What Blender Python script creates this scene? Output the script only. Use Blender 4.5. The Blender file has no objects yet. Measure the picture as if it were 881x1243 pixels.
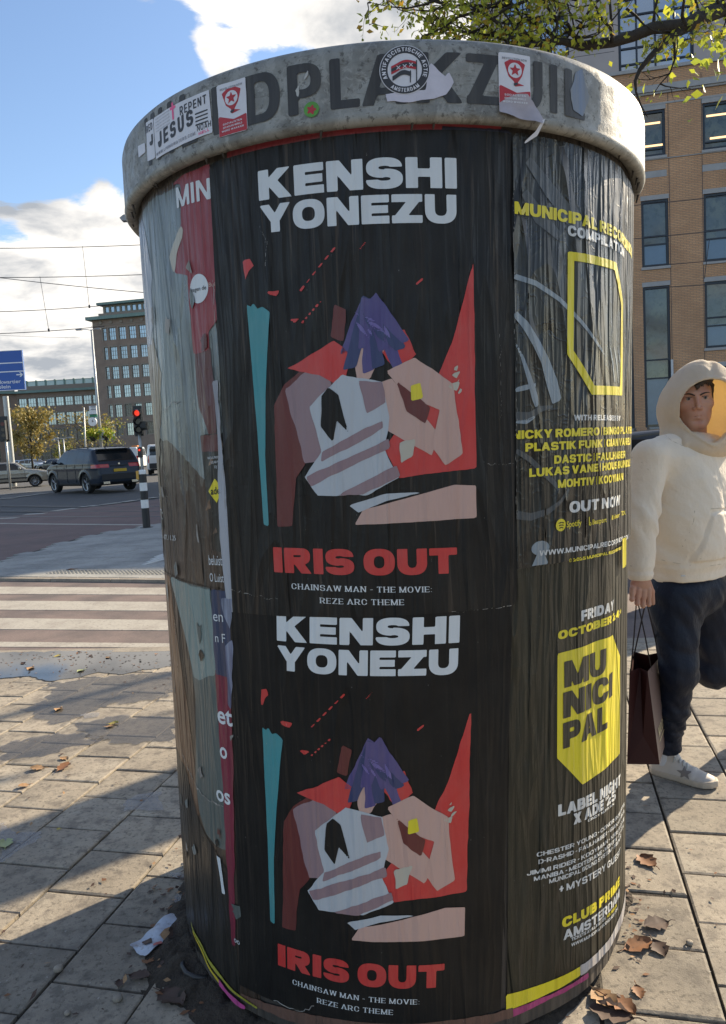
import bpy, bmesh, math, random
import numpy as np
from mathutils import Vector, Matrix
random.seed(7); rng = np.random.default_rng(7)
scene = bpy.context.scene
COL = scene.collection
R = math.radians

# ------------------------------------------------------------------ camera
PW, PH, PF = 881.0, 1243.0, 934.0
PITCH, ROLL, CAMH = R(5.3), math.atan(.055), 1.5
_f = np.array([0, math.cos(PITCH), -math.sin(PITCH)])
_r0 = np.array([1., 0, 0]); _u0 = np.array([0, math.sin(PITCH), math.cos(PITCH)])
_r = _r0*math.cos(ROLL)-_u0*math.sin(ROLL); _u = _r0*math.sin(ROLL)+_u0*math.cos(ROLL)
CAMP = np.array([0, 0, CAMH])
cam_d = bpy.data.cameras.new('camera'); cam = bpy.data.objects.new('camera', cam_d); COL.objects.link(cam)
cam_d.sensor_fit = 'VERTICAL'; cam_d.sensor_height = 24; cam_d.lens = 24*PF/PH
cam_d.clip_start = .05; cam_d.clip_end = 6000
_m = Matrix(((_r[0], _u[0], -_f[0], 0), (_r[1], _u[1], -_f[1], 0), (_r[2], _u[2], -_f[2], CAMH), (0, 0, 0, 1)))
cam.matrix_world = _m; scene.camera = cam

def ray(x, y): return _f*PF+_r*(x-PW/2)-_u*(y-PH/2)
def at(x, y, Y):
    d = ray(x, y); return CAMP+d*(Y/d[1])
def gp(x, y, z=0.):
    d = ray(x, y); return CAMP+d*((z-CAMH)/d[2])
def proj(P):
    v = np.asarray(P, float)-CAMP; z = v@_f
    return PW/2+PF*(v@_r)/z, PH/2-PF*(v@_u)/z

# ------------------------------------------------------------------ sun, sky
SUN_EL, SUN_AZ = R(27), R(50)          # azimuth from +Y towards +X
sdir = Vector((math.cos(SUN_EL)*math.sin(SUN_AZ), math.cos(SUN_EL)*math.cos(SUN_AZ), math.sin(SUN_EL)))
sl = bpy.data.lights.new('sun', 'SUN'); sl.energy = 4.8; sl.angle = R(.5); sl.color = (1, .90, .74)
so = bpy.data.objects.new('sun', sl); COL.objects.link(so); so.rotation_euler = sdir.to_track_quat('Z', 'Y').to_euler()
world = bpy.data.worlds.new('World'); scene.world = world; world.use_nodes = True
wt = world.node_tree; wn = wt.nodes; wl = wt.links; wn.clear()
def N(t, nodes=None, **kw):
    n = (nodes or wn).new(t)
    for k, v in kw.items(): setattr(n, k, v)
    return n
wo = N('ShaderNodeOutputWorld'); bg = N('ShaderNodeBackground'); bg.inputs[1].default_value = .115
sky = N('ShaderNodeTexSky', sky_type='NISHITA', sun_disc=False, sun_elevation=SUN_EL, sun_rotation=SUN_AZ, air_density=1.0, dust_density=.6, ozone_density=1.6)
tc = N('ShaderNodeTexCoord'); sep = N('ShaderNodeSeparateXYZ'); wl.new(tc.outputs['Generated'], sep.inputs[0])
def wmath(op, a, b=None, c=None):
    n = N('ShaderNodeMath', operation=op)
    for i, v in enumerate((a, b, c)):
        if v is None: continue
        if isinstance(v, (int, float)): n.inputs[i].default_value = v
        else: wl.new(v, n.inputs[i])
    return n.outputs[0]
zz = wmath('ADD', wmath('MAXIMUM', sep.outputs[2], 0.0), .22)
cmb = N('ShaderNodeCombineXYZ'); wl.new(wmath('DIVIDE', sep.outputs[0], zz), cmb.inputs[0]); wl.new(wmath('DIVIDE', sep.outputs[1], zz), cmb.inputs[1])
n1 = N('ShaderNodeTexNoise'); n1.inputs['Scale'].default_value = 3.6; n1.inputs['Detail'].default_value = 9; n1.inputs['Roughness'].default_value = .62
n1.inputs['Distortion'].default_value = .35
wl.new(cmb.outputs[0], n1.inputs['Vector'])
n2 = N('ShaderNodeTexNoise'); n2.inputs['Scale'].default_value = 2.3; n2.inputs['Detail'].default_value = 7
wl.new(cmb.outputs[0], n2.inputs['Vector'])
bias = None
# cloud banks: pixel of their middle, angular half width (deg), strength
for (px, py, wdeg, amp) in ((100, 370, 11, .26), (20, 420, 12, .2), (185, 420, 10, .2), (110, 262, 3, .16), (60, 268, 2.2, .12), (108, 22, 5, .42), (262, 12, 5.5, .33), (430, 5, 7, .28), (540, 25, 8, .34), (150, 215, 3, .20), (60, 170, 11, -.22), (120, 120, 9, -.2), (10, 60, 9, -.24), (175, 50, 4.5, -.16), (340, 60, 5, -.14), (240, 120, 7, -.14), (30, 285, 5, -.1)):
    d = ray(px, py); d = d/np.linalg.norm(d)
    vm = N('ShaderNodeVectorMath', operation='DOT_PRODUCT'); wl.new(tc.outputs['Generated'], vm.inputs[0]); vm.inputs[1].default_value = d
    mr = N('ShaderNodeMapRange', interpolation_type='SMOOTHSTEP'); wl.new(vm.outputs['Value'], mr.inputs[0])
    mr.inputs[1].default_value = math.cos(R(wdeg)); mr.inputs[2].default_value = math.cos(R(wdeg*.2)); mr.inputs[3].default_value = 0; mr.inputs[4].default_value = amp
    bias = mr.outputs[0] if bias is None else wmath('ADD', bias, mr.outputs[0])
cm = wmath('ADD', n1.outputs[0], bias)
mask = N('ShaderNodeMapRange', interpolation_type='SMOOTHSTEP'); wl.new(cm, mask.inputs[0])
mask.inputs[1].default_value = .50; mask.inputs[2].default_value = .61
shade = N('ShaderNodeMapRange'); wl.new(wmath('ADD', n2.outputs[0], wmath('MULTIPLY', n1.outputs[0], .6)), shade.inputs[0])
shade.inputs[1].default_value = .72; shade.inputs[2].default_value = .92
cr = N('ShaderNodeMix', data_type='RGBA'); wl.new(shade.outputs[0], cr.inputs[0])
cr.inputs[6].default_value = (5.4, 5.5, 5.7, 1); cr.inputs[7].default_value = (2.0, 2.3, 2.8, 1)
mx = N('ShaderNodeMix', data_type='RGBA'); wl.new(mask.outputs[0], mx.inputs[0]); wl.new(cr.outputs[2], mx.inputs[7])
skm = N('ShaderNodeMix', data_type='RGBA', blend_type='MULTIPLY'); skm.inputs[0].default_value = 1; wl.new(sky.outputs[0], skm.inputs[6]); skm.inputs[7].default_value = (.86, .97, 1.12, 1)
wl.new(skm.outputs[2], mx.inputs[6])
wl.new(mx.outputs[2], bg.inputs[0]); wl.new(bg.outputs[0], wo.inputs[0])
scene.view_settings.view_transform = 'Standard'; scene.view_settings.look = 'None'; scene.view_settings.exposure = .95; scene.view_settings.gamma = 1
scene.view_settings.use_curve_mapping = False
scene.view_settings.use_white_balance = True; scene.view_settings.white_balance_temperature = 7300; scene.view_settings.white_balance_tint = 10

# ------------------------------------------------------------------ object helpers
def tag(o, label=None, cat=None, group=None, kind=None):
    if label: o['label'] = label
    if cat: o['category'] = cat
    if group: o['group'] = group
    if kind: o['kind'] = kind
    return o
def empty(name, loc=(0, 0, 0), label=None, cat=None, group=None, rz=0):
    o = bpy.data.objects.new(name, None); COL.objects.link(o); o.location = loc; o.rotation_euler[2] = rz
    o.empty_display_size = .2
    return tag(o, label, cat, group)
def link(name, me, mat, parent=None, smooth=True):
    o = bpy.data.objects.new(name, me); COL.objects.link(o)
    if mat is not None and not me.materials: me.materials.append(mat)
    if smooth and len(me.polygons): me.polygons.foreach_set('use_smooth', [True]*len(me.polygons))
    if parent is not None:
        o.parent = parent
    return o
def mesh(name, V, F, mat, parent=None, smooth=True, uv=None, world=True):
    """V given in world space when the parent sits elsewhere; stored in the parent's own space."""
    V = np.asarray(V, float).reshape(-1, 3)
    if parent is not None and world: V = to_local(parent, V)
    me = bpy.data.meshes.new(name)
    if isinstance(F, np.ndarray):
        F = F.astype(int)
        k = F.shape[1]
        me.vertices.add(len(V)); me.vertices.foreach_set('co', V.ravel())
        me.loops.add(F.size); me.loops.foreach_set('vertex_index', F.ravel())
        me.polygons.add(len(F)); me.polygons.foreach_set('loop_start', np.arange(0, F.size, k))
        me.update(calc_edges=True)
    else:
        me.from_pydata([tuple(v) for v in V], [], [tuple(f) for f in F])
    if uv is not None:
        l = me.uv_layers.new(name='UVMap'); idx = np.zeros(len(me.loops), int); me.loops.foreach_get('vertex_index', idx)
        l.data.foreach_set('uv', np.asarray(uv, float)[idx].ravel())
    me.validate()
    return link(name, me, mat, parent, smooth)
def wmat(o):
    m = Matrix.Translation(o.location) @ o.rotation_euler.to_matrix().to_4x4() @ Matrix.Diagonal((*o.scale, 1))
    return wmat(o.parent) @ m if o.parent else m
def to_local(parent, V):
    m = np.array(wmat(parent).inverted()); return V@m[:3, :3].T+m[:3, 3]
class MB:
    """collects shapes into one mesh"""
    def __init__(s): s.v = []; s.f = []; s.n = 0
    def add(s, V, F):
        V = np.asarray(V, float); s.v.append(V); s.f += [tuple(int(i)+s.n for i in f) for f in F]; s.n += len(V); return s
    def box(s, c, d, rot=None, bevel=0):
        c = np.array(c, float); d = np.array(d, float)/2
        V = np.array([[x, y, z] for x in (-1, 1) for y in (-1, 1) for z in (-1, 1)], float)*d
        if rot is not None: V = V@np.array(rot).T
        return s.add(V+c, [(0, 1, 3, 2), (4, 6, 7, 5), (0, 4, 5, 1), (2, 3, 7, 6), (0, 2, 6, 4), (1, 5, 7, 3)])
    def tube(s, pts, rad, n=8, cap=True):
        pts = [np.array(p, float) for p in pts]; k = len(pts)
        rad = [rad]*k if np.isscalar(rad) else rad
        V = []
        t0 = pts[1]-pts[0]; a = np.cross(t0, [0, 0, 1.]);
        if np.linalg.norm(a) < 1e-4*np.linalg.norm(t0)+1e-12: a = np.array([1., 0, 0])
        a /= np.linalg.norm(a)
        for i, p in enumerate(pts):
            t = pts[min(i+1, k-1)]-pts[max(i-1, 0)]; t = t/(np.linalg.norm(t)+1e-12)
            a = a-t*(a@t); a /= np.linalg.norm(a)+1e-12; b = np.cross(t, a)
            for j in range(n):
                w = 2*math.pi*j/n; V.append(p+rad[i]*(a*math.cos(w)+b*math.sin(w)))
        F = [(i*n+j, i*n+(j+1) % n, (i+1)*n+(j+1) % n, (i+1)*n+j) for i in range(k-1) for j in range(n)]
        if cap: F += [tuple(range(n))[::-1], tuple((k-1)*n+j for j in range(n))]
        return s.add(V, F)
    def lathe(s, prof, c=(0, 0, 0), n=32, axis='z'):
        c = np.array(c, float); V = []
        for (r, z) in prof:
            for j in range(n):
                w = 2*math.pi*j/n; p = (r*math.cos(w), r*math.sin(w), z)
                if axis == 'y': p = (p[0], p[2], p[1])
                if axis == 'x': p = (p[2], p[0], p[1])
                V.append(c+np.array(p))
        k = len(prof)
        F = [(i*n+j, i*n+(j+1) % n, (i+1)*n+(j+1) % n, (i+1)*n+j) for i in range(k-1) for j in range(n)]
        return s.add(V, F)
    def prism(s, poly, to3, d0, d1):
        """poly (a,b) list; to3(a,b,d) -> 3D"""
        k = len(poly); V = [to3(a, b, d0) for a, b in poly]+[to3(a, b, d1) for a, b in poly]
        F = [tuple(range(k))[::-1], tuple(range(k, 2*k))]+[(i, (i+1) % k, k+(i+1) % k, k+i) for i in range(k)]
        return s.add(V, F)
    def build(s, name, mat, parent=None, smooth=False, world=True):
        return mesh(name, np.concatenate(s.v), s.f, mat, parent, smooth, world=world)
def autosmooth(o, ang=35):
    m = o.data
    bm = bmesh.new(); bm.from_mesh(m); bmesh.ops.recalc_face_normals(bm, faces=bm.faces)
    for f in bm.faces: f.smooth = True
    for e in bm.edges:
        if len(e.link_faces) == 2 and e.calc_face_angle(0) > R(ang): e.smooth = False
    bm.to_mesh(m); bm.free(); return o
def copy_tree(o, parent=None):
    c = o.copy(); COL.objects.link(c); c.parent = parent
    for ch in [q for q in bpy.data.objects if q.parent == o]: copy_tree(ch, c)
    return c

# ------------------------------------------------------------------ materials
def mat(name, col, rough=.7, metal=0., spec=.5, noise=None, bump=None, coord='Object', var=None, coat=0., emit=None, trans=0., stretch=None, dirt=None, orand=None):
    """noise=(scale, amount) colour variation; var=(scale,colour2,amount,lo,hi) patches; bump=(scale,strength,dist)"""
    m = bpy.data.materials.new(name); m.use_nodes = True; t = m.node_tree; n = t.nodes; l = t.links
    b = n['Principled BSDF']; b.inputs['Roughness'].default_value = rough; b.inputs['Metallic'].default_value = metal
    b.inputs['Specular IOR Level'].default_value = spec; b.inputs['Coat Weight'].default_value = coat
    b.inputs['Base Color'].default_value = (*col, 1)
    if trans: b.inputs['Transmission Weight'].default_value = trans
    if emit: b.inputs['Emission Color'].default_value = (*emit[:3], 1); b.inputs['Emission Strength'].default_value = emit[3]
    tc = n.new('ShaderNodeNewGeometry' if coord == 'World' else 'ShaderNodeTexCoord')
    if coord == 'World': coord = 'Position'
    vec = tc.outputs[coord]
    if stretch:
        mp = n.new('ShaderNodeMapping'); mp.inputs['Scale'].default_value = stretch; l.new(vec, mp.inputs[0]); vec = mp.outputs[0]
    cur = None
    def rgb(c):
        q = n.new('ShaderNodeRGB'); q.outputs[0].default_value = (*c, 1); return q.outputs[0]
    for vv in (var if isinstance(var, list) else [var] if var else []):
        sc, c2, amt, lo, hi = vv
        ns = n.new('ShaderNodeTexNoise'); ns.inputs['Scale'].default_value = sc; ns.inputs['Detail'].default_value = 6; ns.inputs['Roughness'].default_value = .65; l.new(vec, ns.inputs['Vector'])
        mr = n.new('ShaderNodeMapRange'); l.new(ns.outputs[0], mr.inputs[0]); mr.inputs[1].default_value = lo; mr.inputs[2].default_value = hi; mr.inputs[4].default_value = amt
        mxx = n.new('ShaderNodeMix'); mxx.data_type = 'RGBA'; l.new(mr.outputs[0], mxx.inputs[0]); l.new(cur or rgb(col), mxx.inputs[6]); mxx.inputs[7].default_value = (*c2, 1); cur = mxx.outputs[2]
    if noise:
        ns = n.new('ShaderNodeTexNoise'); ns.inputs['Scale'].default_value = noise[0]; ns.inputs['Detail'].default_value = 8; ns.inputs['Roughness'].default_value = .7; l.new(vec, ns.inputs['Vector'])
        mr = n.new('ShaderNodeMapRange'); l.new(ns.outputs[0], mr.inputs[0]); mr.inputs[1].default_value = .25; mr.inputs[2].default_value = .75; mr.inputs[3].default_value = 1-noise[1]; mr.inputs[4].default_value = 1+noise[1]
        mxx = n.new('ShaderNodeVectorMath'); mxx.operation = 'SCALE'; l.new(cur or rgb(col), mxx.inputs[0]); l.new(mr.outputs[0], mxx.inputs['Scale']); cur = mxx.outputs[0]
    if orand:
        oi = n.new('ShaderNodeObjectInfo'); mr = n.new('ShaderNodeMapRange'); l.new(oi.outputs['Random'], mr.inputs[0]); mr.inputs[3].default_value = 1-orand; mr.inputs[4].default_value = 1+orand*.7
        mxx = n.new('ShaderNodeVectorMath'); mxx.operation = 'SCALE'; l.new(cur or rgb(col), mxx.inputs[0]); l.new(mr.outputs[0], mxx.inputs['Scale']); cur = mxx.outputs[0]
    if cur: l.new(cur, b.inputs['Base Color'])
    prev = None
    for bb in (bump if isinstance(bump, list) else [bump] if bump else []):
        ns = n.new('ShaderNodeTexNoise'); ns.inputs['Scale'].default_value = bb[0]; ns.inputs['Detail'].default_value = 5; ns.inputs['Roughness'].default_value = .6
        v2 = vec
        if len(bb) > 3:
            mp = n.new('ShaderNodeMapping'); mp.inputs['Scale'].default_value = bb[3]; l.new(tc.outputs[coord], mp.inputs[0]); v2 = mp.outputs[0]
        l.new(v2, ns.inputs['Vector'])
        bp = n.new('ShaderNodeBump'); bp.inputs['Strength'].default_value = bb[1]; bp.inputs['Distance'].default_value = bb[2]; l.new(ns.outputs[0], bp.inputs['Height'])
        if prev: l.new(prev, bp.inputs['Normal'])
        prev = bp.outputs[0]
    if prev: l.new(prev, b.inputs['Normal'])
    return m

# ------------------------------------------------------------------ 2D shapes: distance fields turned into meshes
def sd_poly(X, Y, P):
    P = np.asarray(P, float); d = np.full(X.shape, 1e9); s = np.ones(X.shape)
    for i in range(len(P)):
        a = P[i]; b = P[i-1]; e = b-a; wx = X-a[0]; wy = Y-a[1]
        h = np.clip((wx*e[0]+wy*e[1])/(e@e+1e-18), 0, 1); d = np.minimum(d, (wx-e[0]*h)**2+(wy-e[1]*h)**2)
        c1 = Y >= a[1]; c2 = Y < b[1]; c3 = e[0]*wy > e[1]*wx
        s = np.where((c1 & c2 & c3) | (~c1 & ~c2 & ~c3), -s, s)
    return s*np.sqrt(d)
def field_mesh(x, y, S):
    """triangles of the region S<0 on the grid x,y, edges clipped exactly; returns 2D verts, tris"""
    nx, ny = len(x), len(y); X, Y = np.meshgrid(x, y, indexing='ij')
    idx = np.arange(nx*ny).reshape(nx, ny); a = idx[:-1, :-1].ravel(); b = idx[1:, :-1].ravel(); c = idx[1:, 1:].ravel(); d = idx[:-1, 1:].ravel()
    T = np.concatenate([np.stack([a, b, c], 1), np.stack([a, c, d], 1)]); s = S.ravel(); xs = X.ravel(); ys = Y.ravel()
    ins = s[T] < 0; k = ins.sum(1); n = nx*ny; out = []
    out.append(T[k == 3]); ek = {}; 
    def edge(p, q):
        lo = np.minimum(p, q).astype(np.int64); hi = np.maximum(p, q).astype(np.int64); return n+lo*n+hi
    for r in range(3):
        i0, i1, i2 = r, (r+1) % 3, (r+2) % 3
        m = (k == 1) & ins[:, i0]; t = T[m]
        if len(t): out.append(np.stack([t[:, i0], edge(t[:, i0], t[:, i1]), edge(t[:, i0], t[:, i2])], 1))
        m = (k == 2) & ~ins[:, i0]; t = T[m]
        if len(t):
            e1 = edge(t[:, i0], t[:, i1]); e2 = edge(t[:, i0], t[:, i2])
            out.append(np.stack([e1, t[:, i1], t[:, i2]], 1)); out.append(np.stack([e1, t[:, i2], e2], 1))
    A = np.concatenate([o.astype(np.int64) for o in out if len(o)]) if any(len(o) for o in out) else np.zeros((0, 3), np.int64)
    u, inv = np.unique(A, return_inverse=True); P = np.zeros((len(u), 2)); g = u < n
    P[g, 0] = xs[u[g]]; P[g, 1] = ys[u[g]]
    e = u[~g]-n; lo = e//n; hi = e % n; w = s[lo]/(s[lo]-s[hi]); w = np.clip(w, .001, .999)
    P[~g, 0] = xs[lo]+(xs[hi]-xs[lo])*w; P[~g, 1] = ys[lo]+(ys[hi]-ys[lo])*w
    return P, inv.reshape(-1, 3)
def poly_field(P, step, stepy=None, rough=0., seed=0):
    P = np.asarray(P, float); stepy = stepy or step; lo = P.min(0)-2*max(step, stepy)-rough; hi = P.max(0)+2*max(step, stepy)+rough
    x = np.arange(lo[0], hi[0]+step, step); y = np.arange(lo[1], hi[1]+stepy, stepy); X, Y = np.meshgrid(x, y, indexing='ij')
    S = sd_poly(X, Y, P)
    if rough: S = S+rough*wob(X, Y, seed)
    return field_mesh(x, y, S)
def wob(X, Y, seed=0, f0=40.):
    q = np.random.default_rng(seed); s = 0
    for i in range(10):
        a = q.uniform(0, 6.28); f = f0*1.6**(i % 5)*q.uniform(.7, 1.3); s = s+np.sin(f*(X*math.cos(a)+Y*math.sin(a))+q.uniform(0, 6.28))/1.35**(i % 5)
    return s/4

# heavy grotesque capitals as distance fields (cap height 1)
def glyph_sdf(ch, V, B, wd, X, Y):
    def box(x0, y0, x1, y1): return np.maximum(np.abs(X-(x0+x1)/2)-(x1-x0)/2, np.abs(Y-(y0+y1)/2)-(y1-y0)/2)
    def para(xa, ya, xb, yb, w):
        t = (Y-ya)/(yb-ya); k = (xb-xa)/(yb-ya); return np.maximum((np.abs(X-(xa+(xb-xa)*t))-w/2)/math.sqrt(1+k*k), np.abs(Y-(ya+yb)/2)-abs(yb-ya)/2)
    def sup(cx, cy, rx, ry, n=2.5): return ((np.abs((X-cx)/rx)**n+np.abs((Y-cy)/ry)**n)**(1/n)-1)*min(rx, ry)
    def ring(cx, cy, rx, ry, n=2.5): return np.maximum(sup(cx, cy, rx, ry, n), -sup(cx, cy, max(rx-V, .02), max(ry-B, .02), n))
    def bowl(y0, y1, w, x0=0):
        ry = (y1-y0)/2; cy = (y0+y1)/2; rx = min(w*.55, ry*1.25); cx = w-rx
        o = np.minimum(box(x0, y0, cx, y1), np.maximum(sup(cx, cy, rx, ry), cx-X))
        ri = max(rx-V, .02); rj = max(ry-B, .02); i = np.minimum(box(x0+V, y0+B, cx, y1-B), np.maximum(sup(cx, cy, ri, rj), cx-X-1e-3))
        return np.maximum(o, -i)
    w = wd; mn = np.minimum; mxm = np.maximum
    if ch == 'I': return box(0, 0, V, 1), V
    if ch == '|': return box(0, -.05, V*.35, 1.05), V*.35
    if ch == '.': return box(0, 0, V*.8, B), V*.8
    if ch == ':': return mn(box(0, .05, V*.8, .05+B), box(0, .6, V*.8, .6+B)), V*.8
    if ch in "’'": return box(0, .65, V*.6, 1), V*.6
    if ch == '-': return box(0, .4, .4, .4+B), .4
    if ch == '+': return mn(box(0, .4, .6, .4+B), box(.3-V/2, .1, .3+V/2, .9)), .6
    if ch == 'E': w *= .86; return mn(mn(box(0, 0, V, 1), box(0, 0, w, B)), mn(box(0, 1-B, w, 1), box(0, .5-B/2, w*.96, .5+B/2))), w
    if ch == 'F': w *= .84; return mn(mn(box(0, 0, V, 1), box(0, 1-B, w, 1)), box(0, .46-B/2, w*.95, .46+B/2)), w
    if ch == 'L': w *= .8; return mn(box(0, 0, V, 1), box(0, 0, w, B)), w
    if ch == 'T': w *= .95; return mn(box(w/2-V/2, 0, w/2+V/2, 1), box(0, 1-B, w, 1)), w
    if ch == 'H': return mn(mn(box(0, 0, V, 1), box(w-V, 0, w, 1)), box(0, .5-B/2, w, .5+B/2)), w
    if ch == 'N': return mn(mn(box(0, 0, V*.92, 1), box(w-V*.92, 0, w, 1)), para(V*.55, 1, w-V*.55, 0, V*1.1)), w
    if ch == 'M': w *= 1.22; return mn(mn(box(0, 0, V*.92, 1), box(w-V*.92, 0, w, 1)), mn(para(V*.5, 1, w/2, 0, V), para(w-V*.5, 1, w/2, 0, V))), w
    if ch == 'W': w *= 1.45; q = w/4; z = V*.95; return mn(mn(para(z/2, 1, q, 0, z), para(2*q, 1, q, 0, z)), mn(para(2*q, 1, 3*q, 0, z), para(w-z/2, 1, 3*q, 0, z))), w
    if ch == 'V': w *= 1.05; return mn(para(V/2, 1, w/2, 0, V*1.05), para(w-V/2, 1, w/2, 0, V*1.05)), w
    if ch == 'A': w *= 1.1; return mn(mn(para(V/2, 0, w/2, 1, V), para(w-V/2, 0, w/2, 1, V)), mxm(box(w*.15, .2, w*.85, .2+B*.8), -box(-9, -9, -8, -8))), w
    if ch == 'Y': w *= 1.08; return mn(mn(para(V*.55, 1, w/2, .4, V*1.1), para(w-V*.55, 1, w/2, .4, V*1.1)), box(w/2-V/2, 0, w/2+V/2, .42)), w
    if ch == 'X': w *= 1.05; return mn(para(V*.6, 0, w-V*.6, 1, V*1.15), para(V*.6, 1, w-V*.6, 0, V*1.15)), w
    if ch == 'K': w *= 1.02; return mn(box(0, 0, V, 1), mn(para(V*.7, .42, w-V*.65, 1, V*1.2), para(w-V*.6, 0, V*1.1, .66, V*1.2))), w
    if ch == 'Z': w *= .95; return mn(mn(box(0, 0, w, B), box(0, 1-B, w, 1)), para(V*.65, B*.5, w-V*.65, 1-B*.5, V*1.3)), w
    if ch == 'O': w *= 1.05; return ring(w/2, .5, w/2, .515), w
    if ch in 'CG':
        w *= 1.03; r = ring(w/2, .5, w/2, .515); r = mxm(r, -mxm(w*.5-X, np.abs(Y-.5)-.14))
        if ch == 'G': r = mn(r, box(w*.52, .5-B*.7, w, .5+.04)); r = mn(r, box(w-V*.8, 0.02, w, .5))
        return r, w
    if ch == 'U': o = mn(mn(box(0, .48, V, 1), box(w-V, .48, w, 1)), mxm(ring(w/2, .48, w/2, .495), Y-.48)); return o, w
    if ch == 'J': w *= .8; return mn(box(w-V, .4, w, 1), mxm(ring(w/2, .4, w/2, .41), Y-.4-.02*(X < w/2))), w
    if ch == 'D': return bowl(0, 1, w), w
    if ch == 'P': w *= .95; return mn(box(0, 0, V, 1), bowl(.32, 1, w)), w
    if ch == 'R': return mn(mn(box(0, 0, V, 1), bowl(.36, 1, w*.96)), para(w-V*.55, 0, w*.5, .45, V*1.1)), w
    if ch == 'B': return mn(bowl(0, .5+B*.4, w), bowl(.5-B*.4, 1, w*.95)), w
    if ch in 'S5':
        h = B*.5; ru = ring(w/2, .75-h/2, w/2*.97, .25+h/2+.01); rl = ring(w/2, .25+h/2, w/2, .25+h/2+.01)
        ru = mxm(ru, -mxm(w*.5-X, Y-.70)); rl = mxm(rl, -mxm(X-w*.5, .30-Y))
        if ch == '5': return mn(mn(box(.06, 1-B, w*.92, 1), box(.06, .45, .06+V*.85, 1)), mxm(mn(rl, box(V, .5-B*.3, w*.5, .5+B*.4)), -mxm(X-w*.3, .3-Y))), w
        return mn(ru, rl), w
    if ch == '2':
        w *= .9; h = B*.5; ru = ring(w/2, .7, w/2, .31); ru = mxm(ru, -mxm(X-w*.5, Y-.68)); ru = mxm(ru, -mxm(-X+w*.5, .6-Y))
        return mn(mn(ru, box(0, 0, w, B)), para(V*.6, B*.4, w-V*.75, .64, V*1.25)), w
    if ch == '4': w *= .95; return mn(mn(box(w*.5, 0, w*.5+V, 1), box(0, .2, w, .2+B)), para(V*.4, .25, w*.5+V*.3, .98, V*.9)), w
    if ch == '0': w *= .9; return ring(w/2, .5, w/2, .515), w
    return box(0, 0, .3, 1)*0+1, .35
_gc = {}
def glyph(ch, V, B, wd, res, serif=False):
    k = (ch, V, B, wd, res, serif)
    if k not in _gc:
        x = np.arange(-.1, 1.9, 1/res); y = np.arange(-.12, 1.12+1/res, 1/res); X, Y = np.meshgrid(x, y, indexing='ij')
        X = X+1.37e-3; Y = Y+.91e-3
        S, w = glyph_sdf(ch, V, B, wd, X, Y)
        if serif:
            st = {'I': ((.5, 0), (.5, 1)), 'H': ((0, 0), (0, 1), (1, 0), (1, 1)), 'N': ((0, 0), (0, 1), (1, 1)), 'M': ((0, 0), (0, 1), (1, 0), (1, 1)), 'A': ((0, 0), (1, 0)), 'T': ((.5, 0),), 'E': ((0, 0), (0, 1)), 'R': ((0, 0), (0, 1), (1, 0)), 'W': ((0, 1), (1, 1), (.5, 1)), 'V': ((0, 1), (1, 1)), 'K': ((0, 0), (0, 1), (1, 0), (1, 1))}.get(ch, ())
            for fx_, yy in st:
                xc = V/2+(w-V)*fx_; S = np.minimum(S, np.maximum(np.abs(X-xc)-V/2-.085, np.abs(Y-(B*.35 if yy == 0 else 1-B*.35))-B*.45))
            if ch in 'ETZ': 
                for yy in ((0, 1) if ch in 'EZ' else (1,)):
                    for xx in ((1,) if ch == 'E' else (0, 1)): S = np.minimum(S, np.maximum(np.abs(X-(w-.03 if xx else .03))-.035, np.abs(Y-(.10 if yy == 0 else .90))-.10))
        P, T = field_mesh(x+1.37e-3, y+.91e-3, S); _gc[k] = (P, T, w)
    return _gc[k]
def heavy_text(s, V=.38, B=.26, wd=1.15, gap=.09, res=24, space=.35, slant=0, serif=False):
    """2D verts (cap height 1), tris, total width"""
    vs = []; fs = []; n = 0; x = 0
    for ch in s:
        if ch == ' ': x += space; continue
        P, T, w = glyph(ch, V, B, wd, res, serif); Q = P+np.array([x, 0]); Q[:, 0] += slant*Q[:, 1]
        vs.append(Q); fs.append(T+n); n += len(Q); x += w+gap
    return np.concatenate(vs), np.concatenate(fs), x-gap
def font_text(s, space=1., bold=0.):
    c = bpy.data.curves.new('lettering', 'FONT'); c.body = s; c.resolution_u = 3; c.space_character = space; c.offset = bold
    o = bpy.data.objects.new('lettering', c); COL.objects.link(o)
    dg = bpy.context.evaluated_depsgraph_get(); m = o.evaluated_get(dg).to_mesh()
    V = np.array([v.co[:2] for v in m.vertices]); F = []
    for p in m.polygons:
        q = list(p.vertices); F += [(q[0], q[i], q[i+1]) for i in range(1, len(q)-1)]
    o.evaluated_get(dg).to_mesh_clear(); bpy.data.objects.remove(o); bpy.data.curves.remove(c)
    V[:, 0] -= V[:, 0].min(); V = V/.72
    return V, np.array(F), V[:, 0].max()
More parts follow.
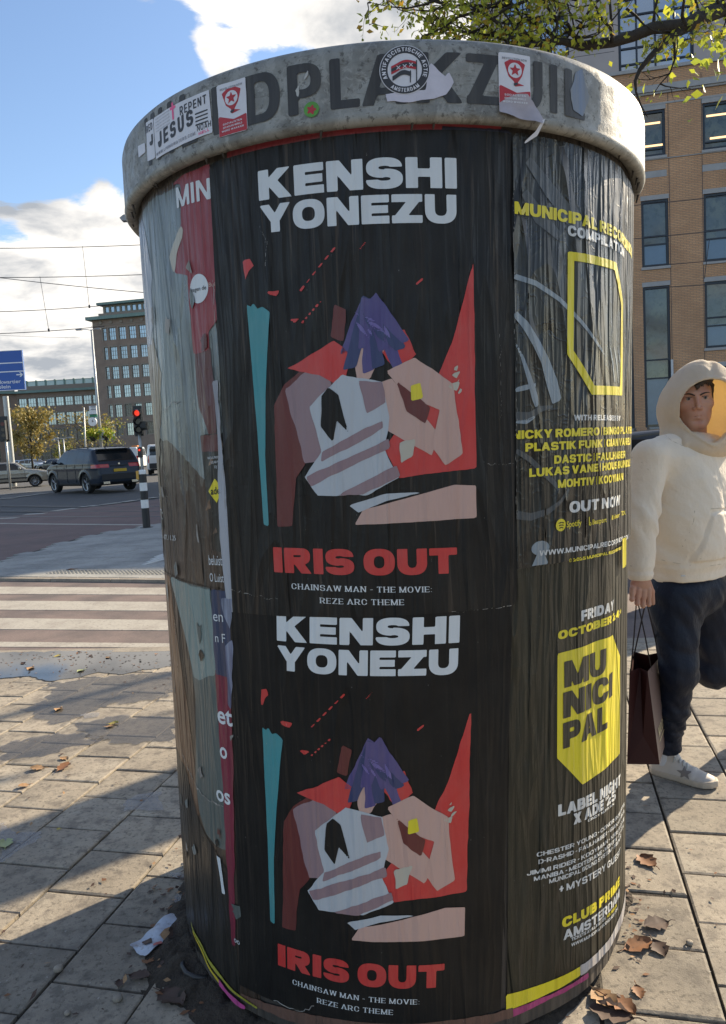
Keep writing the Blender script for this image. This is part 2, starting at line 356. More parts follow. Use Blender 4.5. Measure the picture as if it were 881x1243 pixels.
# ------------------------------------------------------------------ the advertising column
AX, AL, AY, AR, AT = .06484, .02003, 2.43, .6929, .01136      # axis x, lean, axis y, radius, taper
_q = np.random.default_rng(3); WK = []
for i in range(26):
    f = _q.uniform(12, 62); WK.append((f, _q.uniform(-.14, .14)*f+_q.uniform(-4, 4), _q.uniform(0, 6.28), (20/f)**1.1))
def wrinkle(u, v):
    s = 0
    for a, b, p, w in WK: s = s+w*np.sin(a*u*1.0+b*v+p+.8*np.sin(3.1*v+a))
    amp = .00045+.0011*np.clip((u-.3)/.35, 0, 1)+.0007*np.clip((-u-.35)/.3, 0, 1)
    return s*amp*.55
def on_shaft(u, v, off=0.):
    th = u/.7; r = AR+AT*v+off+wrinkle(u, v)
    return np.stack([AX+AL*v+r*np.sin(th), AY-r*np.cos(th), v], -1)
def on_lid(u, v, off=0.):
    th = u/.7; r = .7555+off+.0006*np.sin(u*23)+.0003*np.sin(u*61+v*30); return np.stack([AX+AL*v+r*np.sin(th), AY-r*np.cos(th), v], -1)
def lay(name, P2, T, mat_, parent, surf, off):
    o = mesh(name, surf(P2[:, 0], P2[:, 1], off), T, mat_, parent, True, uv=P2)
    return o
def flipfix(T): return T
def sheet(name, poly, mat_, parent, surf=on_shaft, off=.001, step=.008, stepy=.016, rough=0., seed=0):
    P, T = poly_field(poly, step, stepy, rough, seed); return lay(name, P, T, mat_, parent, surf, off)
def frame_map(ul, vl, ur, vr, h, wtot, slant=0):
    """text box: baseline from (ul,vl) to (ur,vr), cap height h"""
    def f(P):
        t = P[:, 0]/wtot; return np.stack([ul+(ur-ul)*t, vl+(vr-vl)*t+P[:, 1]*h], -1)
    return f
def htext(s, ul, vl, ur, vr, h, mat_, parent, surf=on_shaft, off=.0018, V=.38, B=.27, wd=1.15, gap=.09, res=24, space=.35, name='lettering', xf=None, clip=None, serif=False):
    P, T, w = heavy_text(s, V, B, wd, gap, res, space, serif=serif); Q = frame_map(ul, vl, ur, vr, h, w)(P)
    if clip is not None:
        keep = (Q[T, 0].min(1) > clip); T = T[keep]
    if xf: Q = xf(Q)
    return lay(name, Q, T, mat_, parent, surf, off)
def ftext(s, ul, vl, ur, vr, h, mat_, parent, surf=on_shaft, off=.0018, name='lettering', xf=None, bold=0.):
    P, T, w = font_text(s, bold=bold); Q = frame_map(ul, vl, ur, vr, h, w)(P)
    if xf: Q = xf(Q)
    return lay(name, Q, T, mat_, parent, surf, off)

def paper(name, col, rough=.42, streak=None, samt=.5, bump=1., fine=.5, spec=.5, scr=0., lo=.5, hi=.75, lines=0.):
    """printed paper pasted on the column, long wrinkles running down it"""
    m = bpy.data.materials.new(name); m.use_nodes = True; t = m.node_tree; n = t.nodes; l = t.links; b = n['Principled BSDF']
    uv = n.new('ShaderNodeUVMap'); uv.uv_map = 'UVMap'
    def noi(sc, det=5, ro=.6, dist=0.):
        mp = n.new('ShaderNodeMapping'); mp.inputs['Scale'].default_value = (sc[0], sc[1], 1); l.new(uv.outputs[0], mp.inputs[0])
        q = n.new('ShaderNodeTexNoise'); q.inputs['Scale'].default_value = 1; q.inputs['Detail'].default_value = det; q.inputs['Roughness'].default_value = ro; q.inputs['Distortion'].default_value = dist; l.new(mp.outputs[0], q.inputs[0]); return q.outputs[0]
    def mr(x, a, b_, c, d):
        q = n.new('ShaderNodeMapRange'); l.new(x, q.inputs[0]); q.inputs[1].default_value = a; q.inputs[2].default_value = b_; q.inputs[3].default_value = c; q.inputs[4].default_value = d; return q.outputs[0]
    def mixc(f, a, b_):
        q = n.new('ShaderNodeMix'); q.data_type = 'RGBA'; l.new(f, q.inputs[0])
        for i, c in ((6, a), (7, b_)):
            if isinstance(c, tuple): q.inputs[i].default_value = (*c, 1)
            else: l.new(c, q.inputs[i])
        return q.outputs[2]
    cur = col
    if streak: cur = mixc(mr(noi((30, 1.6), 6, .65, .4), lo, hi, 0, samt), cur, streak)
    if lines:
        cur = mixc(mr(noi((70, 2.2), 4, .6, .6), .60, .68, 0, lines), cur, (.115, .088, .068)); cur = mixc(mr(noi((24, 1.1), 3, .5, 1.4), .64, .70, 0, lines*.6), cur, (.09, .07, .055))
    # worn pinholes and scuffs where the white paper shows
    cur = mixc(mr(noi((150, 70), 3, .5), .74, .78, 0, .35+scr), cur, (.45, .44, .42))
    cur = mixc(mr(noi((7, 5), 6, .7), .35, .8, 0, .16), cur, (.09, .08, .065) if sum(col) < .3 else (.35, .32, .28))
    l.new(cur, b.inputs['Base Color']) if not isinstance(cur, tuple) else None
    l.new(mr(noi((25, 6), 4), .3, .7, rough-.1, rough+.14), b.inputs['Roughness']); b.inputs['Specular IOR Level'].default_value = spec
    prev = None
    def ridge(x, wdt):
        a_ = n.new('ShaderNodeMath'); a_.operation = 'SUBTRACT'; l.new(x, a_.inputs[0]); a_.inputs[1].default_value = .5; b2 = n.new('ShaderNodeMath'); b2.operation = 'ABSOLUTE'; l.new(a_.outputs[0], b2.inputs[0]); return mr(b2.outputs[0], 0, wdt, 1, 0)
    for (sc, st, ds, det, rg) in (((17, 1.5), .8*bump, .0055, 2, .10), ((8, 1.1), .7*bump, .0050, 2, .07), ((42, 2.4), .5*bump, .0020, 2, .14), ((22, 20), .16*bump, .0012, 2, .05), ((160, 40), fine*.14, .0005, 2, 0)):
        bp = n.new('ShaderNodeBump'); bp.inputs['Strength'].default_value = min(1, st); bp.inputs['Distance'].default_value = ds*max(1, st); hsrc = noi(sc, det, .5, .45); l.new(ridge(hsrc, rg) if rg else hsrc, bp.inputs['Height'])
        if prev: l.new(prev, bp.inputs['Normal'])
        prev = bp.outputs[0]
    l.new(prev, b.inputs['Normal'])
    return m
K = (.0115, .0108, .0105)
m_black = paper('black_poster_paper', K, .42, (.030, .023, .018), .6, 1.2, spec=.24, lines=.38)
m_black2 = paper('lower_black_poster_paper', (.009, .0085, .0085), .45, (.020, .016, .013), .4, .6, spec=.2, lines=.10)
m_music = paper('glossy_black_poster_paper', (.008, .008, .0072), .30, (.017, .015, .011), .6, 2.2, .8, .5)
m_olive = paper('olive_black_poster_paper', (.017, .017, .011), .40, (.050, .046, .028), .7, 1.6, .6, .35, lines=.3)
m_white = paper('white_print', (.62, .66, .68), .5, (.45, .48, .5), .4, .5)
m_white2 = paper('white_print_wrinkled', (.6, .62, .62), .4, (.35, .36, .36), .5, 1.5)
m_red = paper('red_print', (.55, .03, .028), .45, (.4, .02, .02), .4, .6)
m_yel = paper('yellow_print', (.72, .60, .015), .45, (.5, .42, .01), .6, .9)
m_teal = paper('teal_print', (.03, .25, .28), .45, (.02, .2, .22), .4, .6)
m_mar = paper('maroon_print', (.13, .022, .02), .45, (.08, .012, .012), .6, .6)
m_mauve = paper('mauve_print', (.26, .17, .19), .45, (.16, .09, .11), .4, .6)
m_pale = paper('pale_blue_grey_print', (.42, .46, .50), .45, (.33, .36, .4), .5, .6)
m_purple = paper('violet_print', (.07, .055, .19), .45, (.03, .025, .09), .5, .6)
m_blueink = paper('dark_blue_print', (.03, .045, .13), .45, (.02, .03, .08), .4, .6)
m_pink = paper('dusty_pink_print', (.52, .33, .28), .45, (.42, .24, .2), .5, .6)
m_cream = paper('cream_print', (.45, .42, .35), .5, None, 0, .5)
m_ghost = paper('faint_grey_print', (.06, .068, .075), .38, (.03, .033, .036), .7, 1.6)
m_ghost2 = paper('pale_blue_print', (.22, .27, .31), .38, (.12, .15, .18), .6, 1.4)
m_concrete = mat('rough_concrete', (.17, .155, .13), .95, var=[(6, (.07, .062, .05), .8, .4, .65)], noise=(60, .35), bump=[(25, .8, .02), (120, .9, .006)])
m_glue = paper('old_pasted_paper', (.05, .042, .036), .6, (.16, .13, .1), .7, 1.2, 1.)

column = empty('advertising_column', (AX, AY, 0), 'round concrete advertising column plastered with black concert posters, on the paved corner', 'advertising column')
def ring_shape(name, prof, m, n=144, parent=column, wr=False, lip=0):
    V = []; prof = np.array(prof); th = np.linspace(0, 2*math.pi, n, endpoint=False)
    for r, z in prof:
        rr = r+(wrinkle(np.where(th > math.pi, th-2*math.pi, th)*.7, z) if wr else 0)
        V.append(np.stack([AX+AL*z+rr*np.sin(th), AY-rr*np.cos(th), np.full(n, z)], -1))
    V = np.concatenate(V); k = len(prof); i, j = np.meshgrid(np.arange(k-1), np.arange(n), indexing='ij'); i = i.ravel(); j = j.ravel(); j2 = (j+1) % n
    F = np.stack([i*n+j, i*n+j2, (i+1)*n+j2, (i+1)*n+j], 1)
    uvs = np.concatenate([np.stack([np.where(th > math.pi, th-2*math.pi, th)*.7, np.full(n, z)], -1) for r, z in prof])
    return mesh(name, V, F, m, parent, True, uv=uvs)
ring_shape('shaft', [(AR+AT*z-.0012, z) for z in np.linspace(.03, 2.26, 120)], m_glue, 260, wr=True)
# rough cast foot below the paper
th = np.linspace(0, 2*math.pi, 220, endpoint=False); V = []; prof = [(.672, .14), (.676, .085), (.672, .05), (.668, .02), (.672, -.03), (.66, -.12)]
for r, z in prof:
    nn = wob(np.cos(th)*.5, np.sin(th)*.5+z*3, 5, 30)*.006+wob(np.cos(th), np.sin(th)+z*5, 6, 60)*.003
    rr = r+nn; V.append(np.stack([AX+AL*z+rr*np.sin(th), AY-rr*np.cos(th), np.full(220, z)], -1))
n = 220; F = np.array([(i*n+j, i*n+(j+1) % n, (i+1)*n+(j+1) % n, (i+1)*n+j) for i in range(len(prof)-1) for j in range(n)])
mesh('foot', np.concatenate(V)[:, :], F[:, ::-1], m_concrete, column)

def rect(u0, u1, v0, v1, j=0): return [(u0, v0), (u1, v0), (u1, v1), (u0, v1)]
# --- old layers
sheet('old_poster', [(-1.5, 2.13), (-.6, 2.13), (-.2, 2.145), (.5, 2.15), (1.5, 2.12), (1.5, 2.19), (-1.5, 2.19)], m_glue, column, off=.0004, rough=.004)
o = sheet('torn_strip', [(-.38, 2.150), (-.05, 2.153), (.235, 2.150), (.24, 2.172), (-.04, 2.176), (-.38, 2.170)], paper('faded_red_strip', (.32, .035, .05), .5, (.12, .02, .03), .6, .6), column, off=.0030, rough=.003, seed=4)
sheet('torn_strip', [(.10, 2.135), (.262, 2.132), (.262, 2.158), (.10, 2.160)], paper('navy_strip', (.02, .022, .05), .5, None, 0, .6), column, off=.0036, rough=.003, seed=5)
sheet('torn_strip', [(-.32, 2.16), (-.12, 2.163), (-.12, 2.175), (-.32, 2.172)], paper('navy_strip_left', (.02, .022, .05), .5, None, 0, .6), column, off=.0036, rough=.003, seed=5)
sheet('torn_strip', [(.40, 2.118), (.9, 2.105), (.9, 2.135), (.40, 2.15)], paper('magenta_strip', (.24, .03, .06), .5, (.1, .02, .03), .6, .8), column, off=.0040, rough=.004, seed=8)

# --- left posters
m_grey_top = paper('grey_green_poster', (.17, .205, .205), .32, (.06, .07, .07), .75, 1.3, 1.2, .6, lo=.42, hi=.7)
m_rimsheen = paper('worn_poster_painted_sheen', (.26, .30, .36), .3, (.05, .05, .07), .8, 1.5, 1.3, .7, scr=.4, lo=.4, hi=.65)  # scuffed paper with the rim's bluish reflection painted into its colour
m_wood = paper('brown_streaked_poster', (.085, .055, .038), .34, (.02, .014, .011), .85, 1.5, 1., .6, lo=.4, hi=.66)
m_orange = paper('rusty_orange_poster', (.24, .12, .06), .34, (.05, .025, .015), .85, 1.5, 1., .6, lo=.38, hi=.66)
m_tan = paper('tan_streaked_poster', (.33, .25, .16), .36, (.07, .05, .035), .8, 1.5, 1., .6, lo=.4, hi=.66)
m_dteal = paper('dark_teal_poster', (.085, .11, .105), .36, (.03, .04, .038), .7, .9, 1.)
m_lteal = paper('lit_pale_teal_print', (.19, .26, .25), .36, (.10, .15, .14), .7, .8, 1.)  # lit copy of the teal, paler by colour alone
m_crim = paper('crimson_poster', (.26, .022, .032), .4, (.13, .014, .02), .6, 1., .6)
m_brownred = paper('brown_red_poster', (.11, .03, .03), .4, (.05, .02, .02), .7, 1., .6)
m_blackL = paper('black_left_poster', (.013, .012, .011), .36, (.045, .035, .025), .6, 1.2)
p = sheet('poster', [(-1.5, .045), (-.43, .06), (-.43, 2.155), (-1.5, 2.15)], m_wood, column, off=.0008); p['label'] = 'streaked brown and grey old poster'
sheet('print_area', [(-1.5, 1.60), (-.66, 1.52), (-.53, 1.43), (-.44, 1.40), (-.44, 2.14), (-1.5, 2.14)], m_grey_top, p, off=.0016, rough=.01)
sheet('print_area', [(-1.5, 1.75), (-.80, 1.78), (-.74, 1.95), (-.80, 2.13), (-1.5, 2.13)], m_rimsheen, p, off=.0022, rough=.02, seed=2)  # reflected sheen along the left rim, drawn as a lighter patch
sheet('print_area', [(-1.5, 1.15), (-.84, 1.2), (-.80, 1.45), (-.71, 1.70), (-.78, 1.80), (-1.5, 1.78)], m_tan, p, off=.0024, rough=.025, seed=3)
sheet('print_area', [(-1.5, .62), (-.82, .70), (-.735, .80), (-.69, .92), (-.72, 1.05), (-.765, 1.155), (-1.5, 1.2)], m_orange, p, off=.0020, rough=.01, seed=9)
r_ = sheet('poster', [(-.60, 2.150), (-.432, 2.155), (-.436, 1.80), (-.47, 1.78), (-.468, 1.735), (-.535, 1.73), (-.535, 1.92), (-.588, 1.936), (-.612, 1.985), (-.545, 2.04), (-.537, 2.135)], m_crim, column, off=.0034, rough=.0035, seed=11); r_['label'] = 'torn crimson poster strip with a white disc'
sheet('print_area', [(-.533, 1.74), (-.468, 1.745), (-.455, 1.62), (-.47, 1.5), (-.50, 1.56), (-.527, 1.6)], m_brownred, r_, off=.0030, rough=.006, seed=3)
sheet('torn_edge', [(-.612, 1.985), (-.545, 2.04), (-.54, 2.02), (-.575, 1.985), (-.588, 1.936), (-.598, 1.94)], m_cream, r_, off=.0040, rough=.004, seed=5)
htext('MIN', -.558, 2.084, -.434, 2.076, .047, m_white, r_, off=.0042, V=.2, B=.18, wd=.8, gap=.14, res=20)
a = np.linspace(0, 2*math.pi, 40, endpoint=False); sheet('disc', np.stack([-.492+.034*np.cos(a), 1.882+.034*np.sin(a)], -1), m_white, r_, off=.0042, step=.004, stepy=.004)
ftext('tegen de', -.520, 1.878, -.464, 1.876, .010, paper('dark_print', (.03, .03, .035)), r_, off=.0048, bold=.01)
ftext('Bui', -.456, 1.880, -.436, 1.879, .010, m_pink, r_, off=.0048, bold=.01)
# lower left poster: teal wedge on brown
q_ = sheet('poster', [(-1.5, .05), (-.44, .065), (-.44, 1.152), (-.80, 1.162), (-1.5, 1.15)], m_wood, column, off=.0026); q_['label'] = 'brown poster with a pale teal curved wedge'
sheet('print_area', [(-1.5, .5), (-.66, .5), (-.69, .8), (-.74, 1.0), (-.765, 1.155), (-1.5, 1.15)], m_orange, q_, off=.0031, rough=.004)
wedge = [(-.762, 1.157), (-.52, 1.152), (-.512, .97), (-.515, .46), (-.57, .455), (-.622, .47), (-.66, .52), (-.672, .60), (-.648, .72), (-.632, .84), (-.648, .95), (-.70, 1.06)]
sheet('print_area', wedge, m_dteal, q_, off=.0036)
sheet('print_area', [(-.758, 1.155), (-.522, 1.15), (-.515, .93), (-.60, .90), (-.632, .90), (-.648, .95), (-.70, 1.06)], m_lteal, q_, off=.0041, rough=.006)  # top of the wedge painted paler, as lit
sheet('print_area', [(-1.5, .05), (-.5, .065), (-.5, .40), (-.58, .44), (-.68, .50), (-.74, .62), (-1.5, .70)], m_blackL, q_, off=.0036, rough=.004)
for (a_, b_, h_, s_) in ((-.87, 1.352, .03, 'T'), (-.852, 1.31, .03, 'T:'), (-.85, .50, .03, 'M')): htext(s_, a_, b_, a_+.03*len(s_)*.9, b_, h_, m_white2, column, off=.0034, V=.22, B=.18, wd=.8, res=12)
ftext('04.11 – 07.11.25', -.90, 1.252, -.69, 1.262, .014, m_white2, column, off=.0034, bold=.01)
ftext('beluister', -.520, 1.212, -.452, 1.214, .026, m_white, column, off=.0052)
ftext('O Luister', -.520, 1.170, -.452, 1.172, .022, m_white, column, off=.0052)
# small flyer with the yellow lozenge
f_ = sheet('flyer', [(-.528, 1.535), (-.441, 1.537), (-.444, 1.245), (-.505, 1.248)], m_blackL, column, off=.0040, rough=.002, step=.004, stepy=.006); f_['label'] = 'narrow dark flyer with an orange lozenge'
sheet('print_area', [(-.527, 1.533), (-.443, 1.535), (-.443, 1.49), (-.524, 1.495)], m_brownred, f_, off=.0045, step=.004, stepy=.006, rough=.003)
for i in range(7): sheet('print_area', [(-.52+.02*(i % 4), 1.36+.02*((i*5) % 8)-.09*(i > 3)), (-.50+.02*(i % 4), 1.365+.02*((i*5) % 8)-.09*(i > 3)), (-.505+.02*(i % 4), 1.38+.02*((i*5) % 8)-.09*(i > 3))], m_orange, f_, off=.0045, step=.002, stepy=.002, rough=.002, seed=i)
sheet('logo', [(-.478, 1.428), (-.450, 1.402), (-.476, 1.368), (-.506, 1.396)], m_yel, f_, off=.0052, step=.003, stepy=.003)
ftext('ade', -.496, 1.388, -.460, 1.391, .018, m_blackL, f_, off=.0058, bold=.02)
for i, s_ in enumerate(('NICK & FRIENDS', 'ROLAND PARISE', 'DJ SET', 'ALL NIGHT')): ftext(s_, -.50+.012*i, 1.475-.011*i, -.448, 1.477-.011*i, .006, m_white, f_, off=.0052)
sheet('torn_strip', [(-.463, 1.66), (-.446, 1.66), (-.444, 1.54), (-.437, 1.3), (-.437, 1.1), (-.458, 1.1), (-.468, 1.22), (-.472, 1.33), (-.462, 1.45), (-.456, 1.55)], paper('torn_white_strip', (.36, .38, .42), .5, (.14, .15, .18), .7, 1.), column, off=.0058, step=.003, stepy=.006, rough=.003)
b_ = sheet('poster', [(-.520, 1.15), (-.446, 1.15), (-.456, .93), (-.52, .93)], paper('navy_poster', (.03, .045, .10), .42, (.015, .02, .045), .5, .8), column, off=.0048, rough=.002, step=.004, stepy=.008); b_['label'] = 'narrow navy poster remnant'
ftext('en', -.515, 1.070, -.478, 1.071, .028, m_white, b_, off=.0056)
ftext('n F', -.512, 1.016, -.474, 1.018, .024, m_white, b_, off=.0056)
sheet('torn_strip', [(-.476, 1.13), (-.444, 1.13), (-.45, 1.04), (-.476, 1.085)], paper('scraped_paper', (.3, .34, .45), .5, (.03, .04, .08), .9, 1., lo=.4, hi=.55), column, off=.0062, step=.003, stepy=.006, rough=.006)
sheet('torn_strip', [(-.474, 1.01), (-.448, 1.03), (-.466, .84), (-.478, .86)], paper('scraped_paper_low', (.3, .34, .45), .5, (.05, .05, .12), .9, 1., lo=.4, hi=.55), column, off=.0062, step=.003, stepy=.006, rough=.006)
c_ = sheet('poster', [(-.522, .945), (-.462, .96), (-.474, .70), (-.494, .40), (-.506, .20), (-.520, .20), (-.522, .44), (-.519, .6)], paper('raspberry_poster', (.21, .018, .045), .42, (.08, .01, .02), .6, .9), column, off=.0044, rough=.003, step=.004, stepy=.008); c_['label'] = 'narrow raspberry poster remnant'
for s_, u_, v_, h_ in (('et', -.522, .805, .048), ('o', -.521, .713, .044), ('os', -.548, .592, .044)): ftext(s_, u_, v_, u_+.028*len(s_), v_, h_, m_white, c_, off=.0054, bold=.02)
sheet('torn_strip', [(-.566, .43), (-.548, .43), (-.534, .335), (-.548, .335)], m_white, column, off=.0058, step=.003, stepy=.006, rough=.002)
ftext('oo', -.508, .215, -.508+.02, .212, .016, m_white, c_, off=.0056)

# --- the two big concert posters
def front_poster(u0, v0, v1, xf, m_bg, seed, lab, off):
    T_ = lambda pts: xf(np.array(pts, float))
    po = sheet('poster', T_([(-.441, v0), (.263, v0-.0), (.263, v1), (-.441, v1)]), m_bg, column, off=off); po['label'] = lab
    h = dict(parent=po, xf=xf)
    dv = 1.003*(seed == 2); vv = lambda v: v
    htext('KENSHI', -.298, 2.043, .132, 2.030, .0635, m_white, off=off+.0008, **h)
    htext('YONEZU', -.298, 1.972, .130, 1.957, .0600, m_white, off=off+.0008, V=.36, **h)
    htext('IRIS OUT', -.308, 1.205, .116, 1.189, .0590, m_red, off=off+.0008, V=.40, B=.28, space=.28, **h)
    htext('CHAINSAW MAN - THE MOVIE:', -.265, 1.166, .057, 1.150, .0130, m_white, off=off+.0008, V=.16, B=.075, wd=.74, gap=.20, res=18, serif=True, **h)
    htext('REZE ARC THEME', -.197, 1.133, -.006, 1.124, .0130, m_white, off=off+.0008, V=.16, B=.075, wd=.74, gap=.20, res=18, serif=True, **h)
    # artwork: a loose abstract of torn colour fields
    def art(name, pts, m, lay_, rough=.0022, s=.0045):
        P = np.array(pts, float); P = np.stack([-.344+P[:, 0]*.509, 1.872-P[:, 1]*.560], -1)
        sheet(name, T_(P), m, po, off=off+.0008+.0004*lay_, step=s, stepy=s*1.2, rough=rough, seed=int(abs(P[0, 0]*991))+seed)
    A = 'artwork'
    art(A, [(0, .085), (.02, .10), (.035, .085), (.055, .112), (.08, .105), (.115, .13), (.105, .2), (.075, .45), (.055, .7), (.055, 1), (.028, .99), (.02, .6)], m_teal, 0, .0008)
    art(A, [(1, 0), (1, .80), (.66, .82), (.60, .70), (.70, .58), (.82, .46), (.90, .30)], m_red, 0, .002)
    art(A, [(.10, 1), (.115, .5), (.17, .42), (.31, .33), (.38, .30), (.46, .42), (.40, .8), (.27, .72), (.20, .80), (.175, 1)], m_mar, 1)
    art(A, [(.17, .44), (.34, .34), (.42, .50), (.36, .74), (.25, .74)], m_mauve, 2, .004)
    art(A, [(.19, .36), (.40, .27), (.48, .33), (.43, .45), (.33, .40)], m_red, 3, .003)
    art(A, [(.28, .52), (.43, .40), (.60, .44), (.63, .58), (.60, .70), (.66, .82), (.52, .88), (.30, .88), (.24, .80), (.33, .70)], m_pale, 4, .003)
    for k, pts in enumerate(([(.33, .70), (.60, .585), (.60, .62), (.32, .745)], [(.25, .80), (.62, .66), (.63, .70), (.27, .84)], [(.38, .88), (.65, .77), (.66, .81), (.50, .88)], [(.50, .43), (.60, .44), (.61, .52), (.53, .56)])):
        art(A, pts, m_mauve, 5, .004)
    art(A, [(.34, .48), (.37, .45), (.41, .48), (.45, .63), (.40, .58), (.38, .66), (.33, .60)], m_black2, 6, .002)
    # violet shards fanning across the top
    for k in range(9):
        a0 = -.62+k*.165; L = .23+.05*math.sin(k*2.3); w_ = .035
        cx_, cy_ = .56, .12; dx, dy = math.sin(a0), math.cos(a0)
        art(A, [(cx_-w_*dy, cy_+w_*dx), (cx_+w_*dy, cy_-w_*dx), (cx_+.02+L*dx*.95+.02*dy, cy_+L*dy*1.05), (cx_+L*dx-.006, cy_+L*dy*1.1)], (m_purple, m_blueink, m_purple)[k % 3], 3+(k % 3), .003)
    art(A, [(.47, .28), (.58, .20), (.62, .30), (.55, .42), (.50, .44)], m_pink, 2, .004)
    art(A, [(.58, .30), (.70, .24), (.74, .34), (.66, .40)], m_red, 2, .004)
    art(A, [(.41, .13), (.46, .15), (.44, .27), (.39, .25)], m_mar, 2, .004)
    # dusty pink bands
    art(A, [(.56, .45), (.64, .43), (.84, .66), (.80, .74), (.60, .62)], m_pink, 3, .002)
    art(A, [(.62, .40), (.74, .35), (.90, .46), (.94, .74), (.86, .78), (.80, .70), (.84, .56), (.70, .50)], m_pink, 4, .002)
    art(A, [(.66, .44), (.80, .55), (.78, .62), (.70, .56)], m_mar, 5, .003)
    art(A, [(.72, .46), (.76, .45), (.77, .51), (.72, .52)], m_yel, 6, .001)
    art(A, [(.46, 1), (.50, .94), (.70, .90), (.90, .86), (.995, .87), (.995, 1)], m_pink, 2, .0008)
    art(A, [(.44, .92), (.60, .88), (.78, .88), (.60, .91), (.48, .95)], m_pale, 3, .001)
    art(A, [(.66, .68), (.74, .66), (.72, .74), (.67, .76)], m_cream, 4, .006)
    for k in range(5): art(A, [(.90+.01*k*(-1)**k, .40+.022*k), (.925+.01*(k % 3), .39+.022*k), (.915, .42+.022*k)], m_cream, 4, .003)
    # short brush strokes that break the colour fields up
    q = np.random.default_rng(40); 
    for m_s, boxes, n_s in ((m_mar, ((.13, .40, .30, .95), (.60, .45, .85, .62)), 0), (paper('deep_red_print%d' % seed, (.24, .02, .018)), ((.84, .35, .99, .78), (.14, .42, .30, .9)), 0), (paper('light_violet_print%d' % seed, (.15, .12, .34)), ((.47, .14, .62, .28),), 8), (m_blueink, ((.48, .14, .62, .28),), 6), (paper('light_pink_print%d' % seed, (.62, .44, .38)), ((.66, .50, .84, .66), (.62, .92, .90, .97)), 0)):
        for k in range(n_s):
            b_x = boxes[q.integers(len(boxes))]; x0 = q.uniform(b_x[0], b_x[2]); y0 = q.uniform(b_x[1], b_x[3]); a0 = q.normal()*.35+(1.2 if b_x[0] < .4 else .7); l_ = q.uniform(.05, .14); w_ = q.uniform(.004, .011)
            dx, dy = math.cos(a0)*l_, math.sin(a0)*l_; P = np.array([(x0, y0), (x0+dx*.5+dy/l_*w_, y0+dy*.5-dx/l_*w_), (x0+dx, y0+dy), (x0+dx*.5-dy/l_*w_, y0+dy*.5+dx/l_*w_)]); P = np.stack([-.344+P[:, 0]*.509, 1.872-P[:, 1]*.560], -1)
            sheet(A, T_(P), m_s, po, off=off+.0036+.00004*k, step=.0035, stepy=.004, rough=.0012, seed=k)
    # red splatter and broken strokes
    art(A, [(-.005, -.085), (.03, -.09), (.045, -.06), (.02, -.045), (.0, -.01)], m_red, 1, .004)
    art(A, [(.10, .045), (.17, .05), (.155, .075), (.11, .065)], m_red, 1, .004)
    art(A, [(.20, .165), (.25, .17), (.23, .185)], m_red, 1, .003)
    for (x0, y0, x1, y1) in ((.26, .06, .43, -.10), (.26, .185, .36, .10), (.52, -.07, .55, -.10)):
        for k in range(6):
            t0, t1 = k/6, (k+.62)/6; X0, Y0, X1, Y1 = x0+(x1-x0)*t0, y0+(y1-y0)*t0, x0+(x1-x0)*t1, y0+(y1-y0)*t1
            art(A, [(X0, Y0), (X1, Y1), (X1+.006, Y1+.005), (X0+.006, Y0+.005)], m_red, 1, .0008, .003)
    art(A, [(.75, .07), (.78, .05), (.785, .056), (.755, .078)], m_red, 1, .0006, .003)
    return po
front_poster(-.44, 1.10, 2.152, lambda P: np.stack([P[:, 0]+.010*(P[:, 1]-1.1)/1.05*(P[:, 0] < -.35), P[:, 1]-(.012*(P[:, 0]+.44)/.7)*(P[:, 1] < 1.3)*(P[:, 0] < 9)*0], -1), m_black, 1, 'upper black music poster with white headline', .0066)
front_poster(-.44, 1.10, 2.152, lambda P: np.stack([P[:, 0]-.011+.046*(P[:, 1]-2.1), (P[:, 1]-1.003)-(.0)*P[:, 0]-.034*(P[:, 0]+.09)*0], -1), m_black2, 2, 'lower black music poster with white headline', .0050)

# creases that broke through to the white paper, and little torn scraps on the old left sheets
m_fib = paper('bare_paper_fibre', (.38, .36, .33), .6, (.1, .09, .08), .8, .8, lo=.42, hi=.6)
def crack(pts, w, off):
    P = np.array(pts, float); t = np.linspace(0, len(P)-1, len(P)*5); Q = np.stack([np.interp(t, range(len(P)), P[:, 0]), np.interp(t, range(len(P)), P[:, 1])], -1); Q[1:-1] += rng.normal(size=(len(Q)-2, 2))*.0022
    d = np.gradient(Q, axis=0); d /= np.linalg.norm(d, axis=1)[:, None]; n_ = np.stack([-d[:, 1], d[:, 0]], -1); w_ = (w*rng.uniform(.3, 1, len(Q)))[:, None]; sheet('torn_edge', np.concatenate([Q+n_*w_/2, (Q-n_*w_/2)[::-1]]), m_fib, column, off=off, step=.0018, stepy=.0018)
for pts, w, off in (([(.19, 1.432), (.225, 1.428), (.262, 1.430)], .0022, .0080), ([(-.44, 1.156), (-.40, 1.150), (-.36, 1.146), (-.30, 1.140)], .0020, .0080), ([(.10, 1.101), (.18, 1.099), (.25, 1.100)], .0016, .0080), ([(-.80, .70), (-.73, .63), (-.66, .585), (-.59, .575), (-.52, .58)], .0045, .0052), ([(-.79, 1.60), (-.74, 1.612), (-.70, 1.606), (-.64, 1.625), (-.60, 1.623)], .003, .0052),
    ([(-.30, 1.99), (-.285, 1.95), (-.29, 1.90)], .0018, .0080), ([(.225, 1.72), (.228, 1.60), (.222, 1.52)], .0016, .0080), ([(-.441, 1.9), (-.4405, 1.7), (-.441, 1.5), (-.4405, 1.3)], .0022, .0080), ([(-.38, .10), (-.30, .095), (-.26, .12)], .003, .0066), ([(.262, 2.1), (.2625, 1.9), (.262, 1.6), (.2625, 1.3)], .0015, .0108), ([(.50, 1.56), (.58, 1.545), (.66, 1.55)], .0018, .0108)):
    crack(pts, w, off)
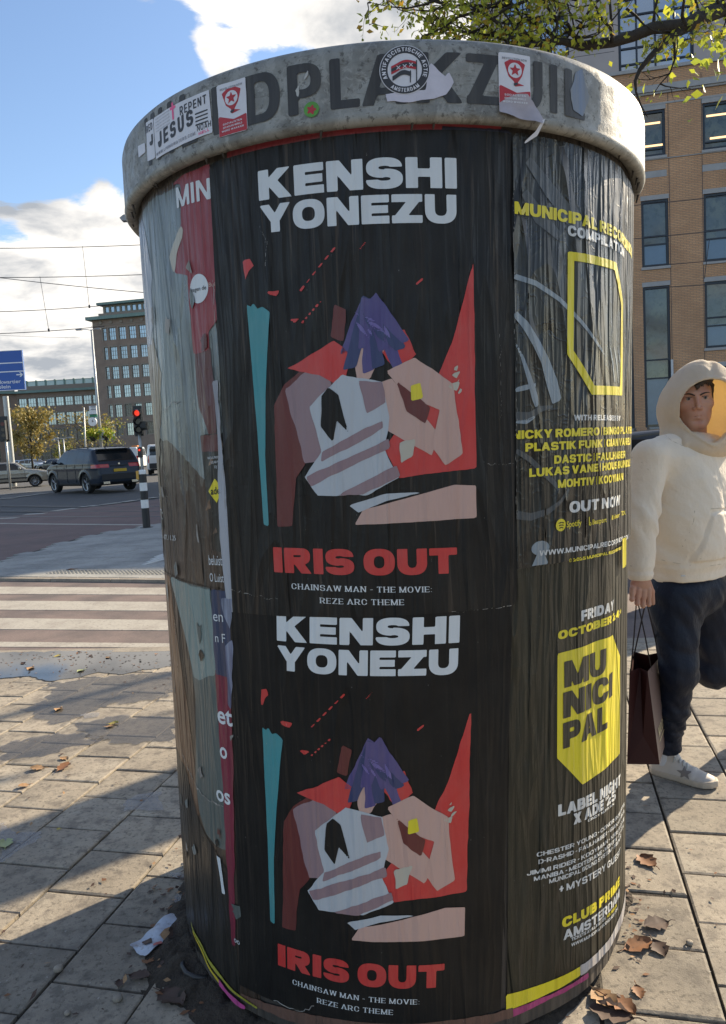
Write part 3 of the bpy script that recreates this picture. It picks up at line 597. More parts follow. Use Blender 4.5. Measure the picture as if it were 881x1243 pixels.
for k in range(26):
    u_, v_ = rng.uniform(-.84, -.47), rng.uniform(.25, 2.1); n_ = 7; a = np.sort(rng.uniform(0, 6.28, n_)); rr = rng.uniform(.006, .020, n_)
    sheet('torn_scrap', np.stack([u_+rr*np.cos(a), v_+rr*1.7*np.sin(a)], -1), (m_fib, m_grey_top, m_dteal, m_brownred, m_fib, m_blackL)[k % 6], column, off=.0060+.00005*k, step=.003, stepy=.003, rough=.003, seed=k)
# --- the two music posters on the right
m1 = sheet('poster', [(.262, 1.183), (1.25, 1.19), (1.25, 2.13), (.262, 2.155)], m_music, column, off=.0092); m1['label'] = 'wrinkled glossy black poster with a yellow outlined shield'
o1 = .0098
def band(pts, w, m, parent, off, name='print_area', seed=0):
    P = np.array(pts, float); d = np.gradient(P, axis=0); d /= np.linalg.norm(d, axis=1)[:, None]+1e-9; n_ = np.stack([-d[:, 1], d[:, 0]], -1); w = np.asarray(w)[:, None] if not np.isscalar(w) else w
    return sheet(name, np.concatenate([P+n_*w/2, (P-n_*w/2)[::-1]]), m, parent, off=off, step=float(min(.005, np.max(w)/2.5)), stepy=float(min(.007, np.max(w)/2)))
band([(.30, 2.10), (.36, 2.04), (.42, 1.99), (.47, 1.95)], [.02, .035, .04, .03], m_ghost, m1, o1)
band([(.29, 2.03), (.33, 1.98), (.39, 1.94)], [.02, .035, .02], m_ghost, m1, o1)
band([(.262, 1.846), (.32, 1.833), (.39, 1.80), (.46, 1.75), (.54, 1.69), (.56, 1.675)], [.012, .012, .011, .01, .008, .003], m_ghost2, m1, o1)
band([(.262, 1.765), (.29, 1.74), (.32, 1.70), (.345, 1.66), (.365, 1.61), (.38, 1.565)], [.014, .02, .022, .024, .034, .03], m_ghost2, m1, o1)
band([(.262, 1.70), (.28, 1.67), (.30, 1.62), (.315, 1.575), (.32, 1.555)], [.004, .008, .014, .018, .01], m_ghost2, m1, o1)
band([(.262, 1.535), (.30, 1.535), (.33, 1.55), (.37, 1.556)], [.022, .018, .014, .006], m_ghost, m1, o1)
band([(.262, 1.523), (.29, 1.522), (.315, 1.533)], [.006, .01, .005], m_ghost2, m1, o1)
band([(.262, 1.595), (.29, 1.60), (.32, 1.606)], [.010, .012, .006], m_ghost2, m1, o1-.0003)
band([(.262, 1.458), (.30, 1.435), (.34, 1.40), (.37, 1.375), (.385, 1.355)], [.012, .013, .014, .013, .006], m_ghost, m1, o1)
band([(.262, 1.31), (.30, 1.302), (.35, 1.31), (.39, 1.33), (.42, 1.36)], [.02, .018, .014, .01, .006], m_ghost, m1, o1)
a = np.linspace(0, 2*math.pi, 24, endpoint=False)
sheet('print_area', np.stack([.327+.026*np.cos(a), 1.226+.017*np.sin(a)], -1), m_ghost2, m1, off=o1, step=.004, stepy=.004)
sheet('print_area', [(.318, 1.215), (.336, 1.215), (.35, 1.186), (.302, 1.186)], m_ghost2, m1, off=o1+.0003, step=.004, stepy=.004)
for k in range(3): band([(.585+.03*k, 1.705), (.61+.03*k, 1.66), (.625+.03*k, 1.61)], [.003, .009, .004], m_ghost2, m1, o1)
sh = np.array([(.414, 1.910), (.622, 1.908), (.690, 1.815), (.690, 1.580), (.497, 1.580), (.412, 1.675)])
cen = sh.mean(0); inner = np.array([(.434, 1.890), (.612, 1.888), (.668, 1.808), (.668, 1.602), (.508, 1.602), (.432, 1.684)])
x = np.arange(.40, .70, .005); y = np.arange(1.565, 1.925, .006); X, Y = np.meshgrid(x, y, indexing='ij')
P, T = field_mesh(x, y, np.maximum(sd_poly(X, Y, sh), -sd_poly(X, Y, inner))); lay('logo', P, T, m_yel, m1, on_shaft, o1+.0006)
tx = dict(parent=m1, V=.32, B=.24, wd=1.0, gap=.07, res=16, space=.3); ty = o1+.0006
htext('MUNICIPAL RECORDINGS', .264, 1.981, .84, 1.955, .027, m_yel, off=ty, **tx)
htext('COMPILATION', .414, 1.946, .70, 1.932, .023, m_white2, off=ty, **tx)
htext('WITH RELEASES BY', .435, 1.520, .675, 1.514, .0135, m_white2, off=ty, **tx)
for s_, u_, v_, w2 in (('NICKY ROMERO | BINGO PLAYERS', .250, 1.484, .85), ('PLASTIK FUNK | GIAN VARELA', .286, 1.454, .815), ('DASTIC | FAULHABER', .369, 1.421, .728), ('LUKAS VANE | HOUS BUNDLE', .296, 1.395, .80), ('MOHTIV | KOOYMAN', .380, 1.363, .708)):
    htext(s_, u_, v_, w2, v_-.006, .0195, m_yel, off=ty, clip=.262, **tx)
htext('OUT NOW', .419, 1.300, .682, 1.293, .027, m_white2, off=ty, **tx)
a = np.linspace(0, 2*math.pi, 30, endpoint=False)
sheet('logo', np.stack([.389+.0165*np.cos(a), 1.274+.0150*np.sin(a)], -1), m_yel, m1, off=ty, step=.003, stepy=.003)
for k in range(3):
    aa = np.linspace(-.9, .9, 9)+.1; band(np.stack([.389+(.011-.0012*k)*np.sin(aa), 1.2725-.006*k+.0045*np.cos(aa)+.003], -1), .0022, m_black2, m1, ty+.0008)
ftext('Spotify', .409, 1.266, .462, 1.265, .015, m_yel, m1, off=ty, bold=.012)
band([(.492, 1.283), (.492, 1.262)], .003, m_yel, m1, ty); 
ftext('o', .491, 1.261, .501, 1.261, .012, m_yel, m1, off=ty, bold=.03)
ftext('Beatport', .506, 1.262, .572, 1.261, .013, m_yel, m1, off=ty, bold=.012)
ftext('ill deezer', .60, 1.263, .68, 1.262, .012, m_yel, m1, off=ty, bold=.015); ftext('TIDAL', .69, 1.263, .735, 1.262, .012, m_yel, m1, off=ty, bold=.015)
htext('WWW.MUNICIPALRECORDINGS.COM', .323, 1.208, .775, 1.190, .0125, m_white2, off=ty, **{**tx, 'V': .26, 'B': .2})
htext('2025 MUNICIPAL RECORDINGS', .432, 1.180, .70, 1.172, .0080, m_yel, off=ty, **{**tx, 'res': 10, 'V': .26})
ftext('©', .417, 1.180, .427, 1.180, .009, m_yel, m1, off=ty)
m2 = sheet('poster', [(.225, .088), (1.25, .06), (1.25, 1.2), (.248, 1.2)], m_olive, column, off=.0030); m2['label'] = 'olive black poster with a solid yellow shield'
o2 = .0036; m_darkprint = paper('dark_ink_on_yellow', (.02, .021, .014), .42, (.03, .03, .02), .5, 1.)
tx = dict(parent=m2, V=.36, B=.26, wd=1.02, gap=.07, res=16, space=.3)
htext('FRIDAY', .469, 1.024, .648, 1.018, .027, m_white2, off=o2, **{**tx, 'V': .3, 'wd': .85})
htext('OCTOBER 24', .385, .994, .700, .986, .021, m_yel, off=o2, **tx)
ftext('th', .703, .994, .722, .994, .012, m_yel, m2, off=o2, bold=.02)
sheet('logo', [(.383, .960), (.560, .957), (.640, .951), (.706, .875), (.706, .60), (.474, .600), (.380, .697)], m_yel, m2, off=o2, step=.006, stepy=.006)
for s_, u_, v_, w2 in (('MU', .405, .869, .588), ('NICI', .401, .792, .640), ('PAL', .400, .715, .602)): htext(s_, u_, v_, w2, v_-.006, .066, m_darkprint, off=o2+.0008, **{**tx, 'gap': .05, 'res': 24})
htext('LABEL NIGHT', .383, .546, .722, .506, .030, m_white2, off=o2, **tx)
htext("X ADE '25", .437, .506, .673, .482, .029, m_white2, off=o2, **tx)
ty = {**tx, 'V': .24, 'B': .2, 'wd': .95, 'res': 10}
for s_, u_, v_, w2 in (('CINDY NURKAN', .50, .490, .66), ('CHESTER YOUNG - CONOR ROBERTS', .315, .461, .80), ('D-RASHID - FAULHABER - GIAN VARELA', .320, .441, .80), ('JIMMI RIDER - KOOYMAN - KRIS REEVE', .285, .421, .80), ('MANIBA - MEDITERANE - MOHTIV - PLAZA', .306, .401, .79), ('MUNICIPAL SOUND SYSTEM - FRIENDS', .353, .380, .75)):
    htext(s_, u_, v_, w2, v_-(w2-u_)*.115, .0115 if u_ < .49 else .007, m_white2, off=o2, **ty)
htext('+ MYSTERY GUEST', .386, .344, .741, .292, .019, m_white2, off=o2, **ty)
htext('CLUB PRIME', .396, .246, .733, .202, .027, m_yel, off=o2, **tx)
htext('AMSTERDAM', .400, .211, .733, .165, .026, m_white2, off=o2, **{**tx, 'V': .3, 'B': .22})
htext('TICKETS AVAILABLE ON', .430, .196, .60, .172, .009, m_white2, off=o2, **ty); htext('ADE WEBSITE', .61, .171, .70, .155, .009, m_yel, off=o2, **ty)
htext('WWW.MUNICIPALRECORDINGS.COM', .430, .181, .71, .140, .009, m_white2, off=o2, **ty)
sheet('print_area', [(.222, .088), (.466, .086), (.466, .110), (.222, .130)], m_yel, m2, off=o2+.0004, rough=.001, step=.005, stepy=.005)
sheet('torn_strip', [(.466, .086), (.60, .075), (.72, .07), (.9, .05), (.9, .10), (.60, .105), (.466, .112)], paper('peeling_white_strip', (.45, .43, .42), .5, (.1, .06, .08), .8, 1.), m2, off=o2+.0009, rough=.003, step=.004, stepy=.004)
sheet('torn_strip', [(.222, .066), (.35, .070), (.50, .062), (.50, .076), (.33, .084), (.222, .086)], paper('magenta_edge', (.40, .03, .16), .5, (.1, .02, .05), .5, 1.), m2, off=o2+.0003, rough=.002, step=.004, stepy=.004)
t2 = sheet('torn_strip', [(.70, 1.12), (.735, 1.12), (.735, 1.20), (.70, 1.20)], m_yel, m2, off=.0125, step=.005, stepy=.005)
# coloured paste edges at the left foot
sheet('torn_strip', [(-.80, .118), (-.62, .075), (-.44, .055), (-.43, .060), (-.60, .084), (-.80, .128)], paper('olive_yellow_edge', (.35, .33, .03), .5, (.1, .1, .02), .6, 1.), column, off=.0072, rough=.002, step=.004, stepy=.004)
sheet('torn_strip', [(-.78, .104), (-.66, .064), (-.60, .049), (-.60, .058), (-.66, .073), (-.78, .113)], paper('bright_yellow_edge', (.6, .45, .02), .5, None, 0, 1.), column, off=.0066, rough=.002, step=.004, stepy=.004)
sheet('torn_strip', [(-.60, .045), (-.50, .034), (-.48, .036), (-.48, .046), (-.50, .048), (-.60, .060)], paper('pink_edge', (.5, .06, .25), .5, None, 0, 1.), column, off=.0070, rough=.003, step=.004, stepy=.004)
sheet('torn_strip', [(-.50, .058), (-.1, .060), (.24, .068), (.24, .09), (-.1, .105), (-.50, .075)], paper('rust_brown_edge', (.14, .07, .05), .6, (.05, .03, .02), .6, 1.), column, off=.0044, rough=.004, step=.005, stepy=.004)

# --- lid
m_lid = bpy.data.materials.new('weathered_grey_metal'); m_lid.use_nodes = True
def lid_mat(m):
    t = m.node_tree; n = t.nodes; l = t.links; b = n['Principled BSDF']; uv = n.new('ShaderNodeUVMap'); uv.uv_map = 'UVMap'
    def noi(s, d, r, dist=0):
        mp = n.new('ShaderNodeMapping'); mp.inputs['Scale'].default_value = (s[0], s[1], 1); l.new(uv.outputs[0], mp.inputs[0]); q = n.new('ShaderNodeTexNoise'); q.inputs['Scale'].default_value = 1; q.inputs['Detail'].default_value = d; q.inputs['Roughness'].default_value = r; q.inputs['Distortion'].default_value = dist; l.new(mp.outputs[0], q.inputs[0]); return q.outputs[0]
    def mr(x, a, b_, c, d):
        q = n.new('ShaderNodeMapRange'); l.new(x, q.inputs[0]); q.inputs[1].default_value = a; q.inputs[2].default_value = b_; q.inputs[3].default_value = c; q.inputs[4].default_value = d; return q.outputs[0]
    def mixc(f, a, c):
        q = n.new('ShaderNodeMix'); q.data_type = 'RGBA'; l.new(f, q.inputs[0])
        (q.inputs[6].__setattr__('default_value', (*a, 1)) if isinstance(a, tuple) else l.new(a, q.inputs[6])); q.inputs[7].default_value = (*c, 1); return q.outputs[2]
    c = mixc(mr(noi((11, 9), 7, .7), .42, .62, 0, 1), (.26, .26, .24), (.16, .155, .14))
    c = mixc(mr(noi((26, 22), 8, .75, .5), .50, .56, 0, .7), c, (.32, .315, .29))
    c = mixc(mr(noi((60, 55), 6, .7), .56, .62, 0, .8), c, (.075, .07, .062))
    c = mixc(mr(noi((9, 40), 6, .75, .3), .57, .66, 0, .75), c, (.085, .068, .05))
    c = mixc(mr(noi((40, 3), 6, .7), .62, .8, 0, .5), c, (.12, .11, .10))
    l.new(c, b.inputs['Base Color']); l.new(mr(noi((30, 30), 5, .6), .3, .7, .35, .7), b.inputs['Roughness']); b.inputs['Metallic'].default_value = .15
    bp = n.new('ShaderNodeBump'); bp.inputs['Strength'].default_value = .35; bp.inputs['Distance'].default_value = .0015; l.new(noi((90, 90), 6, .7), bp.inputs['Height']); l.new(bp.outputs[0], b.inputs['Normal'])
lid_mat(m_lid)
prof = [(.66, 2.205), (.706, 2.205), (.712, 2.178), (.722, 2.166), (.738, 2.158), (.750, 2.160), (.757, 2.170), (.7555, 2.18), (.7555, 2.20), (.7555, 2.23), (.7555, 2.26), (.7555, 2.29), (.7555, 2.305), (.752, 2.318), (.745, 2.325), (.735, 2.328), (.5, 2.35), (.2, 2.365), (.001, 2.37)]
lid = ring_shape('lid', prof, m_lid, 200)
m_lidink = paper('faded_black_paint', (.035, .035, .037), .55, (.09, .09, .085), .8, .2, .8, .4, scr=.3, lo=.45, hi=.75)
LT = dict(parent=lid, surf=on_lid, off=.0012, V=.19, B=.17, wd=.66, gap=.2, res=22)
for s_, ul, ur in (('W', -.63, -.545), ('I', -.525, -.507), ('L', -.480, -.43), ('I', -.385, -.366), ('D', -.302, -.224), ('P', -.207, -.138), ('L', -.121, -.063), ('A', -.060, .030), ('K', .045, .139), ('Z', .146, .216), ('U', .240, .317), ('I', .336, .355), ('L', .376, .438)):
    htext(s_, ul, 2.193, ur, 2.193, .101 if ul > -.42 else .114, m_lidink, name='letter', **LT)
sheet('rust_mark', [(-.209, 2.30), (-.202, 2.302), (-.195, 2.25), (-.185, 2.30), (-.18, 2.26), (-.165, 2.285), (-.15, 2.30), (-.165, 2.26), (-.178, 2.24), (-.186, 2.20), (-.192, 2.235), (-.20, 2.20), (-.205, 2.25)], paper('scratched_bare_metal', (.44, .44, .42), .5, (.20, .20, .19), .7, .3, 1., lo=.45, hi=.6), lid, on_lid, .0016, .003, .003, .018, 3)
sheet('paint_smear', [(.385, 2.25), (.41, 2.29), (.43, 2.305), (.45, 2.25), (.43, 2.20), (.40, 2.21)], paper('blue_paint_left', (.12, .17, .26), .5, (.20, .21, .21), .8, .2, .5, lo=.4, hi=.6), lid, on_lid, .0022, .004, .004, .006, 8)
# stickers
def sticker_map(u0, v0, u1, v1, v0b=None):
    """local x 0..1 from left to right edge, y metres"""
    return lambda P: np.stack([u0+(u1-u0)*P[:, 0], v0+(v1-v0)*P[:, 0]+P[:, 1]], -1)
m_stk = mat('white_sticker', (.62, .62, .66), .5, noise=(40, .08), coord='UV'); m_sblk = mat('black_sticker_ink', (.03, .03, .035), .5, noise=(50, .15), coord='UV')
m_sred = mat('red_sticker_ink', (.42, .02, .03), .5, noise=(50, .12), coord='UV'); m_sgry = mat('grey_sticker_ink', (.25, .25, .28), .5, coord='UV', noise=(60, .2)); m_spink = mat('pink_sticker_ink', (.8, .1, .25), .5, noise=(50, .12), coord='UV')
S = dict(surf=on_lid)
s1 = sheet('sticker', [(-.580, 2.198), (-.386, 2.200), (-.390, 2.292), (-.580, 2.292)], m_stk, lid, on_lid, .0024, .004, .004, .001); s1['label'] = 'white sticker with handwritten religious lettering'
htext('JESUS', -.566, 2.218, -.438, 2.232, .034, m_sblk, s1, on_lid, .0030, V=.22, B=.2, wd=.62, gap=.22, res=16)
htext('REPENT', -.478, 2.263, -.398, 2.266, .019, m_sblk, s1, on_lid, .0030, V=.17, B=.15, wd=.6, gap=.2, res=14)
htext('NOAH', -.428, 2.213, -.389, 2.214, .013, m_sblk, s1, on_lid, .0030, V=.15, B=.15, wd=.7, gap=.2, res=12)
htext('WWW.LIVINGWATERS.COM', -.576, 2.203, -.434, 2.208, .007, m_sgry, s1, on_lid, .0030, V=.2, B=.16, wd=.7, gap=.2, res=10)
for k in range(5): ftext('the wages of sin is death but the gift', -.572, 2.284-.007*k, -.515, 2.286-.007*k, .003, m_sgry, s1, on_lid, .0030)
for k in range(4): sheet('print_area', rect(-.432, -.396, 2.250-.008*k, 2.253-.008*k), m_sblk, s1, on_lid, .0030, .002, .0015, .0006, k)
sheet('print_area', [(-.505, 2.262), (-.499, 2.262), (-.499, 2.285), (-.492, 2.285), (-.492, 2.291), (-.499, 2.291), (-.499, 2.300), (-.505, 2.300), (-.505, 2.291), (-.512, 2.291), (-.512, 2.285), (-.505, 2.285)], m_spink, s1, on_lid, .0030, .002, .002)
htext('HELL', -.424, 2.204, -.394, 2.206, .006, m_spink, s1, on_lid, .0030, V=.2, B=.2, wd=.8, gap=.2, res=10)
s0 = sheet('sticker', [(-.622, 2.206), (-.584, 2.203), (-.583, 2.292), (-.620, 2.297)], m_stk, lid, on_lid, .0020, .004, .004, .001); s0['label'] = 'white sticker cut off by its neighbour'
htext('RED', -.618, 2.270, -.588, 2.270, .017, m_sblk, s0, on_lid, .0026, V=.17, B=.15, wd=.6, gap=.2, res=12)
htext('J', -.606, 2.236, -.588, 2.236, .024, m_sblk, s0, on_lid, .0026, V=.25, B=.2, wd=.7, gap=.2, res=12)
sheet('sticker', [(-.670, 2.232), (-.630, 2.231), (-.631, 2.253), (-.671, 2.259)], m_stk, lid, on_lid, .0020, .004, .004, .001)['label'] = 'tiny white sticker'
def star_sticker(u0, u1, v0, v1, lab):
    s = sheet('sticker', rect(u0, u1, v0, v1), m_stk, lid, on_lid, .0024, .004, .004, .0008, 2); s['label'] = lab
    w = u1-u0; c = (u0+w*.5, v0+(v1-v0)*.70)
    sheet('print_area', [(u0+.001, v0+.001), (u1-.001, v0+.001), (u1-.001, v0+.036), (u0+w*.55, v0+.030), (u0+.001, v0+.044)], m_sred, s, on_lid, .0028, .003, .003)
    sheet('emblem', [(c[0]-w*.33, c[1]+.013), (c[0]-w*.15, c[1]+.020), (c[0]+w*.15, c[1]+.020), (c[0]+w*.33, c[1]+.013), (c[0]+w*.22, c[1]-.012), (c[0]+w*.08, c[1]-.026), (c[0]+w*.30, c[1]-.030), (c[0]-.0, c[1]-.034), (c[0]-w*.03, c[1]-.024), (c[0]-w*.20, c[1]-.014)], m_sred, s, on_lid, .0028, .002, .002)
    a = np.linspace(0, 2*math.pi, 24, endpoint=False); sheet('emblem', np.stack([c[0]+.0155*np.cos(a), c[1]+.0155*np.sin(a)-.001], -1), m_stk, s, on_lid, .0032, .002, .002)
    a = np.pi/2+np.arange(10)*math.pi/5; rr = np.where(np.arange(10) % 2 == 0, .0135, .0058); sheet('emblem', np.stack([c[0]+rr*np.cos(a), c[1]+rr*np.sin(a)-.001], -1), m_sred, s, on_lid, .0036, .0015, .0015)
    sheet('emblem', [(c[0]-.004, c[1]-.028), (c[0]+.005, c[1]-.025), (c[0]+.006, c[1]-.030), (c[0]-.002, c[1]-.033)], m_sblk, s, on_lid, .0034, .0015, .0015)
    htext('REVOLUTION NOW', u0+.008, v1-.013, u1-.008, v1-.013, .0045, m_sgry, s, on_lid, .0030, V=.2, B=.2, wd=.8, gap=.2, res=10)
    for k, q in enumerate(('SOCIALISTEN', 'EEN NIEUWE WERELD', 'WORD WAKKER')): htext(q, u0+.012-.004*(k == 2), v0+.022-.007*k, u1-.012+.004*(k == 2), v0+.023-.007*k, .004, m_stk, s, on_lid, .0033, V=.2, B=.2, wd=.8, gap=.2, res=8)
star_sticker(-.369, -.298, 2.184, 2.293, 'red and white star sticker left of the letter D')
star_sticker(.214, .286, 2.192, 2.301, 'red and white star sticker above the peeled flap')
# torn residue and round sticker
sheet('sticker_residue', [(-.014, 2.213), (.014, 2.215), (.062, 2.22), (.075, 2.271), (.09, 2.255), (.103, 2.244), (.111, 2.255), (.117, 2.234), (.104, 2.209), (.081, 2.199), (.033, 2.195), (-.011, 2.198)], mat('torn_lilac_residue', (.55, .53, .60), .6, noise=(40, .1), coord='UV'), lid, on_lid, .0022, .003, .003, .003, 7)
rs = empty('sticker', (AX, AY, 0)); rs.parent = lid; rs.matrix_parent_inverse = Matrix(); rs.location = (0, 0, 0); rs['label'] = 'round black and white flag sticker'
CU, CV, CR = .0245, 2.259, .0475
def ringf(r0, r1, m, off, nm):
    x = np.arange(CU-.055, CU+.055, .0022); y = np.arange(CV-.055, CV+.055, .0022); X, Y = np.meshgrid(x, y, indexing='ij'); D = np.hypot(X-CU, Y-CV)
    S_ = D-r1 if r0 == 0 else np.maximum(D-r1, r0-D); P, T = field_mesh(x, y, S_); return lay(nm, P, T, m, lid, on_lid, off)
o = ringf(0, .0485, m_stk, .0026, 'sticker'); bpy.data.objects.remove(rs); rs = o; rs['label'] = 'round black and white flag sticker'
def onrs(o): o.parent = rs; return o
onrs(ringf(.0330, .0470, m_sblk, .0032, 'print_area'))
def arc_text(s, r, a0, a1, h, m, flip=False):
    P, T, w = heavy_text(s, .2, .17, .66, .2, 10, .4); t = P[:, 0]/w; an = a0+(a1-a0)*t; rr = r+(P[:, 1]*h if not flip else (1-P[:, 1])*h)
    Q = np.stack([CU+rr*np.cos(an), CV+rr*np.sin(an)], -1); return onrs(lay('lettering', Q, T, m, lid, on_lid, .0038))
arc_text('ANTIFASCISTISCHE ACTIE', .0362, R(205), R(-22), .0078, m_stk); arc_text('AMSTERDAM', .0362, R(-130), R(-50), .0078, m_stk, True)
def flag(y0, m, off, x0=-.026, x1=.022, h=.012):
    t = np.linspace(0, 1, 12); top = np.stack([CU+x0+(x1-x0)*t, CV+y0+.004*np.sin(t*5-1.2)+.006*t], -1); return onrs(sheet('emblem', np.concatenate([top, top[::-1]-[0, h]]), m, lid, on_lid, off, .0018, .0018))
flag(.012, m_sred, .0036, h=.016); flag(.007, m_sblk, .0040, h=.0065); flag(-.008, m_sblk, .0038, x0=-.024, x1=.012, h=.009)
for k in range(3):
    cx_, cy_ = CU-.012+.012*k, CV+.0045+.0022*k
    onrs(sheet('emblem', [(cx_-.004, cy_-.003), (cx_-.003, cy_-.004), (cx_, cy_-.001), (cx_+.003, cy_-.004), (cx_+.004, cy_-.003), (cx_+.001, cy_), (cx_+.004, cy_+.003), (cx_+.003, cy_+.004), (cx_, cy_+.001), (cx_-.003, cy_+.004), (cx_-.004, cy_+.003), (cx_-.001, cy_)], m_stk, lid, on_lid, .0044, .001, .001))
for x_, m_ in ((.022, m_sblk), (.010, m_sblk)): onrs(sheet('emblem', [(CU+x_-.001, CV-.026), (CU+x_+.001, CV-.026), (CU+x_+.002, CV+.018-(.02 if x_ < .02 else 0)), (CU+x_, CV+.018-(.02 if x_ < .02 else 0))], m_, lid, on_lid, .0042, .001, .002))
# small green round sticker
a = np.linspace(0, 2*math.pi, 24, endpoint=False); g_ = sheet('sticker', np.stack([-.159+.0155*np.cos(a), 2.199+.0155*np.sin(a)], -1), mat('green_sticker', (.08, .28, .04), .5, noise=(50, .15), coord='UV'), lid, on_lid, .0026, .002, .002); g_['label'] = 'tiny round green sticker'
sheet('emblem', np.stack([-.159+.008*np.cos(a)*(1+.3*np.cos(5*a)), 2.198+.008*np.sin(a)*(1+.3*np.cos(5*a))], -1), m_sred, g_, on_lid, .0030, .0015, .0015)
# peeled grey-lilac flap hanging over the rim
fl = [(.214, 2.198), (.235, 2.212), (.255, 2.220), (.278, 2.222), (.292, 2.206), (.302, 2.190), (.309, 2.170), (.300, 2.156), (.285, 2.162), (.26, 2.166), (.232, 2.171), (.212, 2.178)]
P, T = poly_field(fl, .004, .004, .001, 4); off = .003+.018*np.clip((2.20-P[:, 1])/.05, 0, 1)**1.5+.006*np.sin(P[:, 0]*90)*np.clip((2.20-P[:, 1])/.05, 0, 1)
mf = mat('peeling_lilac_sticker', (.36, .32, .34), .5, noise=(30, .15), coord='UV'); o = mesh('flap', on_lid(P[:, 0], P[:, 1], off), T, mf, lid, True, uv=P)
tl = [(.300, 2.162), (.309, 2.170), (.296, 2.135), (.270, 2.118), (.268, 2.122), (.290, 2.142)]
P, T = poly_field(tl, .003, .003, .001, 5); mesh('flap', on_lid(P[:, 0], P[:, 1], .018-.35*np.clip(2.16-P[:, 1], 0, 1)), T, m_stk, lid, True, uv=P)
# grime hanging under the rim
for k in range(16):
    u_ = rng.uniform(-1, 1); mb = MB(); mb.tube([on_shaft(np.array(u_), np.array(2.18), .03), on_shaft(np.array(u_+rng.uniform(-.01, .01)), np.array(2.155-rng.uniform(0, .02)), .02)], [.005, .002], 5); mb.build('grime_clot', m_glue, column, True)
# ------------------------------------------------------------------ isosurface mesher
def surf_nets(f, lo, hi, h):
    lo = np.array(lo, float); hi = np.array(hi, float); n = np.ceil((hi-lo)/h).astype(int)+1
    ax = [lo[i]+h*np.arange(n[i]) for i in range(3)]
    X, Y, Z = np.meshgrid(*ax, indexing='ij'); S = f(X, Y, Z).astype(np.float32); X = Y = Z = None
    I = S < 0; c = np.zeros(tuple(n-1), np.int8)
    for a in (0, 1):
        for b in (0, 1):
            for d in (0, 1): c += I[a:n[0]-1+a, b:n[1]-1+b, d:n[2]-1+d]
    act = (c > 0) & (c < 8); ids = -np.ones(act.shape, int); ijk = np.argwhere(act); ids[act] = np.arange(len(ijk))
    acc = np.zeros((len(ijk), 3)); cnt = np.zeros(len(ijk)); i, j, k = ijk.T
    for axn in range(3):
        o = [q for q in range(3) if q != axn]
        for a in (0, 1):
            for b in (0, 1):
                p = [i, j, k]; p = [q.copy() for q in p]; p[o[0]] += a; p[o[1]] += b; q = [r.copy() for r in p]; q[axn] += 1
                s0 = S[tuple(p)]; s1 = S[tuple(q)]; m = (s0 < 0) != (s1 < 0); t = np.where(m, s0/np.where(m, s0-s1, 1), 0)
                pt = np.zeros((len(ijk), 3)); pt[:, o[0]] = a; pt[:, o[1]] = b; pt[:, axn] = t; acc[m] += pt[m]; cnt[m] += 1
    V = lo+h*(ijk+acc/np.maximum(cnt, 1)[:, None]); F = []
    for axn in range(3):
        o = [q for q in range(3) if q != axn]; sl0 = [slice(None)]*3; sl1 = [slice(None)]*3; sl0[axn] = slice(0, -1); sl1[axn] = slice(1, None)
        D = I[tuple(sl0)] != I[tuple(sl1)]; e = np.argwhere(D); e = e[(e[:, o[0]] > 0) & (e[:, o[1]] > 0) & (e[:, o[0]] < n[o[0]]-1) & (e[:, o[1]] < n[o[1]]-1)]
        if not len(e): continue
        ins = I[tuple(e.T)]; q = []
        for da, db in ((-1, -1), (0, -1), (0, 0), (-1, 0)):
            g = e.copy(); g[:, o[0]] += da; g[:, o[1]] += db; q.append(ids[tuple(g.T)])
        q = np.stack(q, 1); fl = ins if axn != 1 else ~ins; q[~fl] = q[~fl][:, ::-1]; F.append(q)
    F = np.concatenate(F); F = F[(F >= 0).all(1)]
    return V, F
def submesh(V, F, sel):
    G = F[sel]; u, inv = np.unique(G, return_inverse=True); return V[u], inv.reshape(G.shape)
def smin(a, b, k):
    h = np.clip(.5+.5*(b-a)/k, 0, 1); return b+(a-b)*h-k*h*(1-h)
def smax(a, b, k): return -smin(-a, -b, k)

# ------------------------------------------------------------------ ground and roads
def flat(name, pts, z, m, kind='structure', thick=.03, parent=None):
    mb = MB(); mb.prism([(p[0], p[1]) for p in pts], lambda a, b, d: (a, b, d), z-thick, z); o = mb.build(name, m, parent)
    if kind: o['kind'] = kind
    return o
W_ = 'World'
m_asph = mat('asphalt', (.075, .073, .070), .85, coord=W_, noise=(30, .3), var=[(1.2, (.085, .083, .08), .7, .35, .7), (5, (.04, .04, .042), .5, .5, .7)], bump=[(150, .4, .004)])
m_redas = mat('reddish_asphalt', (.19, .118, .10), .85, coord=W_, noise=(60, .28), var=[(.9, (.13, .088, .078), .8, .4, .65), (7, (.2, .17, .16), .5, .55, .75)], bump=[(180, .5, .004)])
m_path = mat('worn_cycle_path_asphalt', (.19, .142, .125), .8, coord=W_, noise=(60, .3), var=[(1.5, (.08, .068, .066), .8, .4, .65), (9, (.2, .16, .13), .5, .55, .75)], bump=[(180, .5, .004)])
m_line = mat('worn_white_road_paint', (.40, .37, .315), .7, coord=W_, noise=(50, .15), var=[(3, (.27, .235, .20), .8, .45, .68), (40, (.17, .14, .125), .75, .54, .66)])
m_tile = bpy.data.materials.new('x')
m_tile = mat('concrete_paving_tile', (.36, .308, .240), .85, coord=W_, noise=(22, .16), var=[(1.6, (.19, .165, .135), .85, .42, .66), (5, (.36, .33, .27), .5, .5, .75), (60, (.11, .095, .075), .75, .54, .64), (14, (.14, .12, .10), .7, .50, .62), (170, (.42, .39, .33), .5, .62, .7)], bump=[(240, .55, .003), (40, .4, .003)], orand=.2)
m_joint = mat('dark_joint_sand', (.045, .038, .03), .95, coord=W_, noise=(60, .4), bump=[(120, .7, .004)])
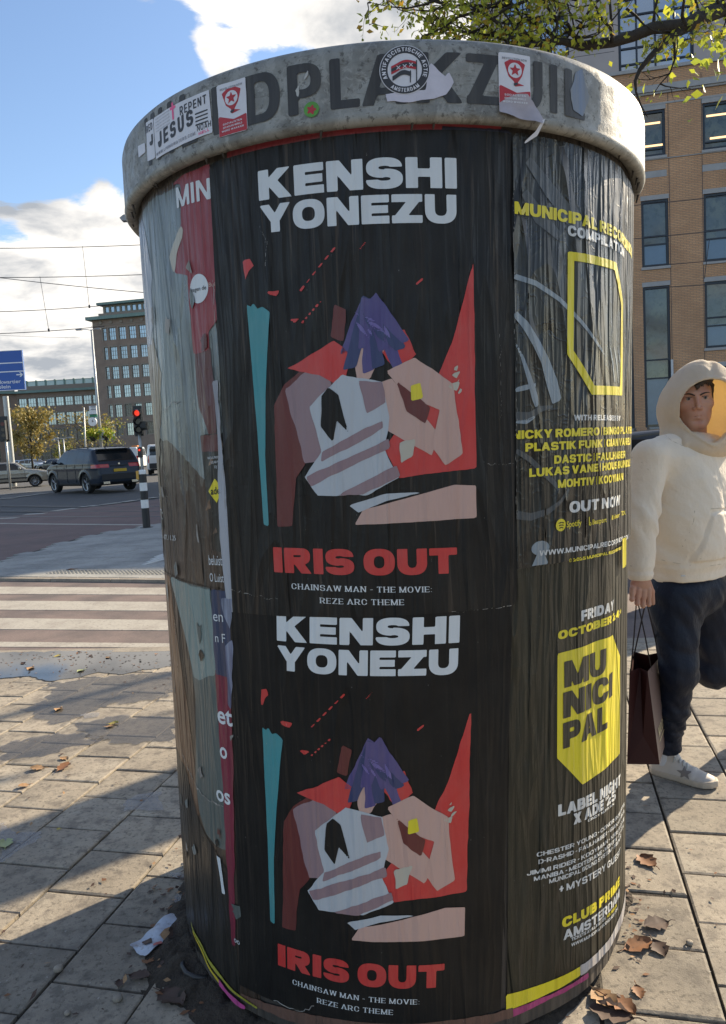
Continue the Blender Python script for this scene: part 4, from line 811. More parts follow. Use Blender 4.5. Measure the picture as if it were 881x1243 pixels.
m_gtile = mat('grey_island_tile', (.36, .35, .32), .85, coord=W_, noise=(20, .2), var=[(1.2, (.17, .17, .16), .8, .4, .7)], bump=[(200, .4, .003)])
m_kerb = mat('kerb_stone', (.30, .26, .21), .85, coord=W_, noise=(60, .3), var=[(5, (.16, .14, .12), .7, .45, .7)], bump=[(160, .8, .004)])
flat('ground', [(-1800, -400), (1800, -400), (1800, 2500), (-1800, 2500)], -.075, m_asph)
K0 = np.array([-2.87, 5.86]); K1 = np.array([1.83, 5.23]); KD = (K1-K0)/np.linalg.norm(K1-K0); KN = np.array([-KD[1], KD[0]])   # kerb line, normal away from camera
kp = lambda s, d=0: tuple(K0+KD*s+KN*d)
flat('pavement_bed', [(-9, -4), (9, -4), kp(11.5), kp(-8)], -.012, m_joint)
pav = empty('pavement', (0, 0, 0)); pav['kind'] = 'structure'
I0 = np.array([-4.75, 9.89]); I1 = np.array([-2.4, 9.05]); ID = (I1-I0)/np.linalg.norm(I1-I0)
ip = lambda s, d=0: tuple(I0+ID*s+np.array([-ID[1], ID[0]])*d)
flat('cycle_path', [kp(-10, .13), kp(14, .13), ip(14, 0), (2.5, 9.6), ip(5.4, 0), ip(-6, 0)], -.035, m_path)
# kerb stones
def kerb(n0, n1, fn, d0, d1, z, L=.9, name='kerb_stone'):
    for i in range(n0, n1):
        mb = MB(); mb.prism([fn(i*L+.004, d0), fn((i+1)*L-.004, d0), fn((i+1)*L-.004, d1), fn(i*L+.004, d1)], lambda a, b, d: (a, b, d), -.1, z+rng.uniform(-.002, .002)); mb.build(name, m_kerb, kerbs)
kerbs = empty('kerb', (0, 0, 0)); kerbs['kind'] = 'structure'
kerb(-4, 9, kp, .004, .125, .002); kerb(-3, 7, ip, -.10, -.004, .0)
# zebra bars, each a sheet 4 mm above the path
zb = []
for (ya0, yb0, ya1, yb1) in ((712.5, 721.3, 713.8, 722.3), (729.5, 740.5, 731, 741.8), (750.6, 764.2, 753, 765.6), (779.5, 785.6, 781.4, 786.4)):
    A_, B_, C_, D_ = gp(0, yb0, -.035), gp(204, yb1, -.035), gp(204, ya1, -.035), gp(0, ya0, -.035)
    d1 = (B_-A_)*1.0; d2 = (C_-D_)
    o = flat('zebra_stripe', [A_-d1*2.2, B_+d1*.25, C_+d2*.25, D_-d2*2.2], -.031, m_line, thick=.004)
# traffic island with small grey tiles
isl = [ip(-1.75, .004), ip(5.4, .004), (.6, 11), (-1, 17.6), (-4.13, 16.2), gp(140, 644, 0)[:2], gp(100, 651, 0)[:2], gp(70, 660, 0)[:2], gp(35, 670, 0)[:2], gp(0, 683, 0)[:2]]
flat('island_bed', isl, -.010, m_joint)
GA = R(13.5); e1 = np.array([math.cos(GA), -math.sin(GA)]); e2 = np.array([math.sin(GA), math.cos(GA)])
def clip_poly(P, p0, n):
    out = []
    for i in range(len(P)):
        a, b = P[i-1], P[i]; da, db = (a-p0)@n, (b-p0)@n
        if da <= 0: 
            if db > 0: out.append(a+(b-a)*da/(da-db))
            else: out.append(b)
        elif db <= 0: out.append(a+(b-a)*da/(da-db)); out.append(b)
    return out
def inside(p, P): 
    P = np.array([q[:2] for q in P]); return float(sd_poly(np.array([p[0]]), np.array([p[1]]), P)[0]) < -.02
mb = MB(); f1 = np.array([ID[0], ID[1]]); f2 = np.array([-ID[1], ID[0]])
for i in range(-26, 20):
    for j in range(0, 34):
        c = I0+f1*(i*.305+(.15 if j % 2 else 0)+.15)+f2*(j*.30+.16)
        if inside(c, isl): mb.box((c[0], c[1], -.012+rng.uniform(-.0015, .0015)), (.297, .292, .03), rot=[[f1[0], f2[0], 0], [f1[1], f2[1], 0], [0, 0, 1]])
it = mb.build('island_tiles', m_gtile); it['kind'] = 'stuff'
# tactile studs at the edge of the island and white guide ribs
mb = MB()
for i in range(int(6.5/.06)):
    for j in range(5):
        c = np.array(gp(55, 697, 0)[:2])+f1*(i*.06)+f2*(j*.06+.04); mb.box((c[0], c[1], .006), (.03, .03, .008))
st = mb.build('tactile_studs', m_gtile); st['kind'] = 'stuff'
gl = empty('guide_ribs', (0, 0, 0)); gl['kind'] = 'structure'
for k in range(4):
    a, b = gp(174+5*k, 686-3.2*k, 0), gp(260, 662-2.8*k, 0); d = (b-a)/np.linalg.norm(b-a); n_ = np.array([-d[1], d[0], 0])*.03
    mb = MB(); mb.prism([tuple((a-n_)[:2]), tuple((b-n_)[:2]), tuple((b+n_)[:2]), tuple((a+n_)[:2])], lambda x, y, z: (x, y, z), .0, .010); mb.build('guide_rib', mat('white_rib', (.55, .55, .52), .7) if k == 0 else bpy.data.materials['white_rib'], gl)
# junction beyond: red asphalt field, rails, road markings
flat('tram_lane', [(-40, 18), (-14, 9), (8, 8.2), (8, 17), (9, 26), gp(300, 592)[:2], gp(193, 604)[:2], gp(30, 622.5)[:2], gp(-150, 641)[:2]], -.050, m_redas)
def gline(name, pts, w, z, m):
    P = [gp(x, y, z)[:2] for x, y in pts]; mb = MB()
    for a, b in zip(P[:-1], P[1:]):
        d = (b-a)/np.linalg.norm(b-a); n_ = np.array([-d[1], d[0]])*w/2; mb.prism([tuple(a-n_), tuple(b-n_), tuple(b+n_), tuple(a+n_)], lambda x, y, q: (x, y, q), z-.004, z)
    o = mb.build(name, m); o['kind'] = 'structure'; return o
m_rail = mat('tram_rail_steel', (.05, .048, .045), .45, metal=.6)
for pts in ([(-120, 620.0), (60, 620.6), (260, 620.5)], [(-120, 627), (60, 627.2), (260, 626.5)], [(-120, 613), (60, 614.5), (260, 614.5)]): gline('tram_rail', pts, .12, -.044, m_rail)
gline('road_line', [(-120, 633.8), (60, 636), (260, 637.6)], .14, -.046, m_line)
for (x0, y0, x1, y1) in ((-8, 629.5, 20, 628.5), (30, 624.3, 55, 623), (65, 620, 92, 616.6), (98, 615.4, 118, 613), (124, 612.4, 144, 610), (148, 609.5, 165, 606.8), (170, 606, 190, 603.4), (196, 602.8, 214, 600.6),
                         (0, 605, 18, 604.4), (20, 603, 38, 601), (40, 600.5, 56, 598.6), (0, 600.5, 40, 596.5)):
    gline('road_dash', [(x0, y0), (x1, y1)], .32, -.045, m_line)
# near tiles
TW, TL, TP = .306, .272, -1.436
tiles = []
for i in range(-26, 26):
    for j in range(-20, 30):
        s0 = TP+i*TW; t0 = (2.215 if i % 2 else 2.079)+j*TL
        c = e1*(s0+TW/2)+e2*(t0+TL/2)
        if abs(c[0]) > 8 or c[1] < -2: continue
        g_ = .005; P = [e1*(s0+a)+e2*(t0+b) for a, b in ((g_, g_), (TW-g_, g_), (TW-g_, TL-g_), (g_, TL-g_))]
        dd = [(p-K0)@KN for p in P]
        if min(dd) > -.01: continue
        if math.hypot(c[0]-AX, c[1]-AY) < .45: continue
        full = max(dd) <= -.0; vis = 0
        if c[1] > .9:
            x_, y_ = proj((c[0], c[1], 0)); vis = (-40 < x_ < 921 and y_ < 1300) and not (238 < x_ < 745)
        tiles.append((not vis, math.hypot(*c), c, P if full else clip_poly([np.array(p) for p in P], K0, KN), full))
tiles.sort(key=lambda t: (t[0], t[1]))
def tile_mesh(a, b, top=0., drop=.003, bev=.006):
    bmx = bmesh.new(); bo = [bmx.verts.new((x, y, -.03)) for x, y in ((-a, -b), (a, -b), (a, b), (-a, b))]; mi = [bmx.verts.new((x, y, -drop)) for x, y in ((-a, -b), (a, -b), (a, b), (-a, b))]
    jit = [(rng.uniform(.6, 1.6)) for _ in range(4)]
    tp = [bmx.verts.new((x-math.copysign(bev*q, x), y-math.copysign(bev*q, y), 0)) for (x, y), q in zip(((-a, -b), (a, -b), (a, b), (-a, b)), jit)]
    for r0, r1 in ((bo, mi), (mi, tp)):
        for k in range(4): bmx.faces.new((r0[k], r0[(k+1) % 4], r1[(k+1) % 4], r1[k]))
    bmx.faces.new(tp); me = bpy.data.meshes.new('paving_tile'); bmx.to_mesh(me); bmx.free(); me.materials.append(m_tile); return me
tms = [tile_mesh(TW/2-.0046, TL/2-.0046) for _ in range(6)]; rest = MB(); nt = 0
for (inv, dist, c, P, full) in tiles:
    if full and not inv and nt < 296:
        o = bpy.data.objects.new('paving_tile', tms[nt % 6]); COL.objects.link(o); o.parent = pav; o.location = (c[0], c[1], rng.uniform(-.0025, .0018)); o.rotation_euler = (rng.normal()*.004, rng.normal()*.004, -GA+rng.normal()*.003+(math.pi if rng.random() < .5 else 0)); nt += 1
    elif len(P) > 2:
        rest.prism([tuple(p) for p in P], lambda a, b, d: (a, b, d), -.03, rng.uniform(-.002, .001))
rt = rest.build('paving_tile', m_tile, pav); rt['kind'] = 'stuff'
# puddle along the kerb
m_water = mat('rain_water', (.035, .036, .04), .04, spec=1.); m_water.node_tree.nodes['Principled BSDF'].inputs['Alpha'].default_value = .92
pud = [gp(x, y, .0)[:2] for x, y in ((-60, 793), (0, 792.5), (60, 791), (120, 790), (215, 788), (230, 800), (200, 811), (170, 814), (150, 819), (120, 816), (95, 823), (60, 827), (30, 821), (0, 824), (-60, 828))]
P, T = poly_field(np.array(pud), .02, .02, .02, 3); o = mesh('puddle', np.c_[P, np.full(len(P), .0035)], T, m_water); o['kind'] = 'structure'
m_dampshade = mat('damp_shade_film', (.06, .055, .05), .25, spec=.6, coord=W_); m_dampshade.node_tree.nodes['Principled BSDF'].inputs['Alpha'].default_value = .5  # wet film whose dark colour also stands in for soft tree shadow
for k, (pts) in enumerate(([(60, 830), (120, 822), (215, 815), (215, 838), (190, 850), (140, 855), (100, 870), (60, 880), (30, 862), (60, 850)], [(90, 880), (150, 868), (215, 872), (215, 900), (160, 903), (110, 899)], [(0, 905), (70, 889), (130, 897), (60, 915), (0, 925)])):
    P, T = poly_field(np.array([gp(x, y)[:2] for x, y in pts]), .02, .02, .05, 10+k); o = mesh('damp_shade_patch', np.c_[P, np.full(len(P), .0028)], T, m_dampshade); o['kind'] = 'structure'  # damp paving and blotchy tree shade, laid as one dark sheet
m_spill = mat('whitish_spill', (.34, .34, .35), .5, coord=W_, noise=(40, .3)); m_spill.node_tree.nodes['Principled BSDF'].inputs['Alpha'].default_value = .38
for k, (pts) in enumerate(([(0, 1000), (20, 1012), (50, 1010), (45, 1022), (20, 1035), (0, 1048)], [(145, 978), (170, 965), (200, 960), (190, 972), (200, 985), (175, 984), (150, 985)], [(98, 868), (118, 866), (122, 871), (104, 873)], [(205, 1062), (226, 1060), (222, 1068), (206, 1068)])):
    P, T = poly_field(np.array([gp(x, y)[:2] for x, y in pts]), .008, .008, .018, 20+k); o = mesh('dried_spill', np.c_[P, np.full(len(P), .0032)], T, m_spill); o['kind'] = 'structure'

# ------------------------------------------------------------------ buildings
def brickmat(name, c1, c2, mort, bw=.215, bh=.062, ms=.012, rough=.85):
    m = bpy.data.materials.new(name); m.use_nodes = True; t = m.node_tree; n = t.nodes; l = t.links; b = n['Principled BSDF']; uv = n.new('ShaderNodeUVMap'); uv.uv_map = 'UVMap'
    q = n.new('ShaderNodeTexBrick'); q.inputs['Scale'].default_value = 1; q.inputs['Brick Width'].default_value = bw; q.inputs['Row Height'].default_value = bh; q.inputs['Mortar Size'].default_value = ms; q.inputs['Mortar Smooth'].default_value = .3
    q.inputs['Color1'].default_value = (*c1, 1); q.inputs['Color2'].default_value = (*c2, 1); q.inputs['Mortar'].default_value = (*mort, 1); l.new(uv.outputs[0], q.inputs[0])
    ns = n.new('ShaderNodeTexNoise'); ns.inputs['Scale'].default_value = .7; ns.inputs['Detail'].default_value = 7; l.new(uv.outputs[0], ns.inputs[0])
    mr = n.new('ShaderNodeMapRange'); l.new(ns.outputs[0], mr.inputs[0]); mr.inputs[1].default_value = .3; mr.inputs[2].default_value = .7; mr.inputs[3].default_value = .85; mr.inputs[4].default_value = 1.13
    vm = n.new('ShaderNodeVectorMath'); vm.operation = 'SCALE'; l.new(q.outputs[0], vm.inputs[0]); l.new(mr.outputs[0], vm.inputs['Scale']); l.new(vm.outputs[0], b.inputs['Base Color']); b.inputs['Roughness'].default_value = rough
    bp = n.new('ShaderNodeBump'); bp.inputs['Strength'].default_value = .5; bp.inputs['Distance'].default_value = .01; l.new(q.outputs[1], bp.inputs['Height']); bp.invert = True; l.new(bp.outputs[0], b.inputs['Normal']); return m
class Facade:
    def __init__(s, px, Y, yaw):
        p = at(px, 540, Y); s.o = np.array([p[0], p[1]]); s.d = np.array([math.cos(yaw), math.sin(yaw)]); s.n = np.array([-s.d[1], s.d[0]]); s.yaw = yaw     # n points away from camera
    def px(s, x, y):
        d = ray(x, y); A = np.array([[d[0], -s.d[0]], [d[1], -s.d[1]]]); t, q = np.linalg.solve(A, s.o-CAMP[:2]); return q, CAMH+d[2]*t
    def P(s, a, z, dep=0.): q = s.o+s.d*a+s.n*dep; return (q[0], q[1], z)
    def wall(s, name, s0, s1, z0, z1, wins, m, parent, rev=.22, dep=0., mrev=None):
        """wins: (s0,s1,z0,z1) real openings with reveals"""
        us = sorted({s0, s1, *[w[0] for w in wins], *[w[1] for w in wins]}); zs = sorted({z0, z1, *[w[2] for w in wins], *[w[3] for w in wins]})
        V = []; F = []; U = []
        def q(pts, uv): k = len(V); V.extend(pts); U.extend(uv); F.append((k, k+1, k+2, k+3))
        for a, b in zip(us[:-1], us[1:]):
            for c, d in zip(zs[:-1], zs[1:]):
                mx_, mz_ = (a+b)/2, (c+d)/2
                if any(w[0] < mx_ < w[1] and w[2] < mz_ < w[3] for w in wins) or a < s0-1e-6 or b > s1+1e-6 or c < z0-1e-6 or d > z1+1e-6: continue
                q([s.P(a, c, dep), s.P(b, c, dep), s.P(b, d, dep), s.P(a, d, dep)], [(a, c), (b, c), (b, d), (a, d)])
        for w in wins:
            a, b, c, d = w; e = dep+rev
            q([s.P(a, c, dep), s.P(a, c, e), s.P(a, d, e), s.P(a, d, dep)], [(0, c), (rev, c), (rev, d), (0, d)]); q([s.P(b, c, e), s.P(b, c, dep), s.P(b, d, dep), s.P(b, d, e)], [(0, c), (rev, c), (rev, d), (0, d)])
            q([s.P(a, c, dep), s.P(b, c, dep), s.P(b, c, e), s.P(a, c, e)], [(a, 0), (b, 0), (b, rev), (a, rev)]); q([s.P(a, d, e), s.P(b, d, e), s.P(b, d, dep), s.P(a, d, dep)], [(a, 0), (b, 0), (b, rev), (a, rev)])
        return mesh(name, V, F, m, parent, False, uv=U)
    def box(s, name, s0, s1, z0, z1, d0, d1, m, parent):
        mb = MB(); mb.prism([(s0, z0), (s1, z0), (s1, z1), (s0, z1)], lambda a, b, d: s.P(a, b, d), d0, d1); return mb.build(name, m, parent)
def win_mesh(w, h, bars_v, bars_h, fr, m, dep=.06, bw=None):
    """frame in local x,z, centred on the sill middle"""
    mb = MB(); bw = bw or fr*.6
    mb.box((-w/2+fr/2, 0, h/2), (fr, dep, h)); mb.box((w/2-fr/2, 0, h/2), (fr, dep, h)); mb.box((0, 0, fr/2), (w-2*fr, dep, fr)); mb.box((0, 0, h-fr/2), (w-2*fr, dep, fr))
    for x in bars_v: mb.box((x*w-w/2, 0, h/2), (bw, dep*.8, h-2*fr))
    for z in bars_h: mb.box((0, 0, z*h), (w-2*fr, dep*.7, bw))
    me_o = mb.build('window_frame', m); me = me_o.data; bpy.data.objects.remove(me_o); return me
def pane_mesh(w, h, m):
    me = bpy.data.meshes.new('pane'); me.from_pydata([(-w/2, 0, 0), (w/2, 0, 0), (w/2, 0, h), (-w/2, 0, h), (-w/2, .012, 0), (w/2, .012, 0), (w/2, .012, h), (-w/2, .012, h)], [], [(0, 1, 2, 3), (7, 6, 5, 4), (0, 4, 5, 1), (1, 5, 6, 2), (2, 6, 7, 3), (3, 7, 4, 0)]); me.materials.append(m); return me
_wc = {}
def window(F, s_, z, w, h, key, bars_v, bars_h, fr, mf, mp, parent, dep=.16, label=None):
    k = (key, round(w, 3), round(h, 3), mp.name)
    if k not in _wc: _wc[k] = (win_mesh(w, h, bars_v, bars_h, fr, mf), pane_mesh(w-.02, h-.02, mp))
    a, b = _wc[k]; o = bpy.data.objects.new('window', a); COL.objects.link(o); o.parent = parent; p = F.P(s_, z, dep); loc = to_local(parent, np.array([p]))[0]; o.location = loc; o.rotation_euler[2] = F.yaw-parent.rotation_euler[2]
    c = bpy.data.objects.new('pane', b); COL.objects.link(c); c.parent = o; c.location = (0, .035, .01); return o

# far office tower and its lower wing
m_bb = brickmat('brown_office_brick', (.31, .215, .160), (.26, .178, .135), (.27, .22, .18)); m_stone = mat('pale_office_stone', (.27, .235, .19), .8, noise=(1.5, .15)); m_copper = mat('green_copper_roof', (.16, .25, .22), .6, noise=(1, .2))
m_wf = mat('pale_window_frames', (.30, .28, .24), .6); m_glassf = mat('office_window_glass', (.30, .36, .40), .12, spec=1., noise=(.3, .4), coord='World', metal=.7)
m_glassd = mat('dark_office_window_glass', (.03, .035, .035), .15, spec=.8, noise=(.3, .4), coord='World')
FT = Facade(124.5, 140, R(-11.0)); tower = empty('office_tower', (FT.o[0], FT.o[1], 0), 'tall brown brick office tower with a green copper roof edge, behind the traffic lights', 'office building')
zt = FT.px(116, 389)[1]; L = 30.; wins = []; rows = (397.5, 421, 445, 468, 491.5, 514.5)
for ri, y in enumerate(rows):
    zt0 = FT.px(136, y)[1]; zb0 = FT.px(136, y+15.3)[1]
    for ci in range(16):
        xc = 126 if ci == 0 else 136+12.65*(ci-1); w2 = 4.2 if ci == 0 else 8.6
        a = FT.px(130.4, 450)[0]
        if ci: a = FT.px(139.8, 450)[0]+1.93*(ci-1)
        wd_ = .66 if ci == 0 else 1.32
        if a+wd_/2 < L-.5: wins.append((a-wd_/2, a+wd_/2, zb0, zt0, ri, ci))
FT.wall('wall', 0, L, -1, zt, [w[:4] for w in wins], m_bb, tower, .3)
for (a, b, c, d, ri, ci) in wins:
    window(FT, (a+b)/2, c, b-a, d-c, 'far%d' % (ci > 0), (.33, .66) if ci else (.5,), (.33, .66), .09, m_wf, m_glassf if (ri < 4 or (ri+ci) % 3) else m_glassd, tower, .2)
    FT.box('window_surround', a-.12, b+.12, d, d+.16, -.05, .1, m_stone, tower) if ci < 7 else None
    FT.box('window_surround', a-.15, a, c-.12, d, -.04, .1, m_stone, tower) if ci < 7 else None
FT.box('side_wall', 0, .4, -1, zt, .01, 18, m_bb, tower); FT.box('cornice', -.8, L+.5, zt, zt+.55, -.9, 18, m_copper, tower); FT.box('frieze', -.2, L, zt-1.0, zt-.9, -.1, -.01, m_stone, tower)
for k in range(8): 
    mb = MB(); a = FT.px(122+12.6*k, 392)[0]; mb.lathe([(.001, -.12), (.30, -.12), (.30, .02)], (0, 0, 0), 12, 'y'); o = mb.build('roundel', m_stone, None); o.parent = tower; o.location = to_local(tower, np.array([FT.P(a, zt-.5, -.02)]))[0]; o.rotation_euler[2] = FT.yaw
z1 = FT.px(125, 378)[1]; z2 = FT.px(125, 369)[1]
pw = [(1.6+1.05*k, 1.6+1.05*k+.75, z1+.1, z2-.15) for k in range(24)]
FT.box('parapet', .6, L-.5, zt+.55, z1-.1, 1.3, 17, m_bb, tower); FT.wall('penthouse', 1.2, L-1.2, z1-.1, z2+.1, pw, m_stone, tower, .2, 2.)
for k, w in enumerate(pw): window(FT, (w[0]+w[1])/2, w[2], w[1]-w[0], w[3]-w[2], 'ph', (), (), .08, m_copper, m_glassf, tower, 2.12)
FT.box('roof', .5, L, z2+.1, z2+.5, 1.0, 17, m_copper, tower)
mb = MB(); mb.lathe([(.9, 0), (.85, .4), (.5, .8), (.1, 1.)], FT.P(FT.px(160, 400)[0], z2+.5, 6), 16); mb.box(FT.P(FT.px(166, 400)[0], z2+.9, 6), (1.6, 1, .9)); mb.build('roof_unit', m_stone, tower)
FW = Facade(25, 163, R(-1)); wing = empty('office_wing', (FW.o[0], FW.o[1], 0), 'lower brown brick office wing with a glazed roof balustrade, left of the tower', 'office building')
Lw = FW.px(122, 500)[0]; zw = FW.px(60, 476)[1]; wins = []
for ri, (y0, y1) in enumerate(((482, 493), (501, 516), (521, 537), (544, 558))):
    for ci in range(9):
        a = FW.px(39.5+11.25*(ci-1), 500)[0]
        if .9 < a < Lw-.6: wins.append((a-.85, a+.85, FW.px(60, y1)[1], FW.px(60, y0)[1], ri, ci))
FW.wall('wall', 0, Lw+3, -2, zw, [w[:4] for w in wins], m_bb, wing, .3)
for (a, b, c, d, ri, ci) in wins:
    window(FW, (a+b)/2, c, b-a, d-c, 'w%d' % ri, (.33, .66), (.4,), .1, m_wf, m_glassf if ri < 2 else m_glassd, wing, .2)
    FW.box('window_surround', a-.15, b+.15, d, d+.16, -.05, .1, m_stone, wing); FW.box('window_surround', a-.17, a, c-.1, d, -.04, .1, m_stone, wing)
FW.box('eave', -.5, Lw+3, zw, zw+.5, -.8, 12, m_copper, wing); zp = FW.px(60, 467)[1]; FW.box('parapet', 0, Lw+3, zw+.5, zp, 1, 12, m_bb, wing)
zr = FW.px(60, 461)[1]; m_bal = mat('balustrade_glass', (.42, .55, .52), .2, spec=.8); n_ = int((Lw+3)/2)
for k in range(n_+1):
    FW.box('balustrade_post', k*2-.18, k*2+.18, zp, zr+.15, 1.0, 1.4, m_copper, wing)
    if k < n_: FW.box('balustrade_panel', k*2+.2, k*2+1.8, zp, zr-.1, 1.15, 1.2, m_bal, wing)
FW.box('handrail', 0, n_*2, zr-.1, zr, 1.1, 1.3, m_copper, wing)
FL = Facade(25.2, 163, R(38)); FL.d = -FL.d; FL.n = np.array([FL.n[0], FL.n[1]]); 
lw = [(-(-a) , a+1.5, FW.px(60, y1)[1], FW.px(60, y0)[1]) for a in (1.2, 4.0, 8, 10.8, 15, 18) for (y0, y1) in ((482, 493), (501, 516), (521, 537), (544, 558))]
FL.wall('end_wall', 0, 22, -2, zw, [(a, b, c, d) for a, b, c, d in lw], m_bb, wing, .3)
for (a, b, c, d) in lw:
    o = window(FL, (a+b)/2, c, b-a, d-c, 'l%d' % int(c), (.33, .66), (.4,), .1, m_wf, m_glassd, wing, .2)
FL.box('end_eave', -.4, 22, zw, zw+.5, -.8, 8, m_copper, wing); FL.box('end_parapet', 0, 22, zw+.5, zp, .9, 8, m_bb, wing)

# brick block on the right
m_ob = brickmat('orange_brick', (.64, .355, .19), (.56, .295, .155), (.36, .235, .15)); m_sill = mat('grey_stone_sill', (.38, .37, .36), .8, noise=(3, .12)); m_navy = mat('dark_navy_window_frame', (.012, .02, .032), .4)
m_gl = mat('clear_office_glass', (.05, .065, .06), .05, spec=1., coord='World', var=[(1.1, (.12, .13, .08), .8, .42, .62), (4, (.02, .03, .02), .8, .5, .6)]); m_blue = mat('pale_blue_spandrel_glass', (.10, .17, .24), .14, spec=.8, noise=(1, .15)); m_dgl = mat('dark_ground_floor_glass', (.018, .02, .022), .08, spec=.8)
FB = Facade(812, 30, R(-12)); brick = empty('brick_building', (FB.o[0], FB.o[1], 0), 'orange brick building with dark framed windows and grey stone sills, behind the hooded man', 'building')
q = lambda x, y: FB.px(x, y)
zB = lambda x, y: q(x, y)[1]
sW = lambda x: q(x, 300)[0]
top = zB(812, 83)
r1 = (zB(812, 187.5), zB(812, 131)); r2 = (zB(812, 322), zB(812, 240.5)); r3 = (zB(812, 520), zB(812, 346)); r3b = (zB(854, 423), zB(854, 342.5)); r4b = (zB(854, 530), zB(854, 446))
u1 = [(sW(733), sW(810)), (sW(852.5), sW(930))]; u2 = [(sW(733), sW(766)), (sW(779), sW(812)), (sW(854.5), sW(888)), (sW(901), sW(934))]
per = u2[2][0]-u2[0][0]; 
cols1 = [(u1[0][0]+k*per, u1[0][1]+k*per) for k in range(-4, 4)]; cols2 = [(a+k*per, b+k*per) for k in range(-4, 4) for a, b in ((u2[0][0], u2[0][1]), (u2[1][0], u2[1][1]))]
wins = [(a, b, *r1) for a, b in cols1]+[(a, b, *r2) for a, b in cols2]+[(a, b, *(r3 if a < sW(830) else r3b)) for a, b in cols2]+[(a, b, *r4b) for a, b in cols1 if a > sW(830)]
S0, S1 = cols2[0][0]-1.2, cols2[-1][1]+1.2
FB.wall('wall', S0, S1, -.1, top, wins, m_ob, brick, .16)
m_lampin = mat('lit_ceiling_tube', (.9, .7, .45), .5, emit=(1, .62, .3, .9))
for (a, b, c, d) in wins:
    w_, h_ = b-a, d-c; key = 'r%.1f_%.1f' % (w_, h_)
    if h_ < 2.2 and w_ > 2: bars_v, bars_h = (.5,), (.17,)
    elif c > 4.5 and w_ < 2: bars_v, bars_h = (), (.335, .46)
    elif d < 4.6 and c < 2: bars_v, bars_h = ((.5,), (.5,)) if w_ > 2 else ((), (.2, .4, .56, .69, .78))
    else: bars_v, bars_h = (), (.36, .49)
    if c < .8 and w_ < 2: bars_h = (.385, .545, .70, .76)
    vis = sW(700) < (a+b)/2 < sW(960)
    o = window(FB, (a+b)/2, c, w_, h_, key, bars_v, bars_h, .09, m_navy, m_gl if c > .8 or w_ < 2 else m_dgl, brick, .07)
    if w_ < 2:      # blue lower lights, real panels in front of the clear pane
        def pan(z0, z1, m): 
            mb = MB(); mb.box((0, .022, (z0+z1)/2*h_), (w_-.2, .02, (z1-z0)*h_-.04)); p = mb.build('pane', m, None); p.parent = o
        if c > 4.5: pan(.03, .335, m_blue)
        elif c > .8: pan(.03, .36, m_blue)
        else: pan(.385, .545, m_blue); pan(.545, .70, m_blue); pan(.02, .385, m_dgl)
    if vis and w_ > 2 and c > 4:
        for zz_, xx in ((.82, -.25), (.28, -.2), (.82, .25), (.28, .3)):
            mb = MB(); mb.box((xx*w_, .030, zz_*h_*.9), (w_*.36, .012, .07)); p = mb.build('ceiling_lamp', m_lampin, None); p.parent = o
    FB.box('sill', a-.04, b+.04, c-.10, c-.002, -.05, .12, m_sill, brick); FB.box('lintel', a-.02, b+.02, d+.002, d+.17, -.012, .1, m_sill, brick)
FB.box('sill_course', S0, S1, r1[0]-.13, r1[0]-.103, -.03, .0, m_sill, brick); FB.box('lintel_course', S0, S1, r1[1]+.172, r1[1]+.24, -.02, .0, m_sill, brick)
zc = zB(812, 106); FB.box('moulding', S0, S1, zc-.12, zc+.12, -.14, -.002, m_sill, brick); FB.box('moulding', S0, S1, zc-.19, zc-.122, -.08, -.002, m_sill, brick)
for a, b in cols1: zz_ = zB(781, 213); FB.box('stone_band', a-.02, b+.02, zz_-.12, zz_+.12, -.01, .05, m_sill, brick)
FB.box('coping', S0, S1, top, top+.12, -.08, 1.5, m_sill, brick)
for x in (812.5, 852.5):
    FB.box('expansion_joint', sW(x)+.02, sW(x)+.04, .5, top-.3, -.004, .0, m_navy, brick)
mb = MB(); mb.tube([FB.P(sW(812.5), .2, -.12), FB.P(sW(812.5), zB(812, 437), -.12)], .05, 8); mb.build('rainwater_pipe', mat('pale_pipe', (.6, .6, .6), .5), brick)
FB.box('side_wall', S0, S0+.3, -.1, top, .01, 14, m_ob, brick); FB.box('roof', S0, S1, top-.3, top-.1, .3, 14, m_sill, brick)
FP = Facade(592, 37, R(-12)); pale = empty('stone_tower_block', (FP.o[0], FP.o[1], 0), 'tall pale stone clad block with large gridded windows, rising above the brick building', 'building')
m_clad = mat('pinkish_stone_cladding', (.42, .36, .335), .7, noise=(.8, .08), coord='World'); sP = lambda x: FP.px(x, 40)[0]; zP = lambda x, y: FP.px(x, y)[1]
m_skyg = mat('reflective_sky_glass', (.38, .44, .50), .06, metal=.85)
bw_ = [(sP(750), sP(842), zP(800, 83)-.3, zP(800, -60)), (sP(613), sP(645), zP(630, 60), zP(630, 22)), (sP(613), sP(645), zP(630, 18), zP(630, -40)), (sP(655), sP(690), zP(670, 70), zP(670, 20)), (sP(900), sP(990), zP(900, 80), zP(900, -60))]
FP.wall('wall', 0, sP(1100), 0, zP(800, -160), [tuple(w) for w in bw_], m_clad, pale, .2)
for w in bw_:
    big = w[1]-w[0] > 2.5; nv = 3 if big else 1; window(FP, (w[0]+w[1])/2, w[2], w[1]-w[0], w[3]-w[2], 'b%.1f%.1f' % (w[0], w[2]), [k/(nv+1) for k in range(1, nv+1)], [k*.1333 for k in range(1, 8)] if big else (.5,), .12, m_navy, m_skyg, pale, .12)
for k in range(1, 14): FP.box('cladding_joint', 0, sP(745), k*1.2+6, k*1.2+6.02, -.003, .0, m_navy, pale)
FP.box('corner_return', -.02, .0, 0, zP(800, -160), .0, 10, m_clad, pale)
FP.box('roof', 0, sP(1100), zP(800, -160), zP(800, -160)+.3, -.05, 10, m_sill, pale)

